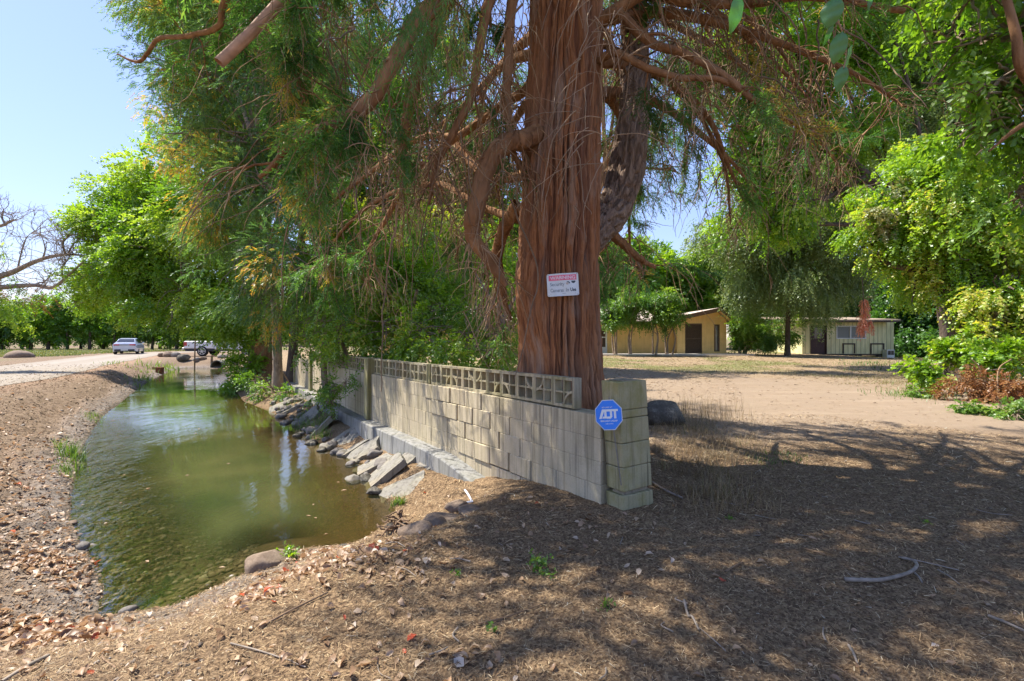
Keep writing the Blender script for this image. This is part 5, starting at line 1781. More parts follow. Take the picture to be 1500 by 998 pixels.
V, F, T = sprays(SO, SD, .45, 16, .15, .024, .5, .5, rt_, .3, ST)
qmesh('upper_boughs', V, F, MAT['leaf_conifer'], tree, attrs=dict(tint=T))
# feathery foreground spray hanging at the top of the view
SO = np.array([at(px, py, 3.3) for px, py in zip(rt_.normal(622, 34, 260), rt_.normal(20, 45, 260))]) + rt_.normal(0, .10, (260, 3))
V, F, T = sprays(SO, rt_.normal(0, .35, (260, 3)) + np.array([0, 0, -.9]), .16 + .12 * rt_.random(260), 16, .07, .006, .5, .2, rt_, .3, np.clip(np.where(SO[:, 0] > -.46, .78, .40) + rt_.normal(0, .12, 260), 0, .88))
qmesh('hanging_spray', V, F, MAT['leaf_conifer'], tree, attrs=dict(tint=T))
print('redwood leaves', len(F), len(cand))
# ------------------------------------------------------------------ other trees and shrubs
rv = np.random.default_rng(77)


def blobs_px(lst):
    return [(np.array(at(px, py, Y)), r) for (px, py, Y, r) in lst]


def crown_mesh(blobs, mat, parent, leaf, width, per=60, nleaf=11, twig=.45, droop=.25, up=.3, shell=.35, seed=0, hang=.3, name='crown', lim=0, squash=.85, tmean=.5, tsd=.2, brown=0.0):
    rg = np.random.default_rng(seed + 1000)
    SO, SD, ST = [], [], []
    for c, r in blobs:
        # break each lobe up into uneven clumps
        nc = max(5, int(9 * r))
        cc, cd = blob_pts(c, (r * .95, r * .95, r * squash), nc, rg, .25)
        cr = r * (.28 + .34 * rg.random(nc))
        ct = np.clip(rg.normal(tmean, tsd, nc), 0, 1)
        for q in range(nc):
            n_ = max(4, int(per * cr[q] ** 2 * 4))
            p, d = blob_pts(cc[q], (cr[q], cr[q], cr[q] * .75), n_, rg, shell)
            SO.append(p)
            SD.append(norm(.55 * d + .6 * cd[q][None, :] + np.array([0, 0, -hang]) + rg.normal(0, .25, (n_, 3))))
            tt = np.clip(ct[q] + rg.normal(0, .10, n_), 0, .86 if brown else 1)
            if brown and rg.random() < brown: tt = .90 + .1 * rg.random(n_)
            ST.append(tt)
    SO, SD, ST = np.vstack(SO), np.vstack(SD), np.concatenate(ST)
    V, F, T = sprays(SO, SD, twig * (.6 + .7 * rg.random(len(SO))), nleaf, leaf, width, .85 if width / leaf > .25 else .5, droop, rg, up, ST)
    if lim: V, F, T = cull(V, F, T, lim)
    return qmesh(name, V, F, mat, parent, attrs=dict(tint=T))


def twig_mesh(blobs, src, mat, parent, n_per=14, r0=.02, seed=0, name='branches'):
    rg = np.random.default_rng(seed + 2000)
    O, D, L_ = [], [], []
    for c, r in blobs:
        for _ in range(n_per):
            e = c + rg.normal(0, .55, 3) * r
            O.append(c + (src - c) * .12 + rg.normal(0, .1, 3) * r); D.append(e - O[-1]); L_.append(r * (.6 + .6 * rg.random()))
    P = grow(np.array(O), np.array(D), np.array(L_), 10, .4, .2, rg)
    V, F = tubes(P, r0 * (.5 + .7 * rg.random((len(O), 1))) * np.linspace(1, .3, 10)[None, :], 4)
    return V, F


def leafy_tree(name, label, cat, base, blobs, mat, leaf, width, bark='bark_grey', r0=.2, group=None, fork=.45, per=60, lean=None, stems=1, part_limbs=True, **kw):
    bx_, by_ = base
    z0 = hz(bx_, by_) - .05
    root = empty(name, (bx_, by_, z0), label, cat, group)
    seed = int(abs(bx_ * 131 + by_ * 17)) % 9999
    rg = np.random.default_rng(seed)
    cen = np.mean([c for c, r in blobs], axis=0)
    Vs, Fs, off = [], [], 0
    for s_ in range(stems):
        dx, dy = (rg.normal(0, .12, 2) if stems > 1 else (0, 0))
        top = cen + (rg.normal(0, .5, 3) if stems > 1 else 0)
        P = np.array([[bx_ + dx, by_ + dy, z0 - .1], [bx_ + dx * 2 + (cen[0] - bx_) * .12, by_ + dy * 2 + (cen[1] - by_) * .12, z0 + (cen[2] - z0) * .4], [bx_ + (top[0] - bx_) * .5 + dx, by_ + (top[1] - by_) * .5, z0 + (top[2] - z0) * .75], top])
        P = resample(P, 30)
        rr = np.linspace(1.0, .35, 30) * r0
        rr[:4] *= np.linspace(1.45, 1.05, 4)
        V, F = tubes(P[None], rr[None], 12)
        ang = np.tile(np.arange(12) / 12 * 2 * PI, 30)
        cp = np.repeat(P, 12, 0)
        V = cp + (V - cp) * (1 + .3 * (vnoise(np.cos(ang) * 2 + seed, np.sin(ang) * 2, cp[:, 2] * 1.5, seed=seed) - .5))[:, None]
        Vs.append(V); Fs.append(F + off); off += len(V)
    qmesh('trunk', np.vstack(Vs), np.vstack(Fs), MAT[bark], root, smooth=True)
    # limbs from the trunk to every lobe, then finer branches
    Vs, Fs, off = [], [], 0
    for c, r in blobs:
        i_ = int(30 * (fork + (.95 - fork) * rg.random()))
        p0 = P[min(29, i_)]
        mid = (p0 + c) / 2 + rg.normal(0, .18, 3) * r + np.array([0, 0, .15 * r])
        Q = resample([p0, mid, c], 12)
        V, F = tubes(Q[None], (np.linspace(.42, .14, 12) * r0)[None], 7)
        Vs.append(V); Fs.append(F + off); off += len(V)
    V, F = twig_mesh(blobs, cen, MAT[bark], root, r0=max(.012, r0 * .14), seed=seed)
    Vs.append(V); Fs.append(F + off)
    qmesh('branches', np.vstack(Vs), np.vstack(Fs), MAT[bark], root, smooth=True)['kind'] = 'stuff'
    crown_mesh(blobs, MAT[mat], root, leaf, width, per=per, seed=seed, **kw)
    return root


BP = blobs_px
# left: broadleaf tree leaning over the creek
leafy_tree('broadleaf_tree', 'bright green broadleaf tree leaning over the far left of the creek', 'tree', (-11.0, 20.9), BP([(335, 497, 20, .5), (352, 500, 19.5, .55), (322, 492, 20.5, .35), (150, 335, 22, 1.3), (190, 295, 22, 1.5), (235, 262, 21, 1.4), (165, 405, 22, 1.5), (235, 375, 21, 1.9), (300, 330, 20, 1.9), (285, 430, 20, 1.8), (222, 440, 22, 1.3), (345, 445, 19, 1.5), (262, 462, 21, .8), (325, 465, 20, .8), (262, 205, 22, 1.0), (150, 430, 23, 1.1), (120, 318, 22, .6), (385, 470, 19, .7), (350, 360, 19, 1.6)]), 'leaf_bright', .15, .075, r0=.26, per=46, twig=.55, tmean=.68, tsd=.26)
# blue-green conifers by the far end of the wall
leafy_tree('conifer_tree', 'blue green conifer with drooping sprays and grey trunk standing before the far wall end', 'tree', (-7.55, 15.6), BP([(262, 25, 13, 1.5), (305, -45, 13, 2), (250, 105, 13, 1.2), (310, 115, 12.5, 1.6), (370, 40, 12, 1.8), (285, 195, 13, 1.3), (350, 200, 12, 1.5), (430, 130, 11.5, 1.4), (440, 20, 11.5, 1.5), (330, 285, 12, 1.3), (400, 285, 11, 1.2), (310, 355, 12.5, 1.1), (360, 378, 11.5, 1.1), (418, 388, 10.5, 1.0), (452, 430, 10.5, .75), (398, 445, 11.5, .8), (362, 445, 12, .7), (408, 488, 12.5, .55), (470, 230, 12, 1.2), (480, 80, 12, 1.3), (360, -140, 12, 2.2), (440, -140, 12, 2)]), 'leaf_blue', .10, .018, r0=.15, per=58, nleaf=15, twig=.28, droop=.25, hang=.35, brown=.08, tmean=.45, tsd=.28, up=.14)
leafy_tree('conifer_tree', 'reddish stump like conifer trunk with dark foliage behind the grey trunk', 'tree', (-9.9, 19.4), BP([(330, 120, 19, 2.2), (370, 220, 18.5, 2), (340, 20, 19, 2.4), (440, 180, 18, 2)]), 'leaf_conifer', .2, .035, bark='bark_red', r0=.34, per=30, nleaf=14, twig=.6, droop=.5, hang=.5)
leafy_tree('conifer_tree', 'dark slender conifer trunk touching the far end of the wall', 'tree', (-8.0, 17.55), BP([(480, 200, 16.5, 1.3), (500, 130, 16, 1.4), (520, 50, 16, 1.5)]), 'leaf_conifer', .2, .035, bark='bark_dark', r0=.17, per=30, nleaf=14, twig=.6, droop=.5, hang=.5)
# shrubs behind the wall
leafy_tree('shrub', 'leafy green shrub behind the far half of the wall', 'shrub', (-4.6, 12.4), BP([(470, 400, 12, 1.1), (520, 435, 11, 1.1), (500, 480, 10.5, .7), (455, 465, 12, .7), (520, 350, 13.5, 1.2), (560, 395, 12, 1.0), (470, 330, 13, .9), (445, 500, 12, .55), (482, 508, 11.4, .5), (525, 505, 11, .55), (545, 490, 10.6, .6)]), 'leaf_vine', .085, .04, r0=.09, per=62, twig=.35, stems=3, tmean=.45, tsd=.25)
leafy_tree('shrub', 'bright leafy shrub behind the middle of the pierced screen', 'shrub', (-2.4, 11.6), BP([(585, 415, 11.5, 1.2), (640, 395, 12, 1.3), (560, 487, 10, .75), (620, 495, 9.6, .7), (600, 340, 13, 1.3), (640, 450, 10.8, .9), (555, 445, 11, .9), (592, 510, 9.8, .5), (650, 512, 9, .45)]), 'leaf_vine', .085, .042, r0=.09, per=70, twig=.35, stems=3, tmean=.5, tsd=.25)
leafy_tree('shrub', 'low glossy green shrub between the screen and the big trunk', 'shrub', (-.7, 9.4), BP([(685, 498, 9, .62), (735, 490, 9, .66), (705, 445, 10.4, .85), (745, 432, 11.5, .9), (690, 350, 13, 1.0), (660, 520, 8.4, .35), (715, 522, 8.3, .32)]), 'leaf_vine', .08, .04, r0=.07, per=75, twig=.32, stems=3, tmean=.55, tsd=.25)
leafy_tree('broadleaf_tree', 'leafy green tree standing behind the wall shrubs left of the big trunk', 'tree', (-4.2, 19.5), BP([(480, 300, 20, 1.9), (560, 275, 20, 2.1), (640, 300, 20, 2.1), (712, 335, 20, 1.9), (520, 190, 20, 1.7), (600, 170, 20, 1.8), (685, 215, 20, 1.7), (470, 395, 18, 1.5), (555, 380, 18, 1.6), (645, 390, 18, 1.6), (720, 415, 18, 1.4), (500, 460, 16, 1.1), (590, 465, 16, 1.1), (690, 470, 16, 1.0), (560, 90, 20, 1.3), (640, 80, 20, 1.2)]), 'leaf_bright', .15, .075, r0=.2, per=34, twig=.5, tmean=.55, tsd=.26)
leafy_tree('conifer_tree', 'dark conifer with open sprays seen behind the curved second stem', 'tree', (2.5, 20.0), BP([(905, 110, 20, 1.4), (955, 190, 20, 1.4), (925, 290, 19.5, 1.1), (1000, 70, 20, 1.5), (895, 20, 20, 1.5), (900, 385, 19.5, 1.0), (940, 410, 19.5, .9), (990, 250, 20, .8), (740, 250, 20, 1.2), (745, 120, 20, 1.3)]), 'leaf_conifer', .16, .028, bark='bark_red', r0=.25, per=20, nleaf=14, twig=.5, droop=.4, hang=.5, tmean=.4)
# sapling in front of the wall
sp = wall_pt(8.25, -.3, 0)
leafy_tree('sapling', 'small green sapling growing on the footing in front of the wall', 'shrub', (sp[0], sp[1]), BP([(488, 570, 9.7, .26), (470, 578, 9.8, .2), (508, 560, 9.6, .16), (484, 590, 9.7, .18), (475, 562, 9.8, .15)]), 'leaf_mid', .07, .03, r0=.018, per=260, twig=.2)
# bright shrub low by the water at the far bank
leafy_tree('shrub', 'vivid sunlit green shrub at the water below the leaning tree', 'shrub', (-11.2, 19.6), BP([(350, 540, 19.0, .55), (360, 550, 18.6, .5), (345, 562, 18.6, .42), (370, 532, 19.2, .5), (352, 572, 18.0, .32)]), 'leaf_vine', .13, .07, r0=.05, per=110, twig=.35, stems=3, tmean=.45)
leafy_tree('shrub', 'low dull green shrub at the foot of the grey trunk before the wall end', 'shrub', (-7.0, 15.0), BP([(385, 572, 14.9, .35), (410, 578, 14.2, .3), (372, 560, 16, .4), (425, 574, 14, .28), (398, 566, 15.6, .3)]), 'leaf_mid', .07, .035, r0=.03, per=150, twig=.25, stems=3, tmean=.4)
# shrubs trained up the house front
for (px, Y, bl, lab) in ((903, 31.6, [(900, 448, 31, 1.0), (912, 462, 31, .8), (895, 470, 31, .6)], 'leftmost pruned shrub on the ochre house front, by the white screen door'),
                         (925, 31.8, [(928, 452, 31.2, 1.0), (934, 470, 31.2, .6), (922, 436, 31, .8)], 'second pruned shrub on the ochre house front, thin trunk'),
                         (957, 31.8, [(958, 448, 31.2, 1.1), (950, 470, 31.2, .5), (962, 432, 31, .8)], 'third pruned shrub on the ochre house front, forked low'),
                         (978, 31.6, [(982, 455, 31, 1.0), (975, 472, 31, .6), (992, 462, 31, .6), (976, 440, 31, .8)], 'rightmost pruned shrub on the ochre house front, beside the gable')):
    leafy_tree('pruned_shrub', lab, 'shrub', ((px - 750) / F_PX * Y, Y), BP(bl), 'leaf_mid', .16, .075, bark='bark_grey', r0=.06, per=50, twig=.5, stems=3, group='pruned shrubs along the house front', tmean=.4)
# background right
leafy_tree('background_tree', 'yellow green tree rising behind the ochre house gable', 'tree', (15.5, 47), BP([(930, 420, 45, 2.6), (990, 428, 46, 2.2), (1040, 400, 47, 3), (1090, 395, 48, 3.0), (1020, 440, 46, 1.8), (1080, 440, 46, 2), (960, 400, 46, 2.2)]), 'leaf_vine', .30, .15, r0=.35, per=22, twig=.9, tmean=.4)
leafy_tree('background_tree', 'green tree showing between the big trunk and the house roof', 'tree', (8.5, 44), BP([(880, 400, 42, 2.4), (900, 430, 42, 2.2), (850, 420, 42, 2.4), (800, 400, 42, 2.6), (730, 410, 42, 2.6), (920, 380, 43, 2)]), 'leaf_mid', .28, .14, r0=.35, per=22, twig=.9)
leafy_tree('drooping_tree', 'grey green drooping tree hanging over the cream shed roof', 'tree', (18.0, 31.6), BP([(1115, 335, 31, 2.2), (1180, 300, 31, 2.7), (1230, 330, 30, 2.2), (1150, 400, 31, 1.9), (1212, 415, 30.5, 1.6), (1100, 415, 31, 1.5), (1252, 395, 31, 1.5), (1202, 452, 31, .75), (1165, 448, 31.5, .8), (1130, 255, 31, 2.3), (1240, 240, 31, 2.3), (1085, 350, 31, 1.6), (1045, 330, 31, 1.2)]), 'leaf_grey', .20, .07, bark='bark_dark', r0=.16, per=21, nleaf=14, twig=.9, droop=.8, hang=.8, squash=1.1, tmean=.68, tsd=.26)
leafy_tree('shrub', 'rounded bush standing between the house gable and the cream shed', 'shrub', (15.4, 32.5), BP([(1100, 478, 32, 1.1), (1130, 488, 32, .9), (1085, 495, 33, .8), (1150, 480, 33, .8), (1110, 500, 31.6, .6)]), 'leaf_mid', .16, .08, r0=.09, per=60, twig=.5, stems=3)
leafy_tree('background_tree', 'dark dense tree directly behind and right of the cream shed', 'tree', (28.5, 39), BP([(1300, 405, 43, 2.8), (1350, 385, 41, 3.2), (1340, 440, 38, 2.8), (1390, 450, 36, 2.8), (1350, 500, 36, 1.7), (1250, 420, 43, 2.4), (1320, 480, 37, 1.6)]), 'leaf_dark', .26, .13, r0=.3, per=26, twig=.8)
leafy_tree('background_tree', 'deep green thicket tree in the shade beyond the brown dry shrub', 'tree', (31, 33), BP([(1440, 425, 34, 3), (1500, 440, 33, 3), (1410, 500, 33, 1.7), (1470, 500, 32, 1.8), (1400, 380, 36, 3), (1540, 380, 34, 3)]), 'leaf_dark', .26, .13, r0=.3, per=26, twig=.8)
leafy_tree('background_tree', 'tall pale green tree at the upper right behind the vivid leaves', 'tree', (28.5, 27.5), BP([(1330, 80, 26, 2.7), (1365, 180, 25, 2.3), (1295, 0, 26, 2.6), (1380, 20, 26, 2.6), (1320, 190, 26, 1.4), (1440, 100, 26, 2.8)]), 'leaf_grey', .22, .08, bark='bark_dark', r0=.4, per=30, twig=.8, droop=.5, hang=.5, tmean=.55)
# vivid broadleaf tree right of the trunk
def deeper(lst, k):
    return [(px, py, Y * k, r * k) for (px, py, Y, r) in lst]


leafy_tree('broadleaf_tree', 'vivid green broadleaf tree with leaning grey limb right of the big trunk', 'tree', (20.2, 22.2), BP(deeper([(1045, 105, 12, .95), (1085, 55, 12, 1.05), (1110, 150, 12, 1.05), (1170, 110, 12.5, 1.1), (1105, 230, 12, .95), (1180, 225, 12.5, 1.0), (1250, 180, 13, 1.0), (1090, 300, 12.5, .7), (1150, 305, 12.5, .9), (1222, 285, 13, .7), (1200, 40, 13, 1.1), (1275, 85, 13.5, 1.0), (1062, 335, 13, .42), (1130, 345, 12.8, .45), (1290, -10, 13, 1.1), (1120, -40, 12, 1.1)], 1.72)), 'leaf_bright', .19, .095, bark='bark_dark', r0=.30, per=24, twig=.6, tmean=.6, fork=.3)
# vine covered tree on the right
vt = leafy_tree('vine_covered_tree', 'tree smothered in sunlit yellow green vines at the right edge', 'tree', (13.0, 14.0), BP([(1300, 272, 15, 1.0), (1345, 245, 15, 1.1), (1290, 340, 15, .95), (1340, 330, 14.5, 1.2), (1400, 285, 14, 1.3), (1400, 380, 14, 1.2), (1345, 400, 14.5, .8), (1460, 340, 13.5, 1.3), (1480, 430, 13, 1.15), (1425, 440, 13.5, .8), (1500, 250, 13.5, 1.4), (1455, 492, 12.6, .7), (1505, 500, 12.5, .85), (1560, 350, 13, 1.6), (1600, 450, 13, 1.6), (1560, 480, 12.5, 1.0), (1275, 380, 15, .5), (1380, 430, 14, .5)]), 'leaf_vine', .105, .062, bark='bark_dark', r0=.4, per=85, twig=.4, droop=.4, hang=.5, tmean=.6, tsd=.26)
crown_mesh(BP([(1300, 300, 14.3, .45), (1320, 282, 14.4, .4), (1345, 262, 14.4, .35), (1290, 330, 14.3, .35)]), leaf_mat('pale_vine_leaves', [(0, (.20, .26, .07)), (.5, (.36, .36, .16)), (1, (.50, .42, .24))], .45, (1.3, 1.2, .7)), vt, .09, .05, per=110, twig=.25, seed=5, name='pale_leaves')  # clumps of paler leaves on the upper left of the vine crown
leafy_tree('vine_thicket', 'low bank of big bright leaves spreading over the ground right of the shed', 'shrub', (11.2, 12.9), BP([(1400, 522, 12.6, .42), (1365, 545, 12.2, .26), (1430, 528, 12.3, .4), (1385, 548, 12, .22), (1345, 552, 12.4, .18), (1420, 500, 13, .5), (1460, 520, 12.2, .4), (1330, 540, 13, .2)]), 'leaf_vine', .12, .085, bark='bark_dark', r0=.03, per=190, twig=.3, stems=4, tmean=.45)
ds = leafy_tree('dry_shrub', 'rust brown dead shrub with bare stems at the right edge of the driveway', 'shrub', (10.9, 10.7), BP([(1405, 558, 11, .30), (1440, 560, 10.8, .38), (1485, 563, 10.5, .42), (1468, 588, 10.4, .25), (1425, 580, 10.8, .25), (1500, 585, 10.4, .3), (1380, 575, 11, .18), (1530, 570, 10.5, .5)]), 'leaf_dead', .06, .03, bark='twig', r0=.02, per=260, twig=.22, stems=7)
for (px, py, lab) in ((1420, 597, 'low green plant at the foot of the rust brown shrub, left one'), (1462, 600, 'low green plant at the foot of the rust brown shrub, middle one'), (1492, 606, 'low green plant at the foot of the rust brown shrub, right one'), (1345, 577, 'small green plant at the edge of the driveway left of the brown shrub')):
    x, y = on_plane(px, py + 6, .06)
    leafy_tree('weed', lab, 'plant', (x, y), [(np.array([x, y, hz(x, y) + .12]), .2), (np.array([x + .15, y, hz(x, y) + .08]), .14)], 'leaf_mid', .06, .04, r0=.01, per=420, twig=.15, part_limbs=False)
# dead red leaves hanging before the shed
dr_ = empty('dead_spray', at(1265, 425, 28), 'bright orange red dead leaf sprays hanging in front of the shed roof', 'branch')
crown_mesh(BP([(1266, 448, 28, .16), (1267, 466, 28, .2), (1262, 474, 28, .13), (1278, 471, 28, .11), (1260, 478, 28, .08), (1266, 440, 28, .1), (1266, 456, 28, .16)]), MAT['leaf_red'], dr_, .20, .05, per=55, nleaf=8, twig=.35, droop=.9, hang=1.4, squash=1.5, name='leaves')
Pd = np.array([[at(1236, 250, 30), at(1250, 330, 29), at(1262, 400, 28), at(1266, 470, 28)]]); V, F = tubes(resample(Pd[0], 20)[None], np.linspace(.05, .015, 20)[None], 6); qmesh('stem', V, F, MAT['bark_dark'], dr_)

leafy_tree('background_tree', 'hazy green tree seen between the gable and the shed roof', 'tree', (30, 60), BP([(1080, 430, 58, 3), (1120, 440, 58, 3), (1160, 445, 58, 3), (1200, 430, 58, 3.2), (1140, 480, 57, 2.4), (1100, 490, 57, 2), (1180, 490, 57, 2), (1240, 440, 58, 3)]), 'leaf_bright', .36, .18, r0=.4, per=16, twig=1.0)
# near tree at the top right with big hanging leaves
gt = leafy_tree('broadleaf_tree', 'nearest dark leaved tree reaching in from the upper right corner', 'tree', (9.3, 5.4), BP([(1400, 60, 6.5, .6), (1465, 115, 6, .7), (1430, 195, 6.3, .45), (1495, 215, 6, .55), (1485, 30, 6, .7), (1498, 305, 6.2, .38), (1540, 150, 5.8, .8), (1600, 50, 5.5, 1.0), (1420, -40, 6.2, .8), (1600, 250, 6, .7), (1500, -120, 5.8, 1), (1700, 0, 5.5, 1.2)]), 'leaf_bright', .135, .052, r0=.22, per=30, nleaf=13, twig=.36, droop=.45, hang=.6, lim=1.9)
bark_tube(tree_px([(1560, 180, 5.0), (1500, 108, 4.6), (1488, 50, 4.6), (1472, -10, 4.7), (1450, -80, 4.8)]), [.05, .042, .036, .03, .02], 10, 40, 91, 'limb', MAT['bark_red'], gt)
bark_tube(tree_px([(1580, 140, 5.2), (1500, 182, 5.2), (1448, 222, 5.3)]), [.035, .026, .010], 8, 30, 92, 'limb', MAT['bark_red'], gt)
bark_tube(tree_px([(1540, -60, 4.6), (1380, -46, 3.4), (1250, -30, 2.6), (1160, -12, 2.45), (1075, -8, 2.35)]), [.03, .022, .016, .011, .006], 8, 40, 93, 'limb', MAT['bark_red'], gt)


def big_leaf(px, py, px2, py2, Y, w, bend=.0, seed=0):
    """one large hanging leaf as a curved blade"""
    a = np.array(at(px, py, Y)); b = np.array(at(px2, py2, Y + .03))
    ax = b - a; ln = np.linalg.norm(ax); ax /= ln
    yaw = math.radians(25 + 30 * ((seed * 37) % 10) / 10.) * (1 if seed % 2 else -1)
    side = norm(np.cross(ax, np.array([math.sin(yaw), math.cos(yaw), .1]))); nn = np.cross(side, ax)
    n_, m_ = 12, 5
    V = []
    for i in range(n_ + 1):
        t = i / n_
        ww = w * (math.sin(PI * t ** .8) ** .75) * .5 + .001
        for j in range(m_):
            s = (j / (m_ - 1) - .5) * 2
            V.append(a + ax * t * ln + side * s * ww + nn * (.10 * w * abs(s) + .12 * ln * t * t + .03 * w * math.sin(t * 16 + s * 2)))
    F = [(i * m_ + j, i * m_ + j + 1, (i + 1) * m_ + j + 1, (i + 1) * m_ + j) for i in range(n_) for j in range(m_ - 1)]
    return np.array(V), np.array(F)


MAT['big_leaf'] = leaf_mat('large_near_leaf', [(0, (.050, .17, .030)), (.6, (.080, .23, .042)), (1, (.22, .30, .03))], .45, (1.2, 1.4, .6), .06)
for q, (a, b, c, d, Y, w) in enumerate([(1086, -8, 1076, 47, 2.35, .085), (1222, -4, 1212, 40, 2.35, .10), (1222, 34, 1210, 68, 2.4, .05), (1234, 46, 1222, 92, 2.4, .075), (1250, 66, 1240, 110, 2.42, .08), (1236, 96, 1226, 134, 2.42, .06), (1280, -20, 1276, 18, 2.5, .05)]):
    V, F = big_leaf(a, b, c, d, Y, w, seed=q)
    qmesh('leaf', V, F, MAT['big_leaf'], gt, smooth=True, attrs=dict(tint=np.full(len(F), .2 + .12 * (q % 5))))
Ps = tree_px([(1216, -18, 2.4), (1228, 30, 2.4), (1240, 70, 2.42), (1236, 100, 2.42)]); V, F = tubes(resample(Ps, 16)[None], np.full((1, 16), .0035), 5); qmesh('leaf_stalk', V, F, MAT['twig'], gt)

# ------------------------------------------------------------------ orchard row beyond the road
def orchard_proto(seed, h):
    rg = np.random.default_rng(seed)
    root = empty('orchard_tree', (0, 0, -100), 'dark green orchard tree in the row beyond the dirt road', 'tree', 'orchard trees beyond the road')
    P = np.array([[[0, 0, -100.1], [.05, 0, -99.2], [-.05, .05, -98.4], [0, 0, -97.2]]]) + rg.normal(0, .04, (1, 4, 3))
    V, F = tubes(resample(P[0], 10)[None], np.linspace(.20, .11, 10)[None], 8)
    qmesh('trunk', V, F, MAT['bark_dark'], root)
    bl = [(np.array([rg.normal(0, .7), rg.normal(0, .7), -100 + 1.6 + (h - 2.2) * q / 6]), 1.25 - .12 * abs(q - 2.5)) for q in range(7)]
    crown_mesh(bl, MAT['leaf_mid'] if seed % 2 else MAT['leaf_bright'], root, .34, .17, per=13, twig=.8, seed=seed, nleaf=9, tmean=.35)
    return root


def copy_tree(o):
    c = o.copy(); COL.objects.link(c)
    for ch in o.children:
        d = ch.copy(); COL.objects.link(d); d.parent = c
    return c


protos = [orchard_proto(s, h) for s, h in ((301, 6.6), (302, 7.4), (303, 6.0), (304, 7.0))]
spots = []
for k in range(22):
    spots.append((-66 + k * 2.55, 60 + .25 * k))
for k in range(16):
    spots.append((-74 + k * 3.4, 66 + .3 * k))
for k, (x, y) in enumerate(spots):
    o = protos[k] if k < 4 else copy_tree(protos[int(rv.integers(0, 4))])
    o.location = (x + rv.normal(0, .25), y + rv.normal(0, .4), hz(x, y) - .02)
    o.rotation_euler = (0, 0, rv.random() * 6.28); s = .88 + .24 * rv.random(); o.scale = (s, s, s * (.92 + .16 * rv.random()))
    if k >= 22:
        o['label'] = 'shaded orchard tree in the second row beyond the dirt road'; o['group'] = 'second row of orchard trees'
for (x, y, lab) in ((-52, 88, 'tall rounded tree rising above the orchard at the far left'), (-36, 92, 'taller dark tree behind the orchard above the sedan'), (-62, 95, 'leftmost tall tree far behind the orchard row'), (-24, 80, 'broad tree behind the creek end and the white truck'), (-14, 70, 'dense tree behind the shrubs left of the big trunk'), (-4, 62, 'broad tree far behind the house roof left of the big trunk')):
    h = 10 + 3 * rv.random()
    bl = [(np.array([x + rv.normal(0, 2.2), y + rv.normal(0, 2), 2.5 + (h - 4) * q / 7]), 2.9) for q in range(8)]
    leafy_tree('background_tree', lab, 'tree', (x, y), bl, 'leaf_mid', .5, .25, r0=.4, per=10, twig=1.2, tmean=.4)

# ------------------------------------------------------------------ half bare tree at the left edge
bt = empty('bare_tree', (-26.2, 21.5, hz(-26.2, 21.5)), 'half bare tree with twisted leafless branches at the left edge beyond the road', 'tree')
rb = np.random.default_rng(12)
Q = tree_px([(-120, 505, 21.5), (-110, 470, 21.5), (-80, 430, 21.5), (-40, 412, 21.5)])
bark_tube(Q, [.30, .24, .20, .16], 12, 40, 201, 'trunk', MAT['bark_grey'], bt)
BL = [([(-60, 425, 21.5), (0, 405, 21.5), (20, 398, 21.4), (60, 380, 21.3), (98, 373, 21.2), (128, 376, 21.1)], [.16, .13, .115, .085, .06, .015]),
      ([(96, 373, 21.2), (92, 357, 21.1), (100, 347, 21.1), (112, 343, 21), (126, 342, 21)], [.05, .04, .032, .024, .01]),
      ([(99, 373, 21.2), (106, 360, 21.2), (114, 352, 21.2), (124, 346, 21.3)], [.04, .03, .02, .01]),
      ([(-60, 425, 21.5), (0, 421, 21.2), (50, 418, 21), (78, 421, 20.9), (104, 400, 20.8), (130, 376, 20.7)], [.13, .11, .085, .075, .05, .015]),
      ([(92, 408, 20.9), (91, 392, 20.9), (101, 378, 20.9), (102, 368, 20.9)], [.04, .03, .022, .012]),
      ([(-50, 340, 21.8), (0, 331, 21.5), (12, 326, 21.5), (20, 322, 21.4)], [.12, .07, .05, .015]),
      ([(7, 328, 21.5), (3, 318, 21.5), (6, 306, 21.5)], [.05, .035, .015]),
      ([(-80, 430, 21.5), (-70, 390, 21.6), (-50, 340, 21.8)], [.15, .13, .11]),
      ([(62, 380, 21.3), (66, 365, 21.3), (60, 345, 21.4), (50, 338, 21.4)], [.035, .025, .016, .006]),
      ([(26, 395, 21.4), (30, 375, 21.5), (38, 350, 21.5), (50, 338, 21.6)], [.04, .03, .018, .006]),
      ([(55, 415, 21), (66, 412, 21), (73, 404, 21), (74, 398, 21)], [.03, .024, .016, .008])]
O, D, L_ = [], [], []
for q, (pts, r) in enumerate(BL):
    P, r_ = bark_tube(tree_px(pts), r, 8, 40, 210 + q, 'branch', MAT['bark_grey'], bt, .15)
    for k in range(int(26 if len(pts) > 4 else 12)):
        i_ = int(rb.integers(6, 39)); O.append(P[i_]); D.append(rb.normal(0, 1, 3) + np.array([.3, 0, .45])); L_.append(.5 + 1.2 * rb.random())
P1 = grow(np.array(O), D, np.array(L_), 12, -.25, .24, rb)
V, F = tubes(P1, .016 * np.linspace(1, .3, 12)[None, :] * np.ones((len(O), 1)), 4)
n2 = len(O) * 5; src = rb.integers(0, len(O), n2); sg = rb.integers(3, 11, n2)
P2 = grow(P1[src, sg], norm(P1[src, sg] - P1[src, sg - 1]) + rb.normal(0, .7, (n2, 3)), .25 + .5 * rb.random(n2), 7, -.1, .22, rb)
V2, F2 = tubes(P2, .008 * np.linspace(1, .4, 7)[None, :] * np.ones((n2, 1)), 3)
V2q = np.vstack([V, V2]); F2q = np.vstack([F, F2 + len(V)])
qmesh('twigs', V2q, F2q, MAT['bark_grey'], bt)['kind'] = 'stuff'
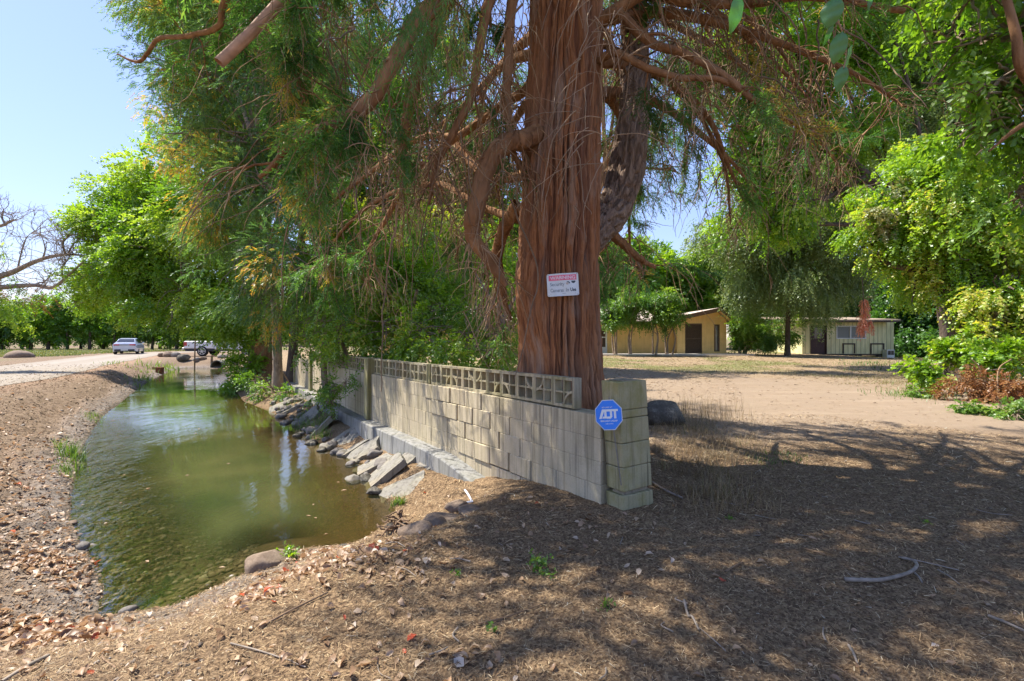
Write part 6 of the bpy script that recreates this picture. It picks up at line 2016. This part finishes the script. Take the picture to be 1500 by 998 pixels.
crown_mesh(BP([(10, 452, 21, .8), (20, 475, 21, .55), (-20, 440, 21, 1), (25, 415, 21, .35), (5, 370, 21.5, .3), (40, 440, 21.3, .3), (-30, 360, 21.5, .7)]), MAT['leaf_vine'], bt, .11, .05, per=42, twig=.4, seed=44, tmean=.5)
crown_mesh(BP([(15, 430, 21.3, .7), (50, 440, 21.3, .55), (-5, 400, 21.5, .6), (70, 432, 21.2, .4), (-30, 420, 21.5, .8)]), MAT['leaf_dead'], bt, .07, .03, per=30, twig=.35, seed=45, name='dry_leaves')
# ------------------------------------------------------------------ litter, sticks, weeds
rl = np.random.default_rng(99)


def scatter(n, y0, y1, pxa=-70, pxb=1570, keep=None, margin=.03):
    """random ground points, denser near the viewer as the eye resolves them"""
    Y = y0 * np.exp(rl.random(n) * math.log(y1 / y0))
    px = pxa + (pxb - pxa) * rl.random(n)
    X = (px - 750) / F_PX * Y
    ok = water_sd(X, Y) > margin
    t, v = wall_tv(X, Y)
    ok &= ~((v > -.26) & (v < .24) & (t > -.05) & (t < 15.6))
    ok &= ~((v > -.03) & (v < .42) & (t > -.08) & (t < .25))
    ok &= np.hypot(X - TX, Y - TY) > .60
    if keep is not None:
        ok &= keep(X, Y, v, t)
    return X[ok], Y[ok]


def strips(X, Y, ln, wd, tint, name, mat, parent=None, tilt=.22, lift=.004):
    n_ = len(X)
    Z = height(X, Y) + lift + .006 * rl.random(n_)
    a = rl.random(n_) * 2 * PI
    d = np.stack([np.cos(a), np.sin(a), rl.normal(0, tilt, n_)], -1); d = norm(d)
    s = np.stack([-np.sin(a), np.cos(a), rl.normal(0, .35, n_)], -1); s = norm(s)
    c = np.stack([X, Y, Z + .25 * np.abs(d[:, 2]) * ln], -1)
    h = d * (ln / 2)[:, None]; w_ = s * (wd / 2)[:, None]
    bend = np.zeros((n_, 3)); bend[:, 2] = ln * .10 * rl.random(n_)
    V = np.stack([c - h - w_, c - w_ + bend, c + h - w_ * .5, c + h + w_ * .5, c + w_ + bend, c - h + w_], 1).reshape(-1, 3)
    b = np.arange(n_)[:, None] * 6
    F = np.concatenate([b + np.array([[0, 1, 4, 5]]), b + np.array([[1, 2, 3, 4]])], 1).reshape(-1, 4)
    return qmesh(name, V, F, mat, parent, attrs=dict(tint=np.repeat(tint, 2)))


MAT['needle_litter'] = tint_mat('needle_litter', [(0, (0.077, 0.051, 0.033)), (.3, (0.179, 0.117, 0.067)), (.55, (0.308, 0.209, 0.116)), (.75, (0.446, 0.323, 0.181)), (.9, (0.568, 0.457, 0.286)), (1, (0.469, 0.469, 0.396))])
MAT['chip_litter'] = tint_mat('chip_litter', [(0, (0.076, 0.048, 0.029)), (.3, (0.170, 0.110, 0.065)), (.6, (0.278, 0.193, 0.119)), (.88, (0.385, 0.288, 0.192)), (1, (0.467, 0.411, 0.336))])
front = lambda X, Y: (Y < 4.0) & (X > -2.55 - .12 * (Y - 2))
mul = lambda X, Y, v, t: (np.hypot(X - 1.2, Y - 3.0) < 7.5) & ((v > -2.6) | front(X, Y))
X, Y = scatter(150000, 1.25, 9.0, keep=mul)
k = np.clip(Y / 3.0, .8, 2.2)
o = strips(X, Y, (.012 + .045 * rl.random(len(X)) ** 1.6) * k ** .6, (.0016 + .0030 * rl.random(len(X)) ** 2) * k, np.clip(rl.beta(1.5, 2.0, len(X)), 0, 1), 'needle_litter', MAT['needle_litter'])
tag(o, 'brown needle and bark litter over the shaded ground', kind='stuff')
lef = lambda X, Y, v, t: (v < -2.0) & ~(front(X, Y) & (rl.random(len(X)) < .9))
X, Y = scatter(60000, 1.4, 27.0, -70, 420, keep=lef)
k = np.clip(Y / 3.5, .8, 6)
o = strips(X, Y, (.010 + .030 * rl.random(len(X)) ** 2.5) * k ** .7, (.004 + .009 * rl.random(len(X)) ** 2) * k ** .7, np.clip(rl.beta(1.6, 2.2, len(X)), 0, 1), 'bark_chips', MAT['chip_litter'], tilt=.3)
tag(o, 'tan bark chips and broken leaves over the sunny left bank', kind='stuff')
X, Y = scatter(16000, 6.5, 36, 850, 1570, keep=lambda X, Y, v, t: (v > .6) & ((Y > 13.5 + 3 * np.sin(X)) | (rl.random(len(X)) < .22)))
k = np.clip(Y / 7, .8, 4)
o = strips(X, Y, (.02 + .035 * rl.random(len(X))) * k, (.005 + .008 * rl.random(len(X))) * k ** .8, np.clip(rl.beta(2.4, 1.6, len(X)), 0, 1), 'straw_litter', MAT['chip_litter'], tilt=.05)
tag(o, 'dry straw and leaf scraps over the sunny yard', kind='stuff')


def curled(X, Y, size, tint, name, mat, lift=.01):
    """dry curled leaves: 4 x 3 grids bent and tipped"""
    n_ = len(X)
    Z = height(X, Y) + lift
    a = rl.random(n_) * 2 * PI
    d = norm(np.stack([np.cos(a), np.sin(a), rl.normal(0, .35, n_)], -1))
    s = norm(np.cross(np.stack([rl.normal(0, .4, n_), rl.normal(0, .4, n_), np.ones(n_)], -1), d)); u = np.cross(d, s)
    c = np.stack([X, Y, Z], -1)
    curl = rl.normal(0, .5, n_); fold = .25 + .5 * rl.random(n_); asp = .40 + .35 * rl.random(n_)
    V = []
    for i, t in enumerate((0, .33, .7, 1.0)):
        w_ = (.12, 1.0, .85, .06)[i]
        for q in (-1, 0, 1):
            p = c + d * ((t - .5) * size)[:, None] + s * (q * w_ * asp * size * .5 * (1 + rl.normal(0, .15, n_)))[:, None]
            p = p + u * (size * (curl * (t - .5) ** 2 * 1.4 + fold * abs(q) * w_ * .35 + rl.normal(0, .03, n_)))[:, None]
            V.append(p)
    V = np.stack(V, 1)
    lo = V[:, :, 2].min(1)
    V[:, :, 2] += (height(X, Y) + .003 - lo)[:, None]
    b = np.arange(n_)[:, None] * 12
    fs = [np.array([[i * 3 + q, i * 3 + q + 1, i * 3 + q + 4, i * 3 + q + 3]]) for i in range(3) for q in range(2)]
    F = np.concatenate([b + f for f in fs], 1).reshape(-1, 4)
    return qmesh(name, V.reshape(-1, 3), F, mat, attrs=dict(tint=np.repeat(tint, 6)), smooth=True)


MAT['dry_leaf'] = leaf_mat('dry_leaf', [(0, (.15, .085, .05)), (.25, (.30, .185, .105)), (.55, (.46, .32, .20)), (.8, (.58, .45, .32)), (.90, (.54, .47, .39)), (.94, (.50, .15, .06)), (1, (.55, .10, .05))], .25, (1.2, 1, .8), .03)
XS, YS, SS = [], [], []
def pile(px, py, sx_, sy_, n_, z=-.2, s0=.045):
    X, Y = [], []
    for _ in range(n_):
        x, y = on_plane(px + rl.normal(0, sx_), py + rl.normal(0, sy_), z)
        X.append(x); Y.append(y)
    X, Y = np.array(X), np.array(Y)
    ok = (water_sd(X, Y) > .02) & (Y < 9) & (Y > .8)
    XS.append(X[ok]); YS.append(Y[ok]); SS.append(s0 * (.6 + .9 * rl.random(ok.sum())))
pile(60, 890, 50, 18, 330, -.25, .055); pile(110, 900, 30, 10, 180, -.3, .06); pile(60, 790, 45, 20, 260, -.3, .05); pile(90, 800, 25, 15, 120, -.3)
pile(440, 850, 50, 18, 190, -.2, .055); pile(470, 815, 25, 8, 110, -.4, .05); pile(540, 840, 60, 20, 170, -.1); pile(375, 885, 20, 6, 70, -.1, .05)
pile(600, 970, 60, 18, 16, 0, .05); pile(680, 965, 25, 10, 8, 0, .055); pile(700, 780, 120, 60, 90, 0); pile(850, 770, 60, 20, 30, 0)
pile(30, 690, 40, 40, 260, -.15, .05); pile(60, 640, 60, 30, 200, -.1, .06)
X, Y = scatter(5200, 1.3, 13, keep=lambda X, Y, v, t: v < 1.5)
m_ = rl.random(len(X)) < np.where(wall_tv(X, Y)[1] < -2.2, .45, .08)
XS.append(X[m_]); YS.append(Y[m_]); SS.append((.022 + .035 * rl.random(m_.sum())) * np.clip(Y[m_] / 4, 1, 2))
X, Y, S = np.concatenate(XS), np.concatenate(YS), np.concatenate(SS)
tt = np.clip(rl.normal(.5, .22, len(X)), 0, .90); tt = np.where(rl.random(len(X)) < .018, .95 + .05 * rl.random(len(X)), tt)
o = curled(X, Y, S, tt, 'dry_leaves', MAT['dry_leaf'])
tag(o, 'dry tan and reddish fallen leaves drifted on the banks', kind='stuff')

# pebbles and clods on the left bank and creek bed
V0, F0 = ICO2
def pebbles(X, Y, r, z, name, mat, lab):
    n_ = len(X)
    sc = np.stack([r * (.8 + .5 * rl.random(n_)), r * (.7 + .5 * rl.random(n_)), r * (.45 + .3 * rl.random(n_))], -1)
    a = rl.random(n_) * 6.28; c, s = np.cos(a), np.sin(a)
    base = V0[None] * (1 + .28 * (rl.random((n_, len(V0), 1)) - .5)) * sc[:, None, :]
    P = np.stack([base[..., 0] * c[:, None] - base[..., 1] * s[:, None] + X[:, None], base[..., 0] * s[:, None] + base[..., 1] * c[:, None] + Y[:, None], base[..., 2] + (z + .15 * r)[:, None]], -1)
    F = (F0[None] + (np.arange(n_) * len(V0))[:, None, None]).reshape(-1, 3)
    o = qmesh(name, P.reshape(-1, 3), F, mat, attrs=dict(tint=np.repeat(rl.random(n_), len(F0))))
    return tag(o, lab, kind='stuff')
MAT['pebble'] = tint_mat('pebbles', [(0, (0.078, 0.066, 0.055)), (.4, (0.172, 0.136, 0.105)), (.8, (0.281, 0.234, 0.187)), (1, (0.374, 0.351, 0.320))])
X, Y = scatter(1200, 1.6, 13, -70, 300, keep=lambda X, Y, v, t: v < -2.3)
pebbles(X, Y, (.005 + .012 * rl.random(len(X)) ** 3) * np.clip(Y / 4, .8, 2), height(X, Y), 'gravel', MAT['pebble'], 'clods and pebbles over the left bank')
Yb = 3.3 * np.exp(rl.random(5200) * math.log(9 / 3.3)); Xb = (80 + 300 * rl.random(5200) - 750) / F_PX * Yb
okb = (water_sd(Xb, Yb) < .0) & (water_sd(Xb, Yb) > -1.5)
Xb, Yb = Xb[okb], Yb[okb]
pebbles(Xb, Yb, .006 + .030 * rl.random(len(Xb)) ** 4, height(Xb, Yb), 'creek_gravel', MAT['pebble'], 'cobbles on the creek bed')

# sticks
def stick(pxs, r, lab, group=None, mat='twig', z=0.0):
    pts = []
    for q, (px, py) in enumerate(pxs):
        x, y = on_plane(px, py, z); pts.append((x, y, hz(x, y) + r * 1.1 + .004))
    P = resample(pts, 24)
    P[:, 2] = np.maximum(P[:, 2], height(P[:, 0], P[:, 1]) + r * .7)
    c = P[12].copy()
    rr = r * np.linspace(1.1, .75, 24)
    V, F = tubes((P - c)[None], rr[None], 7, cap=False)
    ang = np.tile(np.arange(7), 24)
    V = V + .0
    o = qmesh('fallen_stick', V, F, MAT[mat], smooth=True)
    o.location = c
    return tag(o, lab, 'stick', group)
MAT['grey_stick'] = plain('weathered_stick', (.27, .225, .18), .85, .35, 14)
stick([(1237, 853), (1262, 856), (1290, 857), (1320, 851), (1338, 841), (1343, 832), (1336, 825), (1320, 822)], .0115, 'curved grey stick like a hook on the shaded driveway', None, 'grey_stick')
stick([(1316, 820), (1350, 826), (1405, 838)], .0045, 'thin straight twig running right from the hooked stick', None, 'grey_stick')
stick([(1340, 844), (1346, 851), (1351, 858)], .006, 'short stub of wood just under the hooked stick', None, 'grey_stick')
stick([(1002, 884), (1008, 904), (1014, 908), (1024, 927)], .0065, 'broken pale stick pointing at the viewer below the end pillar', None, 'grey_stick')
stick([(1243, 950), (1250, 963), (1256, 978)], .006, 'short pale stick on the shaded ground near the lower edge', None, 'grey_stick')
stick([(1448, 906), (1475, 918), (1505, 934)], .0075, 'pale stick at the lower right corner', None, 'grey_stick')
stick([(1374, 838), (1390, 848), (1406, 860)], .0045, 'thin twig right of the hooked stick, slanting down', None, 'grey_stick')
stick([(338, 943), (390, 958), (448, 977)], .004, 'long thin twig across the shadow edge at the lower left', None, 'grey_stick')
stick([(70, 940), (40, 968), (2, 1000)], .010, 'grey dead stick at the lower left corner', None, 'grey_stick')
stick([(956, 712), (975, 724), (1000, 733)], .012, 'grey root like stick beside the foot of the end pillar', None, 'grey_stick')
stick([(1062, 842), (1075, 834), (1088, 826)], .006, 'short brown twig in front of the grass tufts', None, 'twig_dark')
stick([(700, 915), (740, 905), (800, 885)], .004, 'dark thin twig slanting across the shaded mulch', None, 'twig_dark')
stick([(170, 980), (150, 950), (185, 930)], .004, 'bent thin twig on the sunny mulch at the lower left', None, 'twig_dark')
stick([(380, 920), (430, 895), (480, 872)], .006, 'dark straight stick lying along the shadow edge', None, 'twig_dark')
X, Y = scatter(110, 1.5, 6.0, 300, 1500, keep=lambda X, Y, v, t: v > -2.4)
for q, (x, y) in enumerate(zip(X[:70], Y[:70])):
    a = rl.random() * 6.28; l = (.05 + .16 * rl.random() ** 1.5)
    p = np.array([[x, y], [x + l * .5 * math.cos(a), y + l * .5 * math.sin(a)], [x + l * math.cos(a + rl.normal(0, .3)), y + l * math.sin(a + rl.normal(0, .3))]])
    r = .0022 + .0028 * rl.random()
    P = resample(np.hstack([p, (height(p[:, 0], p[:, 1]) + r + .006)[:, None]]), 8)
    c = P[4].copy()
    V, F = tubes((P - c)[None], (r * np.linspace(1.1, .7, 8))[None], 5)
    o = qmesh('fallen_twig', V, F, MAT['grey_stick' if q % 3 else 'twig_dark'], smooth=True); o.location = c
    tag(o, 'thin fallen twig lying on the shaded brown mulch', 'twig', 'fallen twigs on the mulch')


# grass
def blades(C, n_per, h, wd, spread, lean, tint, name, mat, lab=None, cat=None, kind=None, rng=rl, parent=None):
    C = np.asarray(C, float)
    base = np.repeat(C, n_per, 0); n_ = len(base)
    base = base + np.stack([rng.normal(0, spread, n_), rng.normal(0, spread, n_), np.zeros(n_)], -1)
    base[:, 2] = height(base[:, 0], base[:, 1]) - .01
    a = rng.random(n_) * 6.28
    d = np.stack([np.cos(a), np.sin(a), np.zeros(n_)], -1); s = np.stack([-np.sin(a), np.cos(a), np.zeros(n_)], -1)
    hh = h * (.45 + .75 * rng.random(n_)); ll = lean * rng.random(n_) ** .8 * hh
    V = []
    for t, w_ in ((0, 1), (.4, .85), (.75, .55), (1, .08)):
        p = base + d * (ll * t ** 1.8)[:, None]
        p[:, 2] += hh * (t - .30 * lean * t * t * rng.random(n_))
        V += [p - s * (wd * w_ / 2), p + s * (wd * w_ / 2)]
    V = np.stack(V, 1).reshape(-1, 3)
    b = np.arange(n_)[:, None] * 8
    F = np.concatenate([b + np.array([[q, q + 1, q + 3, q + 2]]) for q in (0, 2, 4)], 1).reshape(-1, 4)
    T = np.repeat(np.clip(np.repeat(np.asarray(tint, float), n_per) + rng.normal(0, .12, n_), 0, 1), 3)
    o = qmesh(name, V, F, mat, parent, attrs=dict(tint=T))
    return tag(o, lab, cat, None, kind)


def pts_px(px, py, sx_, sy_, n_, z=.03):
    out = []
    for _ in range(n_):
        x, y = on_plane(px + rl.normal(0, sx_), py + rl.normal(0, sy_), z); out.append((x, y, 0))
    out = np.array(out)
    t, v = wall_tv(out[:, 0], out[:, 1])
    return out[(water_sd(out[:, 0], out[:, 1]) > .02) & ~((v > -.3) & (v < .5) & (t > -.12) & (t < .3))]


C = np.vstack([pts_px(1040, 690, 26, 26, 30), pts_px(1000, 660, 22, 22, 22), pts_px(1060, 725, 25, 12, 16), pts_px(990, 630, 25, 8, 20), pts_px(1035, 640, 25, 10, 20), pts_px(1085, 660, 25, 12, 14)])
blades(C, 30, .17, .0042, .08, 1.25, np.clip(rl.normal(.45, .3, len(C)), 0, 1), 'dry_grass', MAT['grass_dry'], 'tangled dry grass and weeds around the boulder and end pillar', kind='stuff')
C = np.vstack([pts_px(1030, 615, 32, 7, 60), pts_px(990, 606, 28, 4, 30)])
blades(C, 6, .34, .005, .10, .45, np.clip(rl.normal(.55, .15, len(C)), 0, .9), 'dry_weed_stalks', MAT['grass_dry'], 'thin pinkish dry weed stalks at the edge of the sunny driveway', kind='stuff')
X, Y = scatter(5200, 14, 36, 860, 1400, keep=lambda X, Y, v, t: (fbm(X * .25, Y * .25, octv=3, seed=87) > .50) & (v > 1))
blades(np.stack([X, Y, 0 * X], -1), 8, .085, .011, .16, 1.1, np.clip(rl.normal(.45, .3, len(X)), 0, 1), 'yard_grass', leaf_mat('yard_grass', [(0, (.17, .17, .06)), (.4, (.29, .25, .11)), (.7, (.40, .31, .17)), (1, (.22, .22, .07))], .3, (1.1, 1.05, .8), .03), 'thin yellowing grass in the yard before the house', kind='stuff')
X, Y = scatter(2600, 38, 58, -60, 330, keep=lambda X, Y, v, t: road_d(X, Y) > ROAD_W + 2)
blades(np.stack([X, Y, 0 * X], -1), 7, .20, .05, .35, .9, np.clip(rl.normal(.4, .3, len(X)), 0, 1), 'field_grass', leaf_mat('field_grass', [(0, (.11, .17, .03)), (.5, (.22, .27, .07)), (1, (.40, .33, .16))], .3, (1.1, 1.05, .8), .03), 'low grass of the field before the orchard row', kind='stuff')


def tuft(px, py, z, h, n_c, spread, lab, mat='grass_green', tint=.5, n_per=26, wd=.008, sx_=6, sy_=4, cat='grass tuft'):
    C = pts_px(px, py, sx_, sy_, n_c, z)
    if len(C) == 0: return
    o = blades(C, n_per, h, wd, spread, .9, np.clip(rl.normal(tint, .2, len(C)), 0, 1), 'grass_tuft', MAT[mat])
    c = C.mean(0); c[2] = hz(c[0], c[1])
    o.data.transform(Matrix.Translation(-Vector(c))); o.location = c
    if sx_ > 7:
        o.name = 'weeds'; tag(o, lab, kind='stuff')
    else: tag(o, lab, cat)


tuft(94, 662, -.4, .26, 9, .06, 'bright green weed tuft on the left bank at the waterline', wd=.010, sx_=10, sy_=10)
tuft(108, 690, -.5, .10, 9, .05, 'low yellow green weeds under the bright tuft on the left bank', tint=.8, sx_=8, sy_=6)
tuft(146, 612, -.45, .14, 8, .12, 'small yellow green weed patch where the left bank bends', tint=.8, sx_=8, sy_=5)
tuft(200, 572, -.4, .30, 10, .25, 'yellow green weeds at the foot of the eroded left bank', tint=.85, wd=.02, sx_=10, sy_=4)
tuft(226, 556, -.4, .40, 14, .35, 'yellow green grass along the far left waterline', tint=.85, wd=.03, sx_=10, sy_=4)
tuft(255, 541, -.4, .45, 16, .45, 'farthest yellow green grass at the end of the creek', tint=.9, wd=.04, sx_=16, sy_=2)
tuft(200, 535, 0, .2, 8, .4, 'pale green weeds on top of the left bank by the road', tint=.7, wd=.03, sx_=25, sy_=3)
tuft(440, 620, -.45, .22, 9, .07, 'green weeds among the slabs halfway along the bank', sx_=6, sy_=6)
tuft(470, 630, -.4, .30, 10, .07, 'tall green grass among the riprap slabs, largest tuft there', sx_=8, sy_=9)
tuft(527, 680, -.4, .16, 6, .04, 'green grass tuft growing between two broad slabs', sx_=4, sy_=6)
tuft(583, 737, -.5, .10, 5, .03, 'small green grass tuft at the foot of the nearest slab', sx_=3, sy_=2)
tuft(590, 668, -.3, .08, 8, .06, 'thin green grass on the earth under the footing', tint=.2, sx_=10, sy_=3)
tuft(432, 590, -.3, .14, 12, .12, 'dull green weeds on the bank below the small sapling', tint=.2, sx_=14, sy_=8)
tuft(400, 575, -.2, .14, 10, .15, 'short green weeds near the foot of the grey trunk', tint=.3, sx_=16, sy_=6)
tuft(1140, 672, .02, .06, 8, .08, 'thin green grass patch on the shaded driveway edge', tint=.2, sx_=18, sy_=4)
tuft(1285, 537, .2, .18, 26, .5, 'green weeds along the foot of the cream shed', tint=.3, wd=.016, sx_=30, sy_=3)
tuft(1350, 575, .1, .15, 20, .3, 'green weeds at the edge of the thicket on the right', tint=.5, wd=.012, sx_=18, sy_=5)


def seedling(px, py, z, lab, size, n_leaf, mat, tint, cat='plant', leaf=.035):
    x, y = on_plane(px, py, z)
    zz = hz(x, y)
    root = empty('seedling', (x, y, zz), lab, cat)
    rg = np.random.default_rng(int(px * 7 + py))
    O = np.repeat([[x, y, zz]], 7, 0)
    D = rg.normal(0, .6, (7, 3)); D[:, 2] = .8
    P = grow(O, D, size * (.6 + .5 * rg.random(7)), 8, .5, .12, rg)
    V, F = tubes(P, np.full((7, 8), .0016 + size * .006) * np.linspace(1, .5, 8), 4)
    qmesh('stem', V, F, MAT['leaf_mid'], root, attrs=dict(tint=np.full(len(F), .3)))
    src = rg.integers(0, 7, n_leaf); sg = rg.integers(2, 8, n_leaf)
    V, F, T = sprays(P[src, sg], rg.normal(0, 1, (n_leaf, 3)) + np.array([0, 0, .5]), leaf * .9, 3, leaf, leaf * .55, .8, .2, rg, .3, np.clip(rg.normal(tint, .15, n_leaf), 0, 1))
    qmesh('leaves', V, F, MAT[mat], root, attrs=dict(tint=T))


seedling(790, 836, 0, 'green leafy seedling in the shaded mulch below the wall', .13, 34, 'leaf_mid', .45, leaf=.032)
seedling(798, 848, 0, 'smaller green seedling just under the leafy one', .07, 12, 'leaf_mid', .35, leaf=.026)
seedling(422, 822, -.45, 'bright green plant beside the tan boulder at the water', .15, 60, 'leaf_vine', .5, leaf=.032)
seedling(668, 846, 0, 'tiny green sprout left of the leafy seedling', .05, 8, 'leaf_mid', .4, leaf=.022)
seedling(725, 925, 0, 'tiny green sprout low in the mulch near the lower edge', .05, 8, 'leaf_mid', .4, leaf=.022)
seedling(886, 888, 0, 'small green sprout right of the dark hollow in the mulch', .05, 12, 'leaf_mid', .4, leaf=.024)
seedling(1068, 762, 0, 'small green sprout in front of the dry grass tufts', .05, 8, 'leaf_mid', .4, leaf=.022)
seedling(1352, 763, 0, 'tiny green sprout on the right part of the shaded driveway', .05, 8, 'leaf_vine', .4, leaf=.022)

# leaves afloat
Yf = 4.0 * np.exp(rl.random(34) * math.log(20 / 4.0)); Xf = (110 + 430 * rl.random(34) - 750) / F_PX * Yf
okf = water_sd(Xf, Yf) < -.05
Xf, Yf = Xf[okf], Yf[okf]
a = rl.random(len(Xf)) * 6.28; sz_ = .018 + .03 * rl.random(len(Xf))
dv = np.stack([np.cos(a), np.sin(a), 0 * a], -1) * sz_[:, None]; sv = np.stack([-np.sin(a), np.cos(a), 0 * a], -1) * (sz_ * .4)[:, None]
cv = np.stack([Xf, Yf, np.full(len(Xf), WATER_Z + .004)], -1)
V = np.stack([cv - dv, cv + sv + [0, 0, .004], cv + dv, cv - sv + [0, 0, .004]], 1).reshape(-1, 3)
o = qmesh('floating_leaves', V, np.arange(len(V)).reshape(-1, 4), MAT['dry_leaf'], attrs=dict(tint=.3 + .5 * rl.random(len(Xf))))
tag(o, 'small yellow and brown leaves afloat on the creek', kind='stuff')
# ------------------------------------------------------------------ camera, light, world
cam = bpy.data.cameras.new('camera')
cam.sensor_width = 36; cam.lens = 17.0
cam.clip_start = .05; cam.clip_end = 3000
cam.shift_y = -.002
co = bpy.data.objects.new('camera', cam); COL.objects.link(co)
co.location = (0, 0, EYE); co.rotation_euler = (PI / 2, 0, 0)
scene.camera = co
SKY_K = 6.0
SUN_AZ = (-.95, .32); SUN_EL = math.radians(57)
L = math.hypot(*SUN_AZ)
sd = Vector((SUN_AZ[0] / L * math.cos(SUN_EL), SUN_AZ[1] / L * math.cos(SUN_EL), math.sin(SUN_EL)))
sun = bpy.data.lights.new('sun', 'SUN'); sun.energy = 2.6; sun.angle = math.radians(.5); sun.color = (1, .93, .82)
so = bpy.data.objects.new('sun', sun); COL.objects.link(so)
so.rotation_euler = (-sd).to_track_quat('-Z', 'Y').to_euler()
w = bpy.data.worlds.new('World'); scene.world = w; w.use_nodes = True
nt = w.node_tree
for n_ in list(nt.nodes): nt.nodes.remove(n_)
sky = nt.nodes.new('ShaderNodeTexSky'); sky.sky_type = 'NISHITA'; sky.sun_disc = False
sky.sun_elevation = SUN_EL
sky.sun_rotation = math.atan2(SUN_AZ[0], SUN_AZ[1])
sky.air_density = 1.0; sky.dust_density = .25; sky.ozone_density = 1.2
bg = nt.nodes.new('ShaderNodeBackground'); bg.inputs[1].default_value = .103
wo = nt.nodes.new('ShaderNodeOutputWorld')
bw = nt.nodes.new('ShaderNodeRGBToBW'); nt.links.new(sky.outputs[0], bw.inputs[0])
m1 = nt.nodes.new('ShaderNodeMath'); m1.operation = 'MULTIPLY_ADD'; m1.inputs[1].default_value = 1 / SKY_K; m1.inputs[2].default_value = 1.0
nt.links.new(bw.outputs[0], m1.inputs[0])
m2_ = nt.nodes.new('ShaderNodeMath'); m2_.operation = 'DIVIDE'; m2_.inputs[0].default_value = 1.0
nt.links.new(m1.outputs[0], m2_.inputs[1])
vm = nt.nodes.new('ShaderNodeVectorMath'); vm.operation = 'SCALE'
nt.links.new(sky.outputs[0], vm.inputs[0]); nt.links.new(m2_.outputs[0], vm.inputs['Scale'])
tn = nt.nodes.new('ShaderNodeVectorMath'); tn.operation = 'MULTIPLY'; tn.inputs[1].default_value = (.92, .84, .97)
nt.links.new(vm.outputs[0], tn.inputs[0]); nt.links.new(tn.outputs[0], bg.inputs[0]); nt.links.new(bg.outputs[0], wo.inputs[0])
vs = scene.view_settings
vs.view_transform = 'Standard'; vs.look = 'None'; vs.gamma = 1; vs.exposure = 2.02
vs.use_curve_mapping = False
cy = scene.cycles
cy.use_denoising = True
try: cy.denoiser = 'OPENIMAGEDENOISE'
except Exception: pass
cy.max_bounces = 7; cy.diffuse_bounces = 4; cy.glossy_bounces = 3; cy.transmission_bounces = 4; cy.transparent_max_bounces = 8
cy.caustics_reflective = False; cy.caustics_refractive = False
cy.sample_clamp_indirect = 6
cy.use_adaptive_sampling = True; cy.adaptive_threshold = .015
